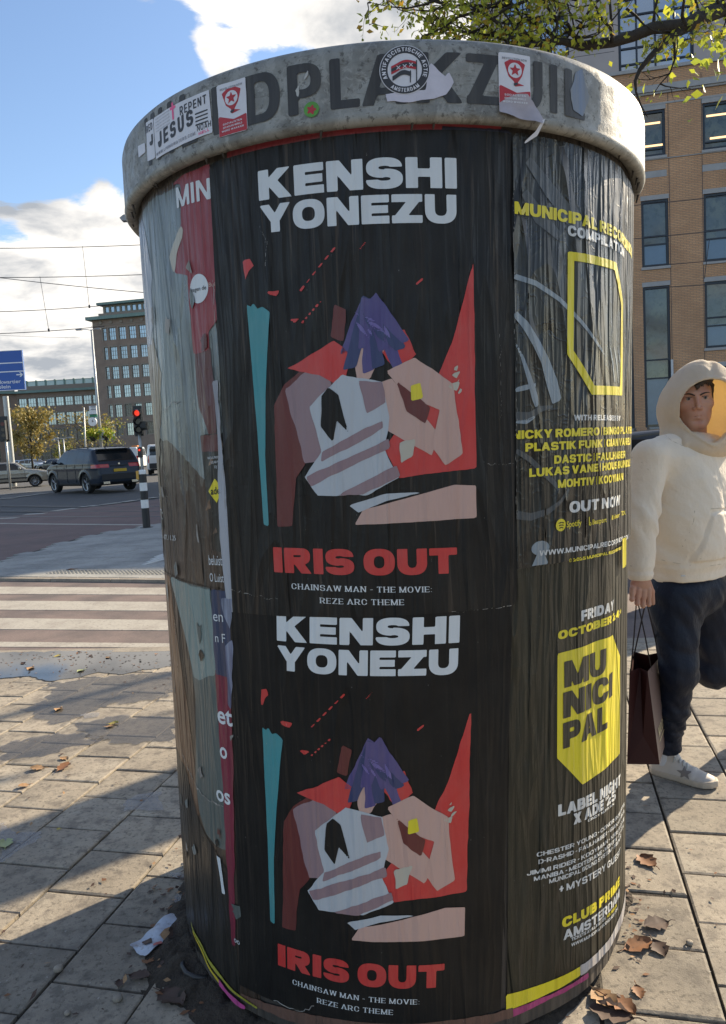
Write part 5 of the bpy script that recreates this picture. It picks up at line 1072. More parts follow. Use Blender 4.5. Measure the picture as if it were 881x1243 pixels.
# ------------------------------------------------------------------ foliage
def leafcloud(C, size, m, name, parent, up=.3, seed=0, elong=1.35):
    q = np.random.default_rng(seed); C = np.asarray(C); n = len(C); a = q.normal(size=(n, 3)); a[:, 2] -= .3; a /= np.linalg.norm(a, axis=1)[:, None]; b = q.normal(size=(n, 3)); b -= a*(a*b).sum(1)[:, None]; b /= np.linalg.norm(b, axis=1)[:, None]; nn = np.cross(a, b)
    s = size*q.uniform(.6, 1.3, n)[:, None]
    P = np.stack([C, C+a*s*.45*elong+b*s*.45+nn*s*.14, C+a*s*elong*1.1, C+a*s*.45*elong-b*s*.45+nn*s*.14], 1).reshape(-1, 3)
    i = np.arange(n)*4; F = np.concatenate([np.stack([i, i+1, i+2], 1), np.stack([i, i+2, i+3], 1)]); o = mesh(name, P, F, m, parent, False); o['kind'] = 'stuff'; return o
def leafmat(name, c1, c2, tr=.45, rough=.55):
    m = bpy.data.materials.new(name); m.use_nodes = True; t = m.node_tree; n = t.nodes; l = t.links; n.remove(n['Principled BSDF']); g = n.new('ShaderNodeNewGeometry')
    mx_ = n.new('ShaderNodeMix'); mx_.data_type = 'RGBA'; l.new(g.outputs['Random Per Island'], mx_.inputs[0]); mx_.inputs[6].default_value = (*c1, 1); mx_.inputs[7].default_value = (*c2, 1)
    p = n.new('ShaderNodeBsdfPrincipled'); p.inputs['Roughness'].default_value = rough; l.new(mx_.outputs[2], p.inputs[0]); tb = n.new('ShaderNodeBsdfTranslucent'); l.new(mx_.outputs[2], tb.inputs[0]); ms = n.new('ShaderNodeMixShader'); ms.inputs[0].default_value = tr; l.new(p.outputs[0], ms.inputs[1]); l.new(tb.outputs[0], ms.inputs[2]); l.new(ms.outputs[0], n['Material Output'].inputs[0]); return m
m_bark = mat('dark_wet_bark', (.035, .028, .022), .9, noise=(30, .4), bump=[(60, .8, .01)], coord='World'); m_leafy = leafmat('yellow_green_leaves', (.55, .55, .06), (.32, .38, .05)); m_leafg = leafmat('dark_green_leaves', (.16, .20, .035), (.32, .32, .05)); m_leafo = leafmat('orange_leaves', (.45, .24, .03), (.5, .38, .05))
TX, TY = 3.95, 7.26
tree = empty('street_tree', (TX, TY, 0), 'leaning branches of a tree with yellow green autumn leaves above the column', 'tree')
mb = MB(); mb.tube([(TX, TY, -.1), (TX, TY, .3), (TX-.03, TY, 1.5), (TX+.02, TY, 3.0), (TX+.05, TY+.05, 4.4), (TX+.2, TY+.2, 6.5)], [.46, .39, .36, .33, .25, .12], 14); mb.build('trunk', m_bark, tree, True)
main = [(TX+.03, TY, 3.6)]+[at(x, y, Y) for x, y, Y in ((905, -5, 5.8), (881, 8.5, 5.6), (853, 20, 5.5), (833, 31, 5.4), (792, 34, 5.35), (768, 44, 5.3), (744, 51, 5.3), (706, 56, 5.2), (682, 50, 5.2), (641, 55, 5.1), (600, 60, 5.1))]
mb = MB(); mb.tube(main, [.09, .062, .055, .05, .046, .037, .034, .032, .03, .022, .015, .008], 8); mb.build('branch', m_bark, tree, True)
mb = MB(); mb.tube([at(x, y, Y) for x, y, Y in ((833, 31, 5.4), (818, 42, 5.38), (802, 56, 5.35), (788, 70, 5.3), (777, 84, 5.3), (771, 98, 5.3), (772, 112, 5.3), (778, 128, 5.3), (786, 142, 5.3))], [.03, .026, .022, .019, .016, .012, .008, .005, .003], 7); mb.build('branch', m_bark, tree, True)
tw = MB(); LC = []; q_ = np.random.default_rng(21)
def twig(p, d, L, r, depth):
    pts = [p]; dd = d/np.linalg.norm(d)
    n = 5
    for k in range(n):
        dd = dd+q_.normal(size=3)*.22; dd[1] *= .9; dd /= np.linalg.norm(dd); pts.append(pts[-1]+dd*L/n)
    tw.tube(pts, [r*(1-.8*k/n) for k in range(n+1)], 4, False)
    if depth > 0:
        for k in range(1, n+1):
            if q_.random() < .8: twig(pts[k], dd*.5+q_.normal(size=3)*[.8, .6, .6], L*.55, r*.5, depth-1)
    else:
        for k in range(1, n+1):
            
            for _ in range(2):
                if q_.random() < .6: LC.append(pts[k]+q_.normal(size=3)*.035)
for (x, y, Y, dx, dz, L) in ((744, 51, 5.3, -.3, .5, .6), (706, 56, 5.2, -.6, .5, .6), (682, 50, 5.2, -.7, .4, .7), (641, 55, 5.1, -.9, .3, .6), (641, 55, 5.1, -.6, .1, .5), (660, 20, 5.0, -.8, -.1, .7), (620, -5, 5.0, -.9, -.35, .8), (600, 58, 5.1, -.8, .25, .35), (560, -10, 5.0, -.7, -.25, .6), (540, 5, 5, -.8, .05, .4), (700, 0, 5.1, -.8, 0, .7), (740, -10, 5.2, -.5, -.3, .6), (792, 34, 5.35, -.2, .6, .5), (850, 20, 5.5, -.2, .8, .6), (870, 0, 5.5, .3, -.5, .45), (760, 10, 5.3, .3, -.2, .4),
    (680, 15, 5.1, -.3, -.5, .4), (640, 20, 5.1, -.2, -.5, .4), (606, 30, 5.0, -.9, .15, .4), (570, 40, 5.0, -.9, .1, .3), (820, 40, 5.4, .2, -.5, .4), (690, 40, 5.2, .3, -.3, .3), (590, 10, 5.0, -.9, -.2, .5), (640, 0, 5., -.9, -.1, .8), (720, 30, 5.2, -.9, -.1, .6)):
    twig(at(x, y, Y), np.array([dx, q_.normal()*.2, dz]), L, .011, 2)
for a, b in (((706, 56), (640, -20)), ((744, 51), (700, -30)), ((682, 50), (600, -10)), ((641, 55), (560, 20)), ((620, 5), (500, 12)), ((640, -15), (545, -5)), ((833, 31), (810, -40)), ((881, 8), (870, -60)), ((660, 52), (600, 25))):
    A_ = at(*a, 5.25); B_ = at(*b, 5.1); t = np.linspace(0, 1, 7)[:, None]; pts = A_+(B_-A_)*t+q_.normal(size=(7, 3))*.025*np.sin(t*3.1); tw.tube(list(pts), [.014*(1-.75*k/6) for k in range(7)], 5, False)
# small spray beside the brick wall

tw.build('twig', m_bark, tree, True)['kind'] = 'stuff'
LC = np.array(LC); LC = np.concatenate([LC, LC+q_.normal(size=LC.shape)*.035]); pr = np.array([proj(p) for p in LC]); LC = LC[(pr[:, 1] < 78+.06*(pr[:, 0]-700)) | (q_.random(len(LC)) < .02)]
q1 = q_.random(len(LC)); leafcloud(LC[q1 < .66], .027, m_leafy, 'foliage', tree, seed=1); leafcloud(LC[(q1 >= .66) & (q1 < .9)], .027, m_leafg, 'foliage', tree, seed=2); leafcloud(LC[q1 >= .9], .028, m_leafo, 'foliage', tree, seed=3)
lc2 = np.array([at(776+q_.normal()*3.5, 131+abs(q_.normal())*4, 5.3) for _ in range(5)]+[at(788, 118.5, 5.3), at(791, 121, 5.3)]); leafcloud(lc2, .032, m_leafy, 'foliage', tree, seed=5)
# crown above and beyond the frame
cc = []; 
for k in range(70):
    c = np.array([TX+q_.normal()*1.0+.5, TY+q_.normal()*1.1+.7, 6.6+q_.normal()*.8]); cc.append(c+q_.normal(size=(26, 3))*.3)
cc = np.concatenate(cc); leafcloud(cc, .09, m_leafy, 'foliage', tree, seed=8)
mb = MB()
for k in range(9): a = k*.7; mb.tube([(TX+.12, TY+.1, 5.0+.15*k), (TX+.8*math.cos(a), TY+.2+.8*math.sin(a), 6.0+.1*k), (TX+1.6*math.cos(a), TY+.4+1.6*math.sin(a), 6.8)], [.08, .05, .02], 6)
mb.build('limb', m_bark, tree, True)
def far_tree(px, pyb, Y, h, w, label, m1, m2, n, seed, dens=.5, group=None):
    q = np.random.default_rng(seed); b = at(px, pyb, Y); b[2] = -.05; t = empty('autumn_tree', tuple(b), label, 'tree', group)
    mb = MB(); mb.tube([b, b+[0, 0, h*.25], b+[.1, 0, h*.6], b+[0, 0, h*.92]], [.03*h*.6, .022*h*.6, .014*h*.6, .01], 7)
    C = []
    for k in range(14):
        z = h*(.25+.6*k/14); a = q.uniform(0, 6.28); r = w*.5*math.sin(math.pi*min(1, (k+2)/15))**.7; e = b+[r*math.cos(a), r*math.sin(a), z+r*.7]; mb.tube([b+[0, 0, z], (b+[0, 0, z]+e)/2+[0, 0, .1*r], e], [.05, .03, .01], 4)
        for j in range(int(n/14/12)):
            t_ = q.uniform(.25, 1.15); c = b+[0, 0, z]+(e-b-[0, 0, z])*t_; C.append(c+q.normal(size=(12, 3))*[.3*w/4, .3*w/4, .3*w/4])
    mb.build('trunk', m_bark, t, True); C = np.concatenate(C); s = q.random(len(C)); leafcloud(C[s < .6], .23, m1, 'crown', t, seed=seed); leafcloud(C[s >= .6], .23, m2, 'crown', t, seed=seed+1); return t
m_lgold = leafmat('golden_leaves', (.38, .27, .07), (.24, .20, .06), .3); m_lgold2 = leafmat('dull_olive_leaves', (.16, .15, .05), (.30, .22, .06), .3)
far_tree(39, 560, 75, 7.0, 4.6, 'yellowing autumn tree in front of the office wing, behind the parked cars', m_lgold, m_lgold2, 2200, 31)
far_tree(105, 560, 95, 7.5, 5.5, 'thin half bare tree between the office wing and the tower', m_lgold2, m_lgold, 650, 33)
far_tree(131, 560, 100, 6.5, 5.0, 'thin olive leaved tree at the foot of the office tower', m_lgold2, m_leafg, 600, 35)
far_tree(78, 560, 110, 4.0, 4.0, 'low olive shrubby tree left of the bus stop sign', m_lgold2, m_leafg, 450, 37)

# ------------------------------------------------------------------ street furniture
m_gal = mat('galvanised_steel', (.42, .43, .42), .45, metal=.5, noise=(8, .1)); m_dark = mat('black_coated_steel', (.02, .02, .022), .45); m_whitep = mat('white_reflective_band', (.75, .75, .73), .5, noise=(20, .06)); m_bsign = mat('blue_sign_face', (.012, .10, .42), .35, noise=(1, .05)); m_wsign = mat('white_sign_print', (.85, .85, .85), .4)
m_redlamp = mat('lit_red_signal', (.6, .02, .01), .3, emit=(1, .05, .02, .5)); m_lens = mat('unlit_signal_lens', (.03, .02, .02), .2)
bp = gp(178, 640.5, 0); bol = empty('bollard', (bp[0], bp[1], 0), 'black and white banded bollard on the corner of the traffic island', 'bollard')
H_ = 1.13; bands = [(0, .35, m_dark), (.352, .50, m_whitep), (.502, .655, m_dark), (.657, .80, m_whitep), (.802, .95, m_dark), (.952, 1.0, m_whitep)]
for a, b, m in bands:
    mb = MB(); mb.lathe([(.001, a*H_), (.075, a*H_), (.075, b*H_)]+([(.07, b*H_+.02), (.05, b*H_+.03), (.001, b*H_+.035)] if b == 1 else [(.001, b*H_)]), bp*[1, 1, 0], 20); autosmooth(mb.build('post' if m is m_dark else 'white_band', m, bol, True))
mb = MB(); mb.box((bp[0]-.085, bp[1]-.03, 1.06), (.05, .06, .17)); mb.build('yellow_reflector', mat('amber_reflector', (.65, .35, .06), .4), bol)
mb = MB(); mb.lathe([(.001, 0), (.13, 0), (.13, .012), (.08, .014)], bp*[1, 1, 0], 20); mb.build('base_plate', m_dark, bol)

def flat_text(s, F, s0, z0, s1, h, m, parent, dep, heavy=False):
    P, T, w = (heavy_text(s, .22, .18, .7, .2, 14) if heavy else font_text(s, bold=.01)); k = (s1-s0)/w; V = [F.P(s0+p[0]*k, z0+p[1]*h, dep) for p in P]; return mesh('lettering', V, T, m, parent, False)
FS = Facade(0, 45, R(2)); sg = empty('direction_sign', tuple(at(14, 560, 45)*[1, 1, 0]), 'large blue direction sign on a pale grey pole, cut off by the left picture edge', 'road sign')
a1, zt_ = FS.px(26.6, 424.5); a2, zb_ = FS.px(30.5, 473); a0 = a1-4.6
FS.box('sign_panel', a0, a1, zb_, zt_, 0, .08, m_bsign, sg)
for (z0, z1) in ((zb_, zb_+.035), (zt_-.035, zt_)): FS.box('sign_border', a0, a1, z0, z1, -.006, -.001, m_wsign, sg)
FS.box('sign_border', a1-.035, a1, zb_+.035, zt_-.035, -.006, -.001, m_wsign, sg)
for y in (440.5, 451): z = FS.px(14, y)[1]; FS.box('sign_line', a0, a1-.03, z-.03, z+.03, -.006, -.001, m_wsign, sg)
z = FS.px(20, 465)[1]; a = FS.px(25.2, 463)[0]; flat_text('Museumkwartier', FS, a-2.35, z, a, .21, m_wsign, sg, -.008)
z = FS.px(10, 473)[1]+.08; a = FS.px(12.6, 470)[0]; flat_text('Frederikstplein', FS, a-2.2, z, a, .21, m_wsign, sg, -.008)
a, z = FS.px(24, 454.7); mb = MB(); mb.prism([(a-.2, z-.035), (a+.05, z-.035), (a-.03, z-.13), (a+.05, z-.13), (a+.18, z), (a+.05, z+.13), (a-.03, z+.13), (a+.05, z+.035), (a-.2, z+.035)], lambda x, y, d: FS.P(x, y, d), -.009, -.003); mb.build('arrow', m_wsign, sg)
pb = at(14.2, 560, 45.3); pt = at(5.5, 470, 45.3); mb = MB(); mb.tube([(pb[0], 45.3, -.05), (pb[0], 45.3, 5.2)], .16, 14); autosmooth(mb.build('pole', m_gal, sg, True)); mb = MB(); mb.box((pb[0], 45.2, zb_+.6), (.5, .12, 1.0)); mb.build('bracket', m_gal, sg)

def signal(px, Y, label, heads, group=None):
    b = at(px[0], px[1], Y); t = empty('traffic_light', (b[0], b[1], 0), label, 'traffic light', group); return t, b
tl, b = signal((171, 540), 27, 'traffic light showing red in front of the office tower', 1); b = at(170.2, 540, 27); x0 = b[0]
mb = MB(); mb.tube([(x0, 27, -.05), (x0, 27, 2.6)], .055, 10); mb.build('pole', m_gal, tl, True)
c = at(168.5, 511, 27); mb = MB(); mb.box((c[0]-.02, 27.0, c[2]), (.30, .03, 1.05)); mb.build('backing_board', m_dark, tl)
mb = MB(); mb.box((c[0]+.02, 26.86, c[2]-.02), (.26, .2, .86)); autosmooth(mb.build('housing', m_dark, tl))
for k in range(3):
    lc = (c[0]+.03, 26.75, c[2]+.27-.28*k); mb = MB(); mb.lathe([(.001, 0), (.10, 0), (.10, .015)], lc, 16, 'y'); mb.build('lamp', m_redlamp if k == 0 else m_lens, tl); mb = MB(); mb.tube([(lc[0], lc[1], lc[2]+.01), (lc[0], lc[1]-.16, lc[2]-.02)], .125, 10, False); mb.build('hood', m_dark, tl, True)
c2 = at(175.5, 517, 27); mb = MB(); mb.box((c2[0], 26.9, c2[2]), (.26, .24, .30)); mb.box((c2[0]+.02, 26.85, c2[2]+.02), (.20, .34, .2)); mb.build('camera_box', m_dark, tl)
c3 = at(171, 549, 27); mb = MB(); mb.box((c3[0], 26.9, c3[2]), (.14, .16, .36)); mb.build('small_signal', m_dark, tl); mb = MB(); mb.lathe([(.001, 0), (.04, 0), (.04, .01)], (c3[0], 26.81, c3[2]+.08), 10, 'y'); mb.build('lamp', mat('dim_red_signal', (.4, .03, .02), .3, emit=(1, .05, .02, .5)), tl)
t2_, _ = signal((6, 540), 40, 'dark traffic light beside the sign pole at the left edge', 1); c = at(5.8, 522, 40); mb = MB(); mb.tube([(c[0], 40, -.05), (c[0], 40, 3.0)], .06, 8); mb.build('pole', m_gal, t2_, True); mb = MB(); mb.box((c[0], 39.85, c[2]), (.3, .25, .98)); mb.box((c[0]-.05, 40, c[2]+.05), (.5, .03, 1.3)); mb.build('housing', m_dark, t2_)
for k in range(3): mb = MB(); mb.lathe([(.001, 0), (.10, 0), (.10, .015)], (c[0]+.03, 39.71, c[2]+.3-.29*k), 14, 'y'); mb.build('lamp', m_lens if k else mat('dull_red_lens', (.12, .01, .01), .3), t2_)

def lamp_post(b, h, arms, label, rad=.07, group=None, lean=0.):
    t = empty('street_lamp', (b[0], b[1], 0), label, 'street lamp', group); mb = MB(); mb.tube([(b[0], b[1], -.05), (b[0], b[1], h*.5), (b[0], b[1], h)], [rad*1.2, rad, rad*.65], 12); mb.build('pole', m_gal, t, True)
    for (dx, dy, w) in arms:
        e = np.array([b[0]+dx, b[1]+dy, h+.05]); mb = MB(); mb.tube([(b[0], b[1], h-.05), (b[0]+dx*.5, b[1]+dy*.5, h+.02), e], .03, 8); mb.build('arm', m_gal, t, True)
        s = w*np.sign(dx) if dx else w; mb = MB(); mb.prism([(0, 0), (w*.9, .0), (w, .05), (w*.8, .10), (0.02, .12)], lambda a, c, d: (e[0]+math.copysign(a, dx)-math.copysign(.05, dx), e[1]+d, e[2]-.06+c), -w*.18, w*.18); mb.build('lamp_head', mat('lamp_head_grey', (.3, .31, .32), .5) if 'lamp_head_grey' not in bpy.data.materials else bpy.data.materials['lamp_head_grey'], t)
    return t
b = at(124, 555, 62); zt_ = at(112, 400, 62)[2]; hb = lamp_post(b, zt_, [(-.75, 0, .55), (.45, 0, .35)], 'tall street lamp with hanging flower baskets in front of the office tower', .11)
for dx in (-.55, .45):
    c = at(124, 530, 62); c = np.array([b[0]+dx, 62-.1, c[2]]); mb = MB(); mb.lathe([(.1, -.35), (.3, -.1), (.36, .05)], c, 14); mb.tube([(b[0], 62, c[2]+.1), c+[0, 0, .05]], .03, 6); mb.build('flower_basket', m_dark, hb, True)
    q = np.random.default_rng(5); leafcloud(c+q.normal(size=(260, 3))*[.3, .25, .22]+[0, 0, .22], .16, leafmat('basket_flowers', (.45, .40, .03), (.12, .25, .03), .3), 'flowers', hb, seed=4)
mb = MB(); mb.box((b[0]+.25, 61.8, at(124, 528, 62)[2]), (.3, .25, .75)); mb.build('speaker_box', mat('pale_box', (.5, .52, .52), .5), hb)
lamp_post(at(78.5, 552, 70), at(78.5, 532, 70)[2], [(-.5, 0, .45), (.5, 0, .45)], 'short double headed street lamp behind the dark estate car', .07)
lamp_post(at(72.5, 555, 72), at(72.5, 534, 72)[2], [(-.4, 0, .3)], 'short single headed street lamp left of the double headed one', .06)
b = at(207, 560, 14); h_ = at(160, 264, 14)[2]; t = lamp_post(np.array([b[0], 14, 0]), h_-.05, [(-.26, 0, .34)], 'small grey street lamp head sticking out behind the column under its lid', .05)
# bus stop
b = at(113, 555, 50); bs = empty('bus_stop_sign', (b[0], 50, 0), 'white and green stop sign with a round clock beneath, in front of the office wing', 'stop sign'); mb = MB(); mb.tube([(b[0]-.55, 50.05, -.05), (b[0]-.35, 50.05, at(108, 494, 50)[2])], .05, 8); mb.build('pole', m_gal, bs, True)
c = at(113.2, 498, 50); mb = MB(); mb.box((c[0], 49.95, c[2]), (.47, .06, .55)); mb.build('sign_panel', m_wsign, bs); FBs = Facade(113.2, 49.9, 0)
for k in range(2): FBs.box('lettering', FBs.px(110.4, 498)[0], FBs.px(116.4, 498)[0], FBs.px(113, 497-3*k+.5)[1], FBs.px(113, 495.6-3*k+.5)[1], -.02, -.01, mat('grey_stop_print', (.3, .33, .36), .5) if k == 0 else bpy.data.materials['grey_stop_print'], bs)
c = at(113.6, 504.5, 50); mb = MB(); mb.box((c[0], 49.95, c[2]), (.47, .06, .19)); mb.build('green_panel', mat('green_panel', (.02, .22, .10), .5), bs)
c = at(113, 512, 50); mb = MB(); mb.lathe([(.001, -.05), (.27, -.05), (.29, 0), (.27, .03), (.001, .03)], (c[0], 49.9, c[2]), 24, 'y'); mb.build('clock', m_wsign, bs); mb = MB(); mb.box((c[0]+.03, 49.84, c[2]+.02), (.09, .01, .03)); mb.box((c[0], 49.84, c[2]+.06), (.03, .01, .14)); mb.build('clock_hand', m_dark, bs)
# lamp post off to the right whose thin shadow crosses the paving
lamp_post(np.array([7.0, 12.1, 0]), 7.6, [(-.6, 0, .5)], 'grey street lamp standing just outside the frame on the right', .06)

# overhead tram wires
m_wire = mat('dark_wire', (.03, .03, .035), .5)
def wire(a, b, Ya, Yb, label, sag=.0, r=.012, ext=0):
    A_, B_ = at(*a, Ya), at(*b, Yb); d = B_-A_; A_ = A_-d*ext; B_ = B_+d*ext; t = np.linspace(0, 1, 13)[:, None]; pts = A_+(B_-A_)*t-np.array([0, 0, 1])*sag*4*t*(1-t)
    mb = MB(); mb.tube(list(pts), r, 5); return tag(mb.build('overhead_wire', m_wire, None, True), label, 'wire', 'overhead tram wires')
wl_ = [((0, 301), (168, 297), 24, 24, 'topmost tram wire left of the column'), ((0, 336.5), (172, 333), 24, 24, 'second tram wire from the top, carrying a dropper'), ((0, 336.8), (173, 354.5), 26, 22, 'slanting wire falling to the right below the second tram wire'), ((0, 378), (120, 371), 24, 24, 'third tram wire, level with the office tower roof'), ((0, 404.5), (113, 397), 24, 24, 'lowest tram wire, just above the blue sign'), ((0, 407), (97, 410), 58, 62, 'faint span wire running to the tall street lamp')]
for a, b, Ya, Yb, lb in wl_: wire(a, b, Ya, Yb, lb, .03, .011, .12 if 'lamp' not in lb else 0)
for (a, b, lb) in (((100, 298.8), (108.3, 371.8), 'thin dropper wire between the first and third tram wires'), ((48.3, 335.6), (59, 400.5), 'thin dropper wire between the second and lowest tram wires')):
    A_, B_ = at(*a, 24), at(*b, 24); mb = MB(); mb.tube([A_, B_], .007, 5); mb.tube([B_-[0, 0, .05], B_+[0, 0, .04]], .028, 6); tag(mb.build('overhead_wire', m_wire, None, True), lb, 'wire', 'overhead tram wires')
for a, b, lb in (((760, 250.5), (853, 241), 'upper tram wire crossing the brick building'), ((760, 291), (853, 282), 'second tram wire crossing the brick building'), ((812, 321), (881, 315.5), 'third tram wire crossing the brick building'), ((812, 348.5), (881, 344), 'lowest tram wire crossing the brick building'), ((861, 290), (855, 338), 'short steep wire beside the right hand windows')):
    wire(a, b, 20, 20, lb, .0, .009, .3 if 'steep' not in lb else 0)
# ------------------------------------------------------------------ vehicles
m_tyre = mat('tyre_rubber', (.018, .018, .018), .85, bump=[(80, .3, .004)]); m_rim = mat('alloy_rim', (.35, .36, .37), .35, metal=.8); m_cglass = mat('tinted_car_glass', (.014, .017, .02), .06, spec=.55); m_clad = mat('black_plastic_cladding', (.022, .022, .024), .6)
m_tail = mat('red_tail_lamp', (.42, .012, .018), .15, coat=.6); m_head = mat('clear_head_lamp', (.55, .56, .56), .12, spec=1.); m_plate = mat('yellow_number_plate', (.62, .38, .03), .5); m_chrome = mat('chrome_trim', (.6, .6, .6), .18, metal=1.)
def paint(name, c, metal=.35): return mat(name, c, .28, metal=metal, coat=.8, noise=(2.5, .06), coord='Object')
CARS = dict(
 suv=dict(L=4.92, W=1.98, body=[(-2.30, .30), (-2.43, .42), (-2.46, .70), (-2.41, .98), (-2.36, 1.10), (-2.22, 1.26), (-1.98, 1.60), (-1.90, 1.69), (-1.5, 1.755), (-.6, 1.785), (.2, 1.755), (.62, 1.68), (1.32, 1.22), (1.8, 1.16), (2.2, 1.02), (2.40, .86), (2.46, .62), (2.40, .38), (2.2, .26)], belt=1.16, roof=1.66, ax=(-1.47, 1.50), wr=.385, side=[[(-1.35, 1.20), (-1.30, 1.60), (-.82, 1.63), (-.80, 1.20)], [(-.74, 1.18), (-.74, 1.64), (.02, 1.65), (.05, 1.16)], [(.12, 1.16), (.10, 1.65), (.50, 1.60), (1.04, 1.22), (1.0, 1.16)], [(-1.98, 1.26), (-1.74, 1.54), (-1.42, 1.58), (-1.42, 1.22)]], tumble=.17),
 sedan=dict(L=4.75, W=1.76, body=[(-2.1, .25), (-2.32, .40), (-2.36, .75), (-2.28, .93), (-1.45, .99), (-.92, 1.34), (-.5, 1.41), (.25, 1.42), (.55, 1.36), (1.02, 1.00), (1.6, .93), (2.15, .82), (2.33, .72), (2.36, .45), (2.25, .26)], belt=.96, roof=1.31, ax=(-1.35, 1.42), wr=.31, side=[[(-1.18, 1.0), (-.82, 1.28), (-.62, 1.32), (-.62, .99)], [(-.55, .99), (-.55, 1.33), (.02, 1.345), (.04, .98)], [(.10, .98), (.08, 1.345), (.42, 1.31), (.82, 1.01), (.80, .97)]], tumble=.20),
 hatch=dict(L=4.3, W=1.8, body=[(-1.95, .28), (-2.12, .42), (-2.14, .8), (-2.05, 1.0), (-1.8, 1.38), (-1.6, 1.46), (-.4, 1.52), (.3, 1.46), (1.0, 1.05), (1.6, .95), (2.0, .80), (2.13, .6), (2.08, .35), (1.95, .26)], belt=1.0, roof=1.42, ax=(-1.25, 1.32), wr=.32, side=[[(-1.6, 1.06), (-1.5, 1.36), (-.72, 1.41), (-.70, 1.02)], [(-.63, 1.02), (-.64, 1.42), (-.02, 1.43), (.0, 1.0)], [(.06, 1.0), (.05, 1.43), (.33, 1.38), (.80, 1.06), (.78, 1.0)]], tumble=.17),
 van=dict(L=4.9, W=1.95, body=[(-2.35, .3), (-2.43, .45), (-2.44, 1.2), (-2.36, 1.95), (-2.25, 2.04), (-1.0, 2.08), (.6, 2.06), (1.0, 1.98), (1.65, 1.25), (2.1, 1.1), (2.36, .9), (2.42, .5), (2.3, .3)], belt=1.25, roof=1.95, ax=(-1.5, 1.5), wr=.34, side=[[(.55, 1.25), (.55, 1.82), (.95, 1.85), (1.38, 1.30)]], tumble=.10))
def make_car(kind, loc, heading, body_m, label, name='parked_car', group=None, rim='spoke', cladm=None, hs=.035, side_trim=None, detail=True, cat='car'):
    """heading: azimuth of the nose from +Y towards +X, degrees"""
    c = CARS[kind]; a = R(90-heading); t = empty(name, (loc[0], loc[1], loc[2]), label, cat, group, a)
    B = np.array(c['body']); W2 = c['W']/2; X1, X0 = c['ax'][1], c['ax'][0]; xe = B[:, 0].max()
    def f(X, Y, Z):
        s = sd_poly(X[:, 0, :], Z[:, 0, :], B)[:, None, :]
        hw = W2-c['tumble']*np.clip((Z-c['belt'])/(c['roof']-c['belt']), 0, 1.2)-.16*np.clip((np.abs(X)-xe*.72)/(xe*.28), 0, 1)**2-.05*np.clip((.55-Z)/.3, 0, 1)-.018*np.clip(np.cos((Z-.8)*9), 0, 1)*0
        hw = hw+.012*np.exp(-((Z-(c['belt']-.18))/.05)**2)
        for xa in (X0, X1): hw = hw+.03*np.clip(1-np.abs(np.hypot(X-xa, Z-c['wr'])-(c['wr']+.09))/.09, 0, 1)
        s = smax(s, np.abs(Y)-hw, .10 if kind != 'van' else .07)
        for xa in (X0, X1): s = np.maximum(s, -np.maximum(np.hypot(X-xa, Z-c['wr'])-(c['wr']+.055), .30-np.abs(Y)+.35))
        s = np.maximum(s, .24-Z); return s
    V, F = surf_nets(f, (-xe-.1, -W2-.1, .15), (xe+.1, W2+.1, B[:, 1].max()+.1), hs)
    C_ = V[F].mean(1); e1_ = V[F[:, 1]]-V[F[:, 0]]; e2_ = V[F[:, 3]]-V[F[:, 0]]; n = np.cross(e1_, e2_); n /= np.linalg.norm(n, axis=1)[:, None]+1e-9
    if (n*(C_-[0, 0, .8])).sum() < 0: F = F[:, ::-1]; n = -n
    x, y, z = C_.T; cls = np.zeros(len(F), int)
    sidew = np.zeros(len(F), bool)
    for P in c['side']: sidew |= sd_poly(x, z, P) < 0
    cls[sidew & (np.abs(n[:, 1]) > .45)] = 1
    ws = (n[:, 0] > .25) & (z > c['belt']+.04) & (z < c['roof']+.02) & (np.abs(y) < W2-.22-.12*(z-c['belt'])) & (x > 0); rw = (n[:, 0] < -.25) & (z > c['belt']+.06) & (z < c['roof']-.03) & (np.abs(y) < W2-.24-.1*(z-c['belt'])) & (x < 0)
    cls[ws | rw] = 2
    low = z < (.40 if kind != 'sedan' else .34); cls[low & (cls == 0)] = 3
    arch = np.zeros(len(F), bool)
    for xa in (X0, X1):
        d = np.hypot(x-xa, z-c['wr']); arch |= (d < c['wr']+.065)
    cls[arch & (cls == 0)] = 3
    tb = c['belt']; 
    if kind == 'suv': tl_ = (x < -2.05) & (z > .97) & (z < 1.11) & (np.abs(y) > .40); hl = (x > 2.0) & (z > .78) & (z < .95) & (np.abs(y) > .5)
    elif kind == 'van': tl_ = (x < -2.3) & (z > .85) & (z < 1.35) & (np.abs(y) > .78); hl = (x > 2.1) & (z > .75) & (z < 1.0) & (np.abs(y) > .5)
    else: tl_ = (x < -xe+.18) & (z > .70) & (z < .86) & (np.abs(y) > .45); hl = (x > xe-.22) & (z > .58) & (z < .74) & (np.abs(y) > .45)
    cls[tl_] = 4; cls[hl] = 5
    for k, nm, m in ((0, 'body', body_m), (1, 'side_window', m_cglass), (2, 'windscreen', m_cglass), (3, 'lower_cladding', cladm or m_clad), (4, 'tail_lamp', m_tail), (5, 'head_lamp', m_head)):
        if (cls == k).any():
            if k == 2:
                for nm2, s2 in (('windscreen', x > 0), ('rear_window', x <= 0)):
                    if ((cls == k) & s2).any(): mesh(nm2, *submesh(V, F, (cls == k) & s2), m, t, True, world=False)
            elif k in (1, 4, 5):
                for s2 in (y > 0, y <= 0):
                    if ((cls == k) & s2).any(): mesh(nm, *submesh(V, F, (cls == k) & s2), m, t, True, world=False)
            else: mesh(nm, *submesh(V, F, cls == k), m, t, True, world=False)
    r = c['wr']
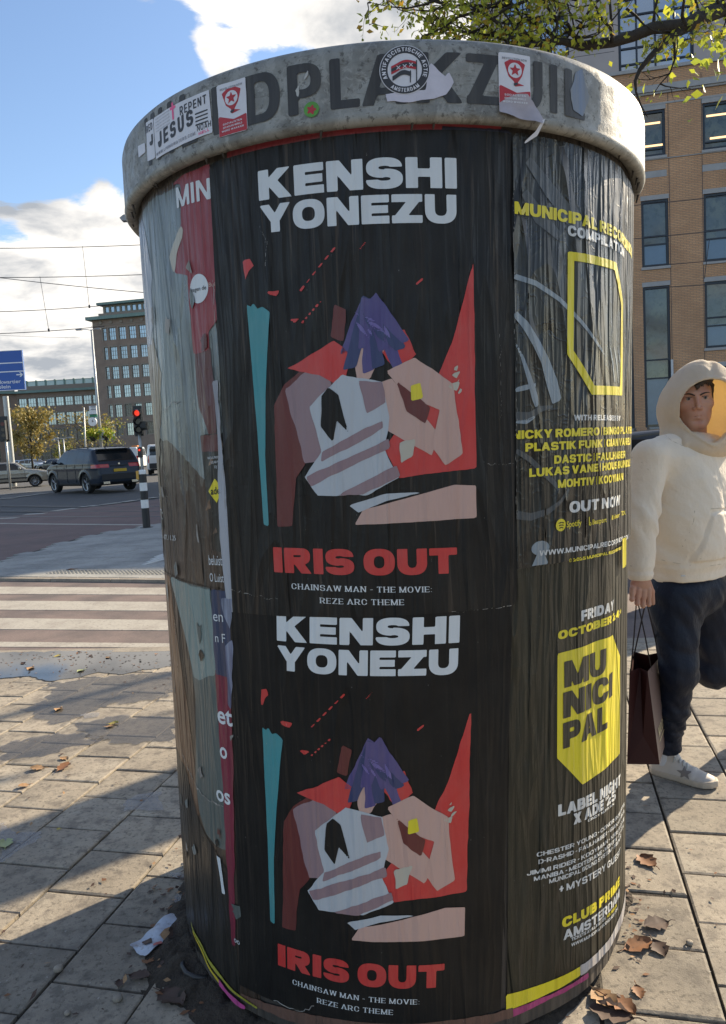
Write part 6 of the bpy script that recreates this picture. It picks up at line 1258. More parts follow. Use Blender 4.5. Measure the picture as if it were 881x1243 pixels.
    for xa in (X0, X1):
        for sy in (-1, 1):
            w = bpy.data.objects.new('wheel', None); COL.objects.link(w); w.parent = t; w.location = (xa, sy*(W2-.14), r); w.rotation_euler[2] = 0 if sy < 0 else math.pi
            mb = MB(); mb.lathe([(r*.70, -.10), (r*.93, -.115), (r, -.08), (r, .08), (r*.93, .115), (r*.6, .11)], (0, 0, 0), 28, 'y'); autosmooth(mb.build('tyre', m_tyre, w, True, world=False))
            mb = MB(); mb.lathe([(.001, -.055), (.05, -.07), (.06, -.05)], (0, 0, 0), 12, 'y')
            mb.lathe([(r*.71, -.108), (r*.66, -.10), (r*.64, .05)], (0, 0, 0), 28, 'y')
            nsp = 5 if rim == 'spoke' else 12
            for k in range(nsp):
                b0 = 2*math.pi*k/nsp
                for off in ((-.13, .13) if rim == 'spoke' else (0,)):
                    p0 = np.array([.05*math.cos(b0), -.065, .05*math.sin(b0)]); p1 = np.array([r*.66*math.cos(b0+off), -.085, r*.66*math.sin(b0+off)]); mb.tube([p0, p1], [.022, .016], 4)
            mb.build('rim', m_rim, w, world=False)
            mb = MB(); mb.lathe([(.001, -.02), (r*.64, -.02)], (0, 0, 0), 20, 'y'); mb.build('brake_disc', m_clad, w, world=False)
    if detail:
        xr = -xe
        mb = MB(); mb.box((xr-.005, 0, .86 if kind == 'suv' else .62), (.02, .52, .11)); mb.build('number_plate', m_plate, t, world=False)
        mb = MB(); mb.box((xe+.0, 0, .45), (.02, .52, .11)); mb.build('number_plate', m_plate, t, world=False)
        for sy in (-1, 1):
            xm = c['side'][-1][-1][0]-.05 if kind == 'suv' else (.75 if kind != 'van' else 1.3)
            xm = max(p[0] for p in c['side'][2 if len(c['side']) > 2 else 0])-.12
            P0 = np.array([xm, sy*(W2-.06), c['belt']+.04]); mb = MB(); mb.tube([P0, P0+[0, sy*.13, .03]], .03, 6); mb.lathe([(.001, -.10), (.07, -.09), (.09, 0), (.07, .09), (.001, .10)], P0+[0, sy*.2, .06], 10, 'y'); autosmooth(mb.build('mirror', body_m, t, world=False), 50)
            for xh in ((-.62, .32) if kind in ('suv', 'hatch', 'sedan') else (.5,)):
                mb = MB(); mb.box((xh, sy*(W2+.002), c['belt']-.13), (.2, .03, .028)); mb.build('door_handle', body_m, t, world=False)
            for xg in ((-1.38, -.70, .08, 1.0) if kind == 'suv' else (-.58, .06, .95)):     # door shut lines
                mb = MB(); mb.box((xg, sy*(W2-.004), (c['belt']+.42)/2), (.012, .03, c['belt']-.46)); mb.build('door_gap', m_clad, t, world=False)
            if side_trim: mb = MB(); mb.box((0.05, sy*(W2+.0), .52), (2.1, .03, .07)); mb.build('side_trim', m_clad, t, world=False)
    return t
m_suv = mat('slate_grey_car_paint', (.026, .034, .048), .25, coat=.1, spec=.25)
P = gp(109, 599, -.06); hd = R(-44); h = np.array([math.sin(hd), math.cos(hd)]); rt_ = np.array([h[1], -h[0]]); ctr = P[:2]+rt_*.84+h*1.47
suv = make_car('suv', (ctr[0], ctr[1], -.05), -44, m_suv, 'dark slate grey four wheel drive car turning left with its red tail lamps on', 'car', hs=.028)
suv.scale = (1.07, 1.07, 1.05)
for sy in (-1, 1):
    mb = MB(); mb.box((-2.44, sy*.58, .40), (.06, .26, .09)); mb.build('exhaust_pipe', m_chrome, suv, world=False)
    mb = MB(); mb.tube([(-1.5, sy*.74, 1.74), (-1.3, sy*.74, 1.80), (.1, sy*.74, 1.80), (.4, sy*.74, 1.72)], .018, 6); mb.build('roof_rail', m_clad, suv, world=False)
mb = MB(); mb.box((-2.445, 0, .62), (.03, 1.5, .22)); mb.build('rear_bumper_insert', m_clad, suv, world=False)
mb = MB(); mb.box((-2.40, 0, 1.04), (.03, .7, .03)); mb.build('boot_trim', m_clad, suv, world=False)
mb = MB(); mb.lathe([(.001, -.01), (.04, -.01), (.04, .01)], (-2.39, 0, 1.11), 14, 'x'); mb.build('badge', m_chrome, suv, world=False)
mb = MB(); mb.tube([(-1.3, 0, 1.77), (-1.45, 0, 1.86)], [.03, .01], 5); mb.build('aerial', m_clad, suv, world=False)
mb = MB(); mb.box((-1.99, 0, 1.70), (.22, 1.3, .03)); mb.build('roof_spoiler', m_suv, suv, world=False)
P = gp(43, 590.5, -.06); hd = R(72); h = np.array([math.sin(hd), math.cos(hd)]); rt_ = np.array([h[1], -h[0]]); ctr = P[:2]-h*1.42-rt_*.75
sed = make_car('sedan', (ctr[0], ctr[1], -.05), 72, paint('champagne_silver_car_paint', (.30, .285, .25), .4), 'champagne silver old saloon car cut off by the left picture edge', 'car', rim='many', side_trim=True)
mb = MB(); mb.box((2.33, -.80, .66), (.10, .12, .13)); mb.build('indicator', mat('orange_indicator', (.6, .16, .02), .3), sed, world=False)
G_ = 'cars queueing in front of the office wing'
def put(px, py, kind, head, m, lab, gr=G_, name='parked_car', **k): p = gp(px, py, -.05); return make_car(kind, (p[0], p[1], -.05), head, m, lab, name, gr, hs=.05, detail=True, **k)
put(70, 573.5, 'sedan', -60, paint('black_blue_car_paint', (.02, .025, .035), .3), 'dark estate car with a yellow plate between the silver saloon and the slate car', rim='many')
put(42, 572, 'hatch', 115, paint('pale_silver_car_paint', (.40, .42, .43), .4), 'pale silver hatchback behind the dark estate car')
put(22, 571, 'sedan', 130, paint('pearl_grey_car_paint', (.45, .46, .46), .3), 'light grey saloon behind the blue direction sign pole')
put(86, 571, 'hatch', -75, paint('silver_blue_car_paint', (.25, .29, .33), .4), 'silver blue hatchback half hidden by the slate grey car')
m_vw = mat('white_van_paint', (.62, .64, .65), .3, coat=.5)
P = gp(178, 577, -.05); van = make_car('van', (P[0]+.6, P[1]+2.2, -.05), -12, m_vw, 'white panel van seen from behind, right of the red traffic light', 'van', hs=.05, cat='van')
mb = MB(); mb.box((-2.45, 0, .62), (.03, 1.6, .35)); mb.build('bumper', m_clad, van, world=False)
mb = MB(); mb.box((-2.40, 0, 1.15), (.02, .02, 1.5)); mb.build('door_gap', m_clad, van, world=False)
for sy in (-1, 1): mb = MB(); mb.box((-2.385, sy*.42, 1.55), (.03, .6, .45)); mb.build('rear_window', m_cglass, van, world=False)
p = gp(128, 575, -.05); van2 = make_car('van', (p[0], p[1]+3, -.05), -80, m_vw, 'white van with a long pale roof behind the slate grey car', 'van', hs=.05, cat='van', detail=False)
mb = MB(); mb.box((-1.9, 0, 2.14), (.5, .5, .10)); mb.build('beacon', mat('orange_beacon', (.6, .2, .04), .4), van2, world=False)
make_car('hatch', (4.1, 9.4, -.05), 84, paint('black_car_paint', (.012, .013, .015), .2), 'black car parked across the street behind the hooded man', 'parked_car', rim='many', hs=.035)
# ------------------------------------------------------------------ the hooded man
def unit(v): v = np.array(v, float); return v/np.linalg.norm(v)
def sd_cap(X, Y, Z, a, b, r0, r1=None):
    a = np.array(a, float); b = np.array(b, float); d = b-a; r1 = r0 if r1 is None else r1
    t = np.clip(((X-a[0])*d[0]+(Y-a[1])*d[1]+(Z-a[2])*d[2])/(d@d), 0, 1); return np.sqrt((X-a[0]-d[0]*t)**2+(Y-a[1]-d[1]*t)**2+(Z-a[2]-d[2]*t)**2)-(r0+(r1-r0)*t)
def sd_ell(X, Y, Z, c, r, ax=None):
    ax = ax or (np.array([1., 0, 0]), np.array([0, 1., 0]), np.array([0, 0, 1.])); q = [((X-c[0])*a[0]+(Y-c[1])*a[1]+(Z-c[2])*a[2])/s for a, s in zip(ax, r)]
    k = np.sqrt(q[0]**2+q[1]**2+q[2]**2); return (k-1)*min(r)*np.clip(1, .6, 1)
def sd_loft(X, Y, Z, zs, cs, As, Bs, u, v, n=2.2):
    cx = np.interp(Z, zs, [c[0] for c in cs]); cy = np.interp(Z, zs, [c[1] for c in cs]); a = np.interp(Z, zs, As); b = np.interp(Z, zs, Bs)
    p = np.abs((X-cx)*u[0]+(Y-cy)*u[1])/a; q = np.abs((X-cx)*v[0]+(Y-cy)*v[1])/b; return np.maximum(((p**n+q**n)**(1/n)-1)*np.minimum(a, b), np.maximum(Z-zs[-1], zs[0]-Z))
def cloth(X, Y, Z, amp, f, d, seed, warp=1.):
    """soft crumpling: ridges running across direction d"""
    q = np.random.default_rng(seed); s = 0
    wx = np.sin(X*11+Z*7+q.uniform(0, 6))+np.sin(Y*13-Z*9+q.uniform(0, 6)); wy = np.sin(Z*15+X*5+q.uniform(0, 6))
    for i in range(4):
        dd = unit(np.array(d)+q.normal(size=3)*.35); ff = f*(1+.45*i)*q.uniform(.85, 1.15); ph = ff*(X*dd[0]+Y*dd[1]+Z*dd[2])+warp*(wx*.9+wy*.8)*(1+.3*i)+q.uniform(0, 6); s = s+(1-2*np.abs(np.sin(ph/2)))/1.5**i
    return amp*s/2
man = empty('person', tuple(gp(830, 952)*[1, 1, 0]), 'man in a cream hooded sweatshirt and navy trousers carrying a dark paper bag', 'person')
SK = np.array([1., 0, 0])
fT = unit([.64, -.77, 0]); rR = unit([-.77, -.64, 0]); ZU = np.array([0, 0, 1.])
m_skin = bpy.data.materials.new('skin'); m_skin = mat('skin', (.50, .27, .185), .5, coord='World', noise=(14, .10), var=[(18, (.52, .20, .14), .5, .45, .7)], bump=[(300, .15, .001)]); _b = m_skin.node_tree.nodes['Principled BSDF']; _b.inputs['Subsurface Weight'].default_value = .12; _b.inputs['Subsurface Radius'].default_value = (.012, .004, .002); _b.inputs['Subsurface Scale'].default_value = 1
def clothmat(name, c, c2, weave=900, tr=None, rough=.9, sheen=.3, bumpd=.0008):
    m = mat(name, c, rough, coord='World', noise=(5, .05), bump=[(weave, .5, bumpd), (60, .15, .003), (13, .55, .018, (1, 1, .8)), (30, .35, .006, (1.3, 1, .6))]); b = m.node_tree.nodes['Principled BSDF']; b.inputs['Sheen Weight'].default_value = sheen
    if tr:
        n = m.node_tree.nodes; l = m.node_tree.links; tb = n.new('ShaderNodeBsdfTranslucent'); tb.inputs[0].default_value = (*tr, 1); ms = n.new('ShaderNodeMixShader'); ms.inputs[0].default_value = .38; l.new(b.outputs[0], ms.inputs[1]); l.new(tb.outputs[0], ms.inputs[2]); l.new(ms.outputs[0], n['Material Output'].inputs[0])
    return m
m_hood = clothmat('cream_fleece', (.80, .69, .55), None); m_hood2 = clothmat('thin_cream_fleece', (.80, .69, .55), None, tr=(.80, .66, .40)); m_trou = clothmat('navy_satin_cotton', (.004, .009, .022), None, 700, rough=.55, sheen=.02)
m_trou.node_tree.nodes['Principled BSDF'].inputs['Sheen Tint'].default_value = (.5, .75, 1, 1); m_trou.node_tree.nodes['Principled BSDF'].inputs['Specular IOR Level'].default_value = .3
m_hair = mat('dark_brown_hair', (.030, .018, .012), .5, bump=[(400, .6, .001)], coord='World')

sb = gp(790, 936, 0)[:2]; tb_ = gp(871, 957, 0)[:2]; fx = unit(np.append(tb_-sb, 0)); fy = np.cross(ZU, fx); L_ = np.linalg.norm(tb_-sb); O_ = np.append(sb, 0)
# hoodie body and sleeves
chest = at(833, 590, 3.12); zc_ = lambda y, x=835: at(x, y, 3.1)[2]
sr = at(789, 556, 3.0); er = at(776, 630, 2.96); wr_ = at(777, 694, 2.93)
sl_ = at(884, 556, 3.28); el_ = at(912, 640, 3.25); wl2 = at(915, 705, 3.12)
zs = [zc_(699), zc_(690), zc_(680), zc_(660), zc_(620), zc_(580), zc_(552), zc_(543), zc_(538)]
cs = [at(836, y, Y)[:2] for y, Y in ((699, 3.13), (690, 3.13), (680, 3.13), (660, 3.13), (620, 3.12), (580, 3.13), (552, 3.14), (543, 3.14), (538, 3.13))]
As = [.178, .182, .196, .205, .205, .205, .195, .16, .12]; Bs = [.128, .132, .150, .158, .150, .140, .122, .105, .09]
def f_hoodie(X, Y, Z):
    s = sd_loft(X, Y, Z, zs, cs, As, Bs, rR, fT, 2.3)
    s = s+(cloth(X, Y, Z, .0060, 30, (.75, 0, .6), 11, 1.6)+cloth(X, Y, Z, .0016, 95, (.75, .1, .5), 12, 2.4))*np.clip((zc_(545)-Z)/.22, .12, 1)
    sh = sd_cap(X, Y, Z, at(828, 545, 3.12), sr, .075, .070); s = smin(s, sh, .06); s = smin(s, sd_cap(X, Y, Z, at(840, 545, 3.14), sl_, .075, .072), .06)
    arm = np.minimum(sd_cap(X, Y, Z, sr, er, .070, .064), 9)
    arm = smin(arm, sd_cap(X, Y, Z, er, wr_, .066, .050), .03); arm = arm+cloth(X, Y, Z, .0042, 52, (.75, .2, .6), 5, 2.2)*np.clip((sr[2]-Z)/.12, .1, 1)+.003*np.sin(Z*52+X*70+2*np.sin(Y*20))*np.exp(-((Z-er[2])/.10)**2)
    cuff = np.maximum(sd_cap(X, Y, Z, wr_+[0, 0, .03], wr_-[0, 0, .035], .038, .037), (wr_[2]-.030)-Z)+.0008*np.sin(X*900); arm = smin(arm, cuff, .012); arm = np.maximum(arm, (wr_[2]-.030)-Z)
    al = smin(sd_cap(X, Y, Z, sl_, el_, .078, .066), sd_cap(X, Y, Z, el_, wl2, .066, .05), .03)+cloth(X, Y, Z, .004, 48, (.7, 0, .6), 6, 2)
    crease = np.minimum(arm, al); s = smin(s, crease, .012)
    # hem rib
    hz = zc_(690)-((X-chest[0])*.05); s = s+.004*np.exp(-((Z-zc_(679))/.008)**2)
    # kangaroo pocket: slightly proud panel with slanted opening
    u = (X-chest[0])*rR[0]+(Y-chest[1])*rR[1]; v = (X-chest[0])*fT[0]+(Y-chest[1])*fT[1]; zt, zb = zc_(619), zc_(676); w = np.interp(Z, [zb, zb+.03, zt-.005, zt], [.150, .150, .095, .090])
    pk = np.maximum(np.maximum(np.abs(u)-w, Z-zt), zb-Z); s = s-.007*np.clip(-pk/.006, 0, 1)*(v > .0); s = s+.006*np.exp(-(pk/.005)**2)*(v > 0)
    return s
lo = np.array([at(758, 560, 2.9)[0]-.09, 2.78, zc_(705)-.05]); hi = np.array([at(925, 560, 3.25)[0], 3.5, zc_(520)+.06])
V, F = surf_nets(f_hoodie, lo, hi, .0065); hoodie = mesh('hoodie', V, F, m_hood, man, True)
# hood
Hc = at(851, 492, 3.13); nO = unit([.05, -1, -.04]); tO = unit(np.cross(nO, [0, 0, 1.]))*-1; 
if tO[0] < 0: tO = -tO
uO = np.cross(tO, nO); uO = uO if uO[2] > 0 else -uO
def hood_outer(X, Y, Z):
    t = (X-Hc[0])*tO[0]+(Y-Hc[1])*tO[1]+(Z-Hc[2])*tO[2]; n = (X-Hc[0])*nO[0]+(Y-Hc[1])*nO[1]+(Z-Hc[2])*nO[2]; z = (X-Hc[0])*uO[0]+(Y-Hc[1])*uO[1]+(Z-Hc[2])*uO[2]
    rt = np.where(t < 0, .163, .172); rz = np.where(z > 0, .184, .20); rn = np.where(n > 0, .150, .19)
    tt = t*(1+.38*np.clip(z/.18, 0, 1)**1.3)                                   # narrows to a soft peak
    k = np.sqrt((tt/rt)**2+(n/rn)**2+(z/rz)**2); s = (k-1)*.155; return s, t, n, z
def f_hood(X, Y, Z):
    s, t, n, z = hood_outer(X, Y, Z)
    fold = cloth(X, Y, Z, .0045, 30, (.5, .2, .8), 17, .8)+.006*np.exp(-((t+.02-.5*(z-.1))/.018)**2)*np.clip(z/.1, 0, 1)-.006*np.exp(-((t+.085-.35*z)/.016)**2)*np.clip((.08-z)/.1, 0, 1)
    neck = sd_ell(X, Y, Z, at(843, 541, 3.10), (.150, .115, .062)); body = smin(s, neck, .05)+fold
    inner = smin(s, sd_ell(X, Y, Z, at(846, 530, 3.08), (.085, .08, .09)), .04)+.011+fold*.6
    tc, zc2 = -.022, -.014; wz = np.where(z > zc2, .116, .132); ww = .113*np.where(z > zc2, 1, np.clip(1-.35*((zc2-z)/.13)**2, .3, 1))
    op = (np.sqrt(((t-tc)/ww)**2+((z-zc2)/wz)**2)-1)*.10; op = np.maximum(op, -n)
    rim = np.abs(op)-.010; r2 = np.maximum(rim, np.abs(body+.004)-.008)
    sh = np.maximum(body, -inner); sh = np.maximum(sh, -op); r2 = np.maximum(r2, -op-.001); return smin(sh, np.maximum(r2, -n), .004)
V, F = surf_nets(f_hood, Hc-[.22, .24, .27], Hc+[.22, .24, .22], .0048); mesh('hood', V, F, m_hood2, hoodie, True)
for s_ in (0, 1):    # drawcord ends hidden under the chin, a short crossover edge
    pass
# small chest embroidery
lg = at(872.3, 564.5, 3.0)
# trousers
hipR, kneeR, ankR = at(818, 722, 3.08), at(824, 815, 3.02), at(811, 911, 3.12); hipL, kneeL, ankL = at(860, 720, 3.20), at(866, 812, 3.22), at(940, 798, 3.62)
def f_tr(X, Y, Z):
    pel = sd_ell(X, Y, Z, at(838, 715, 3.14), (.172, .13, .12), (rR, fT, ZU)); pel = np.maximum(pel, Z-zc_(684))
    a = sd_cap(X, Y, Z, hipR, kneeR, .104, .068); a = smin(a, sd_cap(X, Y, Z, kneeR, at(818, 862, 3.06), .067, .050), .03); a = smin(a, sd_cap(X, Y, Z, at(818, 862, 3.06), ankR, .050, .043), .02)
    b = smin(sd_cap(X, Y, Z, hipL, kneeL, .104, .076), sd_cap(X, Y, Z, kneeL, ankL, .074, .055), .03)
    s = smin(pel, a, .05); s = smin(s, b, .035)
    s = s+cloth(X, Y, Z, .0065, 62, (.8, .1, .5), 23, 1.6)*np.clip((zc_(700)-Z)/.1, .2, 1)+cloth(X, Y, Z, .0055, 110, (.25, 0, 1), 29, 1.4)*np.clip((zc_(830)-Z)/.1, 0, 1)
    s = s-.003*np.exp(-((Z-(ankR[2]+.012))/.012)**2)+.003*np.exp(-((Z-(ankR[2]+.030))/.006)**2)
    return np.maximum(s, ankR[2]-.005-Z)
lo = np.array([at(785, 720, 3.0)[0]-.06, 2.84, ankR[2]-.05]); hi = np.array([at(935, 720, 3.3)[0]+.05, 3.72, zc_(684)+.05])
V, F = surf_nets(f_tr, lo, hi, .0075); trous = mesh('trousers', V, F, m_trou, man, True)
mb = MB(); c = at(829, 699, 2.965); mb.box(c, (.016, .004, .005)); mb.build('belt_loop', mat('white_tag', (.6, .6, .6), .6), trous)

# body: head, neck, hands and lower leg grown as one continuous skin surface
eye_mid = at(846.6, 483, 3.035); fH = unit([-.20, -.98, -.03]); xH = unit(np.cross(fH, [-.02, 0, 1.])); xH = xH if xH[0] > 0 else -xH; uH = np.cross(xH, fH); uH = uH if uH[2] > 0 else -uH
HO = eye_mid-fH*.100           # local origin: y forward from here
def hl(X, Y, Z): return tuple((X-HO[0])*a[0]+(Y-HO[1])*a[1]+(Z-HO[2])*a[2] for a in (xH, fH, uH))
def H3(x, y, z): return HO+xH*x+fH*y+uH*z
def cap(x, y, z, a, b, r0, r1=None): return sd_cap(x, y, z, a, b, r0, r1)
def f_headl(x, y, z):
    ax = np.abs(x); e = lambda c, r: sd_ell(x, y, z, c, r); ea = lambda c, r: sd_ell(ax, y, z, c, r)
    s = e((0, -.010, .040), (.073, .096, .088)); s = smin(s, e((0, .035, -.030), (.064, .062, .078)), .035); s = smin(s, e((0, .050, -.078), (.042, .036, .040)), .030)
    s = smin(s, cap(ax, y, z, (.052, .012, -.050), (.020, .075, -.108), .014, .013), .028)      # jaw line
    s = smin(s, e((0, .080, -.104), (.021, .014, .015)), .018)                                # chin
    s = smin(s, ea((.047, .060, -.024), (.019, .018, .015)), .022)                            # cheekbones
    s = smin(s, cap(ax, y, z, (.010, .090, .017), (.045, .076, .019), .0085), .014)            # brow
    s = smax(s, -ea((.031, .103, -.001), (.019, .0145, .0105)), .012)                         # sockets
    s = smin(s, ea((.031, .0775, -.001), (.0145, .013, .0115)), .004)                         # lids
    s = np.maximum(s, -ea((.031, .094, -.0015), (.0125, .010, .0030)))                         # lid slit
    s = smin(s, cap(x, y, z, (0, .089, .012), (0, .1125, -.036), .0068, .0090), .010); s = smin(s, ea((.0115, .099, -.041), (.0075, .010, .0065)), .006)
    s = np.maximum(s, -ea((.0065, .108, -.0475), (.0032, .005, .003)))
    s = smin(s, e((0, .086, -.066), (.026, .013, .020)), .014)                                # muzzle
    s = smin(s, cap(ax, y, z, (0, .0985, -.0665), (.020, .0885, -.070), .0042, .002), .003); s = smin(s, cap(ax, y, z, (0, .0965, -.0770), (.015, .0895, -.0745), .0052, .003), .004)
    s = smax(s, -cap(ax, y, z, (0, .1035, -.0715), (.024, .0905, -.0725), .0016, .0012), .002)
    s = smax(s, -e((0, .0955, -.0905), (.014, .004, .0045)), .006)
    ear = ea((.076, -.008, -.012), (.009, .018, .030)); s = smin(s, ear, .006); s = np.maximum(s, -ea((.084, -.003, -.010), (.004, .010, .018)))
    return s
def f_body(X, Y, Z):
    x, y, z = hl(X, Y, Z); s = f_headl(x, y, z); nk = sd_cap(X, Y, Z, H3(0, -.01, -.06), at(838, 560, 3.13), .056, .062); return smin(s, nk, .025)
V, F = surf_nets(f_body, HO-[.11, .15, .21], HO+[.11, .15, .15], .0024); Vh, Fh = V, F
# right hand gripping the cords
hk = lambda px, py, Y: at(px, py, Y)
fing = []
for i, (xb, yb, xm, ym, xt, yt) in enumerate(((767.8, 714.5, 767.0, 727.5, 770, 723), (774.5, 716.5, 773.5, 732.0, 776, 725), (781.0, 717.5, 780.5, 735.0, 782, 727), (787.0, 716.0, 787.5, 733.5, 787.0, 726))):
    fing.append((hk(xb, yb, 2.905+.004*i), hk(xm, ym, 2.897+.006*i), hk(xt, yt, 2.940), (.0102, .0108, .0108, .0100)[i]))
th_ = (hk(786, 706, 2.935), hk(791, 718, 2.955), hk(792.3, 732, 2.962))
def f_hand(X, Y, Z):
    s = sd_cap(X, Y, Z, hk(777.5, 680, 2.93), hk(777.5, 703, 2.925), .028, .026)
    s = smin(s, sd_ell(X, Y, Z, hk(777.5, 709, 2.918), (.040, .019, .032)), .016)
    for a, b, c, r in fing: s = smin(s, sd_cap(X, Y, Z, a, a+(b-a)*.45, r*1.12, r*1.02), .006)
    fs = 9
    for a, b, c, r in fing: g = smin(sd_cap(X, Y, Z, a, b, r, r*.93), sd_cap(X, Y, Z, b, c, r*.93, r*.8), .004); fs = np.minimum(fs, g)
    s = smin(s, fs, .0045); t = smin(sd_cap(X, Y, Z, th_[0], th_[1], .013, .0108), sd_cap(X, Y, Z, th_[1], th_[2], .0108, .0088), .005); s = smin(s, t, .009)
    for a, b, c, r in fing: s = s-.0012*np.exp(-((X-a[0])**2+(Y-a[1]+.01)**2+(Z-a[2]-.002)**2)/.00005)
    return s
V, F = surf_nets(f_hand, hk(777, 709, 2.92)-[.07, .06, .11], hk(777, 709, 2.92)+[.07, .07, .11], .0022); V2, F2 = V, F
def f_shank(X, Y, Z): return sd_cap(X, Y, Z, at(818, 862, 3.06), O_[:3]+fx*.062+[0, 0, .10], .036, .028)
V, F = surf_nets(f_shank, at(816, 900, 3.1)-[.09, .1, .2], at(816, 900, 3.1)+[.09, .1, .2], .006); V3, F3 = V, F
# arm core inside the sleeve joins hand to torso, so the figure is one surface under the clothes
def f_core(X, Y, Z):
    s = smin(sd_cap(X, Y, Z, sr, er, .042, .036), sd_cap(X, Y, Z, er, hk(777.5, 684, 2.93), .036, .026), .02); s = smin(s, sd_ell(X, Y, Z, chest+[0, 0, .03], (.15, .09, .19), (rR, fT, ZU)), .04)
    s = smin(s, sd_cap(X, Y, Z, at(838, 556, 3.13), chest, .055, .10), .03); s = smin(s, sd_ell(X, Y, Z, at(838, 710, 3.14), (.13, .09, .10), (rR, fT, ZU)), .06); s = smin(s, sd_cap(X, Y, Z, sr, chest+[0, 0, .1], .05, .07), .04)
    s = smin(s, sd_cap(X, Y, Z, chest, at(838, 710, 3.14), .09, .09), .05)
    s = smin(s, smin(sd_cap(X, Y, Z, hipR, kneeR, .06, .045), sd_cap(X, Y, Z, kneeR, at(818, 862, 3.06), .045, .034), .02), .03); return s
V, F = surf_nets(f_core, np.array([at(760, 700, 2.9)[0]-.02, 2.84, at(818, 870, 3.06)[2]-.05]), np.array([at(905, 600, 3.2)[0], 3.4, zc_(535)+.04]), .014); V4, F4 = V, F
n0 = 0; VV = []; FF = []
for a, b in ((Vh, Fh), (V2, F2), (V3, F3), (V4, F4)): VV.append(a); FF.append(b+n0); n0 += len(a)
body = mesh('body', np.concatenate(VV), np.concatenate(FF), m_skin, man, True)
m_eyew = mat('eye_white', (.27, .24, .22), .2, coat=.5); m_iris = mat('dark_brown_iris', (.025, .014, .010), .15, coat=.5)
for sx in (-1, 1):
    c = H3(.031*sx, .0795, -.0015); mb = MB(); mb.lathe([(.0115*math.sin(a), .0115*math.cos(a)) for a in np.linspace(.01, 3.13, 12)], c, 16); mb.build('eye', m_eyew, man, True)
    g = H3(.031*sx+.0006, .0865, -.0015); mb = MB(); mb.lathe([(.0058*math.sin(a), .0058*math.cos(a)) for a in np.linspace(.01, 3.13, 10)], g, 12); mb.build('iris', m_iris, man, True)
    pts = [H3(sx*(.009+.040*t), .1005-.017*t**1.6, .0135+.0065*math.sin(t*2.6)-.004*(1-t)) for t in np.linspace(0, 1, 7)]; mb = MB(); mb.tube(pts, [.0020, .0031, .0034, .0031, .0027, .0020, .0011], 6); mb.build('eyebrow', m_hair, man, True)
    pts = [H3(sx*(.019+.024*t), .0935-.005*abs(t-.4), .0035+.0016*math.sin(t*3.1)) for t in np.linspace(0, 1, 6)]; mb = MB(); mb.tube(pts, .0011, 5); mb.build('eyelashes', m_hair, man, True)
mb = MB(); pts = [H3(x, .1000-.24*x*x*20*.1-abs(x)*.28, -.0718-.0004*math.cos(x*60)) for x in np.linspace(-.021, .021, 9)]; mb.tube(pts, [.0003, .0009, .0012, .0013, .0013, .0013, .0012, .0009, .0003], 5); mb.build('mouth_line', mat('lip_shadow_skin', (.20, .065, .05), .5), man, True)
# hair: cap and swept fringe locks
def f_hair(X, Y, Z):
    x, y, z = hl(X, Y, Z); s = sd_ell(x, y, z, (0, -.014, .044), (.080, .101, .093)); s = np.maximum(s, .052-z+np.clip((.03-y)*.9, 0, .08)-.025*np.clip(np.abs(x)-.05, 0, 1)/.03)
    q = np.random.default_rng(4); L = 9
    for i in range(22):
        x0 = -.058+.118*i/21; t = q.uniform(-.006, .006); drop = .056-.022*math.exp(-((x0-.004)/.020)**2)-.014*math.exp(-((x0-.055)/.012)**2)+q.uniform(-.004, .004)
        x1 = x0*.9+.004*math.sin(i); ytop = .075-.35*abs(x0)**1.4*2; a = (x0*.8, ytop-.018, .098); b = (x0+t, .096-6.5*x0*x0, .070); c = (x1, .0985-8*x1*x1, drop)
        L = np.minimum(L, smin(sd_cap(x, y, z, a, b, .0115, .0105), sd_cap(x, y, z, b, c, .0098, .0022), .004))
    for sx in (-1, 1): L = np.minimum(L, sd_cap(x, y, z, (.070*sx, .030, .045), (.071*sx, .022, -.012), .009, .004))
    ho = hood_outer(X, Y, Z)[0]+.020; return np.maximum(smin(s, L, .006)+.0008*np.sin(x*900+z*200), ho)
V, F = surf_nets(f_hair, HO-[.11, .15, .05], HO+[.11, .15, .17], .0026); mesh('hair', V, F, m_hair, man, True)
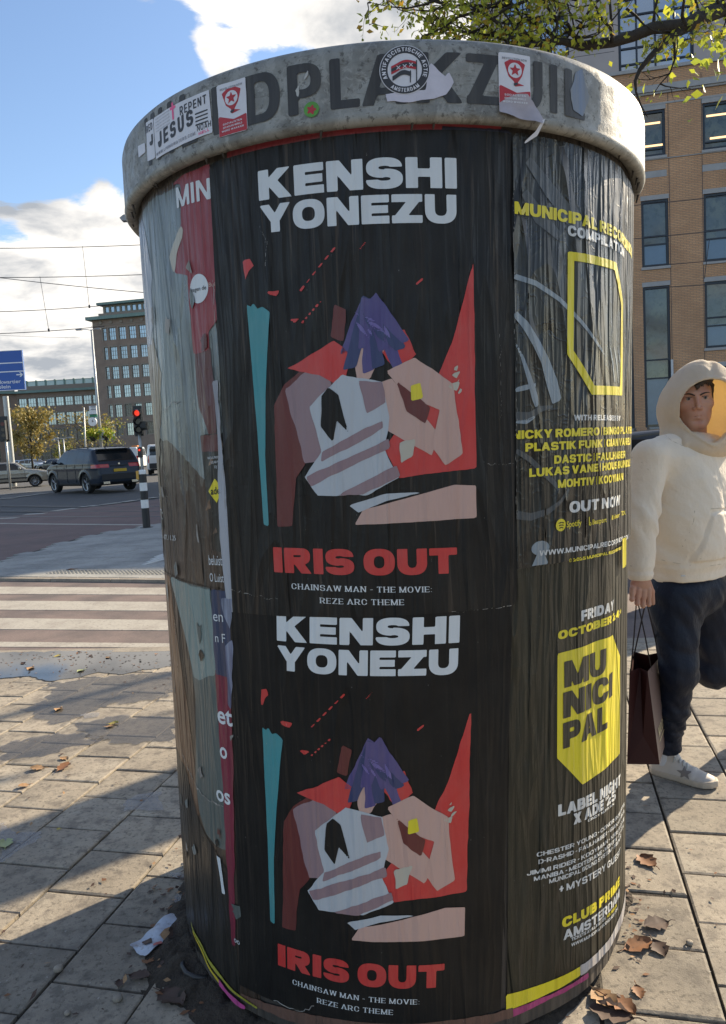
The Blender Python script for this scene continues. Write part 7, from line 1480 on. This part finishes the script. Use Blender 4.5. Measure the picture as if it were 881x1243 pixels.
# shoe
sh = empty('shoe', (0, 0, 0)); sh.parent = man; sh.location = to_local(man, np.array([O_]))[0]; sh['label'] = 'off white trainer with a grey star'
def sl(X, Y, Z): return (X-O_[0])*fx[0]+(Y-O_[1])*fx[1], (X-O_[0])*fy[0]+(Y-O_[1])*fy[1], Z
def foot_w(x): return np.interp(x/L_, [0, .06, .2, .45, .7, .85, .95, 1], [.012, .032, .038, .040, .050, .046, .030, .006])
def f_sole(X, Y, Z): x, y, z = sl(X, Y, Z); return smax(np.maximum(np.abs(y)-foot_w(x)-.003, np.maximum(-x-.002, x-L_-.002)), np.maximum(z-(.030+.004*np.clip((x/L_-.8)*5, 0, 1)), -z+.001+.004*np.clip((x/L_-.86)*7, 0, 1)), .006)
def f_up(X, Y, Z):
    x, y, z = sl(X, Y, Z); t = x/L_; top = np.interp(t, [0, .04, .16, .30, .42, .60, .78, .92, 1], [.085, .105, .098, .108, .092, .068, .052, .042, .02]); w = foot_w(x)
    s = (np.sqrt((y/w)**2+((z-.015)/(top-.015))**2)-1)*.035; s = np.maximum(s, np.maximum(-x, x-L_)); s = np.maximum(s, .02-z)
    hole = sd_cap(X, Y, Z, O_+fx*.065+[0, 0, .16], O_+fx*.065+[0, 0, .075], .034, .026); s = smax(s, -hole, .006)
    tong = np.maximum(sd_ell(x, y, z, (.30*L_, 0, .090), (.045, .026, .030)), -sd_ell(x, y, z, (.24*L_, 0, .10), (.035, .020, .04))); s = smin(s, tong, .008)
    return s+.0012*np.sin(x*160)*np.exp(-((t-.68)/.08)**2)
bx0 = np.minimum(O_, O_+fx*L_)-[.07, .07, .02]; bx1 = np.maximum(O_, O_+fx*L_)+[.07, .07, .16]
m_shoe = mat('off_white_leather', (.56, .50, .44), .5, noise=(20, .08), coord='World', bump=[(120, .2, .001)])
V, F = surf_nets(f_sole, bx0, bx1, .0042); mesh('sole', V, F, mat('cream_rubber_sole', (.50, .42, .33), .7, coord='World', noise=(40, .12)), sh, True)
V, F = surf_nets(f_up, bx0, bx1, .0038); up_ = mesh('upper', V, F, m_shoe, sh, True)
mb = MB(); 
for k in range(6):
    xx = L_*(.38+.055*k); zz_ = .1-.0085*k*1.1; a = O_+fx*xx+fy*.022+[0, 0, zz_-.006]; b = O_+fx*(xx+.012)-fy*.024+[0, 0, zz_-.010]; mb.tube([a, (a+b)/2+[0, 0, .010], b], .0032, 6)
mb.tube([O_+fx*.37*L_+[0, 0, .105], O_+fx*.42*L_-fy*.03+[0, 0, .10], O_+fx*.40*L_-fy*.035+[0, 0, .08]], .003, 6); mb.build('laces', mat('grey_white_laces', (.45, .45, .42), .8), sh, True)
a = np.pi/2+np.arange(10)*math.pi/5+.15; rr = np.where(np.arange(10) % 2 == 0, .030, .0125); P2 = np.stack([.57*L_+rr*np.cos(a)*1.15, .047+rr*np.sin(a)*.85], -1); P, T = poly_field(P2, .002)
def side_pt(p, off):
    t = p[0]/L_; top = np.interp(t, [0, .04, .16, .30, .42, .60, .78, .92, 1], [.085, .105, .098, .108, .092, .068, .052, .042, .02]); w = foot_w(p[0]); k = 1-((p[1]-.015)/(top-.015))**2; return O_+fx*p[0]-fy*(w*math.sqrt(max(k, .02))+off)+[0, 0, p[1]]
mesh('star_patch', np.array([side_pt(p, .0022) for p in P]), T, mat('grey_silver_star', (.24, .21, .19), .5, metal=.2), sh, True)
def f_sock(X, Y, Z): return np.maximum(sd_cap(X, Y, Z, O_+fx*.062+[0, 0, .06], O_+fx*.060+[0, 0, .118], .036, .034), Z-.112)
V, F = surf_nets(f_sock, O_+fx*.06-[.06, .06, .0], O_+fx*.06+[.06, .06, .15], .005); mesh('sock', V, F, mat('white_sock', (.6, .6, .62), .9), man, True)
# rear foot (lifted, outside the frame)
o2_ = ankL; V, F = surf_nets(lambda X, Y, Z: smin(sd_cap(X, Y, Z, o2_, o2_+[.03, .05, -.10], .045, .04), sd_cap(X, Y, Z, o2_+[.03, .05, -.10], o2_+[.20, .02, -.16], .04, .032), .02), o2_-[.1, .12, .25], o2_+[.3, .15, .1], .01); mesh('shoe', V, F, m_shoe, man, True)
# embroidered word on the chest
def onto(fun, P0, d, rng_=.25, n=60):
    """first crossing of a distance field along a ray"""
    q = P0[None]+d[None]*(np.arange(n+1)/n*rng_)[:, None]; s = fun(q[:, 0], q[:, 1], q[:, 2]); k = np.argmax(s < 0)
    return q[k] if s[k] < 0 else None
P, T, w = font_text('Palmside', bold=.01); pts = []
for p in P:
    px_, py_ = 868.8+p[0]/w*8.0, 564.5-p[1]*1.9+p[0]/w*1.2; d = unit(ray(px_, py_)); q0 = CAMP+d*2.6; r_ = onto(f_hoodie, q0, d, .7, 90); pts.append((r_ if r_ is not None else at(px_, py_, 3.05))-d*.004)
def seam(name, pxs, fun, m, par, r=.0011, lift=.0, Ys=2.55):
    pts_ = []
    P_ = np.array(pxs, float); t_ = np.linspace(0, len(P_)-1, len(P_)*4); X_ = np.interp(t_, range(len(P_)), P_[:, 0]); Y_ = np.interp(t_, range(len(P_)), P_[:, 1])
    for x_, y_ in zip(X_, Y_):
        d_ = unit(ray(x_, y_)); h_ = onto(fun, CAMP+d_*Ys, d_, 1.2, 300)
        if h_ is not None: pts_.append(h_-d_*lift)
    if len(pts_) > 2: mb_ = MB(); mb_.tube(pts_, r, 5); mb_.build(name, m, par, True)
m_seam = mat('stitched_seam', (.50, .41, .30), .9)
seam('seam', [(763, 552), (768, 556), (775, 559), (782, 563), (788, 572), (791, 582)], f_hoodie, m_seam, hoodie)
seam('hem_seam', [(797, 678), (812, 682), (835, 686), (860, 687), (880, 684)], f_hoodie, m_seam, hoodie)
seam('cuff_seam', [(762, 686), (770, 688), (780, 687), (788, 684)], f_hoodie, m_seam, hoodie)
seam('pocket_edge', [(843, 620), (842, 632), (836, 648), (828, 662), (830, 665)], f_hoodie, m_seam, hoodie, .0018)
seam('pocket_edge', [(843, 619), (858, 618), (872, 617), (885, 616)], f_hoodie, m_seam, hoodie, .0014)
seam('pocket_edge', [(829, 666), (833, 676), (850, 678), (880, 677)], f_hoodie, m_seam, hoodie, .0012)
seam('neck_seam', [(807, 528), (815, 535), (828, 541), (842, 545), (858, 544), (872, 540)], f_hoodie, m_seam, hoodie, .0012)
m_tseam = mat('navy_seam', (.02, .035, .06), .6)
seam('pocket_seam', [(800, 705), (797, 720), (794, 738)], f_tr, m_tseam, trous, .0012)
seam('side_seam', [(850, 700), (848, 730), (846, 760)], f_tr, m_tseam, trous, .0012)
mesh('embroidery', np.array(pts), T, m_dark, hoodie, False)

# ------------------------------------------------------------------ the paper bag
m_bag = mat('dark_burgundy_paper', (.045, .014, .013), .55, noise=(6, .15), coord='World', spec=.2); m_baglit = mat('sunlit_taupe_burgundy_paper', (.20, .135, .115), .45, noise=(6, .08), coord='World'); m_cord = mat('black_cord', (.012, .008, .010), .7); m_gold = mat('pale_gold_print', (.62, .52, .30), .4)  # taupe paper carries the front panel's sunlight in its colour
bl_, br_ = at(761, 925.5, 2.92), at(800.5, 930, 2.90); gw = np.linalg.norm((br_-bl_)[:2])
gd = unit(np.append((br_-bl_)[:2], 0)); dd_ = unit([.12, 1, 0]); dd_ = unit(np.array([.455, .89, 0])); DP = .31; zb_ = (bl_[2]+br_[2])/2; zt_ = at(775, 816, 2.92)[2]; HB = zt_-zb_
bag = empty('shopping_bag', (bl_[0]+gd[0]*gw/2, bl_[1]+.15, zb_), 'dark burgundy paper carrier bag with twisted cord handles, hanging from the man\'s hand', 'bag')
def bp_(a, b, z, lean=0): return np.array([bl_[0], bl_[1], zb_])+gd*a*gw+dd_*b*DP+np.array([0, 0, z*HB])
tp = .86; ins = (1-tp)/2*0
c = {}
for nm_, (a, b) in dict(A=(0, 0), B=(1, 0), C=(1, 1), D=(0, 1)).items():
    c[nm_+'0'] = bp_(a, b, 0); c[nm_+'1'] = bp_(.12+(a-.0)*.50+.0*(b), b, 1)
c['A1'] = at(764, 815, 2.94); c['B1'] = at(786, 815, 2.91); c['C1'] = at(806, 791, 3.19); c['D1'] = at(769, 791, 3.21)
m0 = bp_(.5, .0, .30)+dd_*.012; m1_ = (c['A1']+c['B1'])/2+dd_*.05; k0 = bp_(.5, 0, .0)
def quadpart(nm_, pts, faces, m, thick=.0015):
    V = np.array(pts); o = mesh(nm_, V, faces, m, bag, False); return o
quadpart('gusset', [c['A0'], c['B0'], m0, c['A1'], m1_, c['B1']], [(0, 1, 2), (0, 2, 4, 3), (2, 1, 5, 4)], m_bag)
quadpart('gusset', [c['D0'], c['C0'], c['C1'], (c['C1']+c['D1'])/2-dd_*.05, c['D1'], bp_(.5, 1, .3)-dd_*.012], [(1, 0, 5), (1, 5, 3, 2), (5, 0, 4, 3)], m_bag)
quadpart('front_panel', [c['B0'], c['C0'], c['C1'], c['B1']], [(0, 1, 2, 3)], m_baglit)  # lit side, painted lighter than the gussets
quadpart('back_panel', [c['D0'], c['A0'], c['A1'], c['D1']], [(0, 1, 2, 3)], m_bag)
quadpart('bottom', [c['A0'], c['D0'], c['C0'], c['B0']], [(0, 1, 2, 3)], m_bag)
quadpart('turned_hem', [c['A1']+gd*.003, c['D1']+gd*.003, c['D1']+gd*.003-[0, 0, .04], c['A1']+gd*.003-[0, 0, .04]], [(0, 1, 2, 3)], m_bag)
fu = lambda s, t: c['B0']+(c['C0']-c['B0'])*s+((c['B1']-c['B0'])*(1-s)+(c['C1']-c['C0'])*s)*t
nf = unit(np.cross(c['C0']-c['B0'], c['B1']-c['B0'])); nf = nf if nf[0] > 0 else -nf
P, T, w = heavy_text('MODERN', .2, .17, .8, .2, 14); mesh('lettering', np.array([fu(.12+.76*p[0]/w, .26+.10*p[1]) + nf*.006 for p in P]), T, m_gold, bag, False)
mesh('lettering', np.array([fu(.12, .205)+nf*.006, fu(.88, .205)+nf*.006, fu(.88, .222)+nf*.006, fu(.12, .222)+nf*.006]), [(0, 1, 2, 3)], m_gold, bag, False)
gr = [hk(772.5, 729, 2.93), hk(783.5, 731, 2.945)]
for side, (e1x, e2x) in enumerate(((c['A1']+(c['D1']-c['A1'])*.22, c['A1']+(c['D1']-c['A1'])*.75), (c['B1']+(c['C1']-c['B1'])*.22, c['B1']+(c['C1']-c['B1'])*.75))):
    a, b = e1x-[0, 0, .02], e2x-[0, 0, .02]; g0, g1 = gr[0]+[.004*side, 0, 0], gr[1]+[.004*side, 0, 0]; mb = MB(); mb.tube([a, a+(g0-a)*.5+[.002, 0, 0], g0, (g0+g1)/2+[0, 0, .006], g1, b+(g1-b)*.5, b], .0028, 6); mb.build('cord_handle', m_cord, bag, True)

# ------------------------------------------------------------------ fallen leaves and litter
m_lf = [mat('russet_leaf', (.20, .085, .035), .7, noise=(60, .3)), mat('tan_leaf', (.34, .20, .10), .7, noise=(60, .3)), mat('dark_brown_leaf', (.065, .035, .025), .7, noise=(60, .3)), mat('yellow_leaf', (.42, .33, .08), .6, noise=(60, .2)), mat('pale_green_leaf', (.30, .34, .16), .6, noise=(60, .2))]
def leaf(px, py, size, mi, label, rz=None, curl=.3, z=0.004, name='fallen_leaf'):
    p = gp(px, py, 0); q = np.random.default_rng(int(px*7+py)); rz = q.uniform(0, 6.28) if rz is None else rz
    n = 9; V = []; F = []; s = size
    for i in range(n):
        t = i/(n-1); w = s*.36*math.sin(math.pi*min(1, t*.97+.03))**.7*(1+.22*math.sin(i*2.6+q.uniform(0, 1))); 
        for j, k in enumerate((-1, -.5, 0, .5, 1)): V.append((s*(t-.5)+.02*s*math.sin(j*2), w*k, curl*s*(.35*k*k*(.6+.4*math.sin(t*5+q.uniform(0, .3)))+.30*(t-.5)**2*math.sin(j+2.))+.002))
    for i in range(n-1):
        for j in range(4): a = i*5+j; F.append((a, a+1, a+6, a+5))
    mb = MB(); mb.add(V, F); mb.tube([(s*.45, 0, .004), (s*.62, s*.04, .006), (s*.78, s*.02, .003)], s*.012+.0006, 4)
    o = mb.build(name, m_lf[mi], None, True); o.location = (p[0], p[1], z); o.rotation_euler = (q.uniform(-.12, .12), q.uniform(-.12, .12), rz); return tag(o, label, 'leaf', 'fallen leaves on the paving')
LV = [(785, 1047, .085, 0, 'curled orange brown leaf alone on the third paving row right of the column'), (797, 1124, .08, 2, 'shrivelled dark brown leaf right of the column, in the middle of a tile'), (775, 1150, .09, 0, 'russet leaf, left one of the pair right of the column foot'), (800, 1153, .07, 2, 'small dark leaf, right one of the pair right of the column foot'),
      (733, 1215, .085, 1, 'tan leaf lying against the column foot on the right'), (752, 1222, .09, 0, 'rust coloured leaf at the bottom right beside the column foot'), (742, 1233, .11, 2, 'big dark russet leaf lowest on the right of the column'), (775, 1206, .045, 0, 'small round brown leaf on its own near the bottom right'),
      (169, 1187, .06, 2, 'dark maroon leaf below the torn flyer'), (208, 1213, .10, 2, 'large maroon leaf at the bottom left of the column foot'), (243, 1153, .06, 0, 'orange brown leaf touching the column foot on the left'), (222, 1138, .11, 2, 'big dark brown leaf between the flyer and the column'), (224, 1158, .05, 3, 'pale yellow leaf beside the black hose'), (240, 1195, .10, 2, 'dark leaf pressed under the column foot at left'), (145, 1196, .035, 2, 'small brown leaf below and left of the flyer'),
      (78, 932, .085, 0, 'red brown leaf cluster piece left of the column, on sunlit paving'), (45, 934, .07, 1, 'tan leaf at the left among the red brown leaves'), (78, 922, .05, 1, 'orange leaf between two shadow bands'), (138, 879, .055, 3, 'yellow leaf lying on damp paving near the column'), (133, 883, .05, 1, 'orange yellow leaf beside the yellow one on damp paving'), (71, 862, .07, 1, 'tan leaf on the sunny paving left'), (98, 815, .06, 4, 'pale green leaf floating in the puddle'), (37, 812, .075, 1, 'orange leaf at the near edge of the puddle'), (28, 806, .05, 2, 'dark upright leaf in the puddle'), (131, 799, .05, 1, 'orange leaf at the far side of the puddle'), (70, 797, .05, 3, 'yellow leaf in the puddle near the kerb'), (110, 797, .04, 2, 'brown leaf in the puddle near the kerb'),
      (6, 1026, .08, 4, 'grey green leaf at the left picture edge'), (71, 1008, .02, 3, 'tiny yellow leaf near the whitish spill'), (86, 692, .12, 0, 'red brown leaf on the grey traffic island'), (29, 955, .05, 1, 'tan leaf in the shade at the far left')]
for l in LV: leaf(*l)
q_ = np.random.default_rng(77)
# countless scraps: leaf crumbs, grit and twigs
C = []
for k in range(520):
    u = q_.random()
    if u < .35: px_, py_ = q_.uniform(-5, 212), 792+abs(q_.normal())*16
    elif u < .7: a = q_.uniform(-2.2, -.85); r = .70+abs(q_.normal())*.10; P_ = np.array([AX+r*math.sin(a), AY-r*math.cos(a)]); C.append((P_[0], P_[1], .004)); continue
    elif u < .8: a = q_.uniform(.9, 1.9); r = .70+abs(q_.normal())*.05; P_ = np.array([AX+r*math.sin(a), AY-r*math.cos(a)]); C.append((P_[0], P_[1], .004)); continue
    else: px_, py_ = q_.uniform(-5, 900), q_.uniform(800, 1243)
    p = gp(px_, py_, 0); C.append((p[0], p[1], .005))
C = np.array(C); s = q_.random(len(C))
def scraps(C, size, m, name, label=None):
    n = len(C); a = q_.uniform(0, 6.28, n); d1 = np.stack([np.cos(a), np.sin(a), q_.normal(size=n)*.25], 1); d2 = np.stack([-np.sin(a), np.cos(a), q_.normal(size=n)*.3], 1); s = (size*q_.uniform(.4, 1.5, n))[:, None]
    P = np.stack([C, C+d1*s+d2*s*.35, C+d1*s*1.6, C+d1*s*.8-d2*s*.5], 1); P[:, :, 2] = np.maximum(P[:, :, 2], .0045); P = P.reshape(-1, 3); i = np.arange(n)*4; F = np.concatenate([np.stack([i, i+1, i+2], 1), np.stack([i, i+2, i+3], 1)]); o = mesh(name, P, F, m, None, False); o['kind'] = 'stuff'; return o
scraps(C[s < .6], .012, m_lf[2], 'leaf_crumbs'); scraps(C[(s >= .6) & (s < .85)], .013, m_lf[0], 'leaf_crumbs'); scraps(C[s >= .85], .011, m_lf[1], 'leaf_crumbs')
C2 = np.array([[*gp(q_.uniform(-5, 890), q_.uniform(840, 1250), 0)[:2], .003] for _ in range(260)]); scraps(C2, .004, mat('grit', (.35, .33, .30), .9), 'grit')
# soil and debris heaped round the foot
th = np.linspace(0, 2*math.pi, 240, endpoint=False); V = []
for j, r in enumerate(np.linspace(.60, .86, 14)):
    e = .72+.05*(th > 3.6)+.04*wob(np.cos(th)*.4, np.sin(th)*.4, 31, 9)+.05*np.exp(-((th-4.9)/.5)**2); h_ = np.clip((e-r)/.12, 0, 1)*.030*(1+.8*wob(np.cos(th)*r, np.sin(th)*r, 32, 60))-.004
    V.append(np.stack([AX+r*np.sin(th), AY-r*np.cos(th), h_], -1))
n = 240; F = np.array([(i*n+j, i*n+(j+1) % n, (i+1)*n+(j+1) % n, (i+1)*n+j) for i in range(13) for j in range(n)])
o = mesh('soil', np.concatenate(V), F, mat('dark_damp_soil', (.045, .034, .025), .95, noise=(50, .5), bump=[(90, 1, .012)], coord='World'), None, True); o['kind'] = 'stuff'
# torn flyer
fc = [gp(x, y, 0) for x, y in ((157, 1152), (176, 1164), (196, 1149), (223, 1118), (208, 1111), (190, 1125))]
P, T = poly_field(np.array([p[:2] for p in fc]), .006, .006, .006, 4); zz_ = .010+.004*np.sin(P[:, 0]*60)+.003*np.sin(P[:, 1]*90+P[:, 0]*20)
fly = mesh('torn_flyer', np.c_[P, zz_], T, mat('pale_blue_flyer', (.42, .47, .55), .5, noise=(40, .2), var=[(25, (.2, .16, .14), .8, .55, .65)], coord='World'), None, True); tag(fly, 'torn pale blue paper flyer on the paving left of the column foot', 'flyer')
for (pts, m) in (([(196, 1140), (206, 1128), (212, 1132), (200, 1145)], m_lf[1]), ([(172, 1146), (184, 1142), (186, 1150), (176, 1154)], m_lf[2]), ([(184, 1154), (196, 1146), (198, 1149), (187, 1157)], mat('pink_print', (.5, .12, .12), .5))):
    P, T = poly_field(np.array([gp(x, y, 0)[:2] for x, y in pts]), .004, .004, .004, 2); mesh('print_area', np.c_[P, .0125+.004*np.sin(P[:, 0]*60)+.003*np.sin(P[:, 1]*90+P[:, 0]*20)], T, m, fly, True)
P, T = poly_field(np.array([gp(x, y, 0)[:2] for x, y in ((210, 1095), (214, 1086), (221, 1088), (220, 1096), (212, 1098))]), .004, .004, .003, 5); tag(mesh('paper_scrap', np.c_[P, .008+.003*np.sin(P[:, 0]*120)], T, m_spill, None, True), 'small pale paper scrap above the torn flyer', 'paper scrap')
for (px_, py_, s_, lb) in ((143, 1214, .016, 'small pale pebble left of the column foot'), (71, 1178, .016, 'whitish pebble in the joint at the far left'), (82, 1231, .010, 'tiny white pebble at the bottom left'), (76, 1062, .007, 'tiny white pebble in a joint further up'), (837, 1146, .012, 'small grey pebble right of the column')):
    p = gp(px_, py_, 0); mb = MB(); mb.lathe([(s_*math.sin(a)*(1+.15*math.sin(3*a)), s_*.5*math.cos(a)) for a in np.linspace(.02, 3.12, 7)], (p[0], p[1], s_*.4), 9); tag(mb.build('pebble', m_kerb, None, True), lb, 'pebble')
# black hose loop by the foot
hp = [gp(x, y, .02) for x, y in ((228, 1160), (222, 1166), (221, 1173), (226, 1181), (236, 1186), (252, 1187))]; mb = MB(); mb.tube(hp, .0075, 8); tag(mb.build('hose', m_dark, None, True), 'short bent piece of black rubber hose by the column foot', 'hose')
p = gp(264, 1216, 0); mb = MB(); mb.box((0, 0, .004), (.012, .03, .006)); o = mb.build('cigarette_butt', mat('stained_filter', (.5, .42, .3), .8)); o.location = (p[0], p[1], .004); o.rotation_euler[2] = -.4; tag(o, 'flattened pale cigarette end at the column foot, bottom left', 'cigarette end')
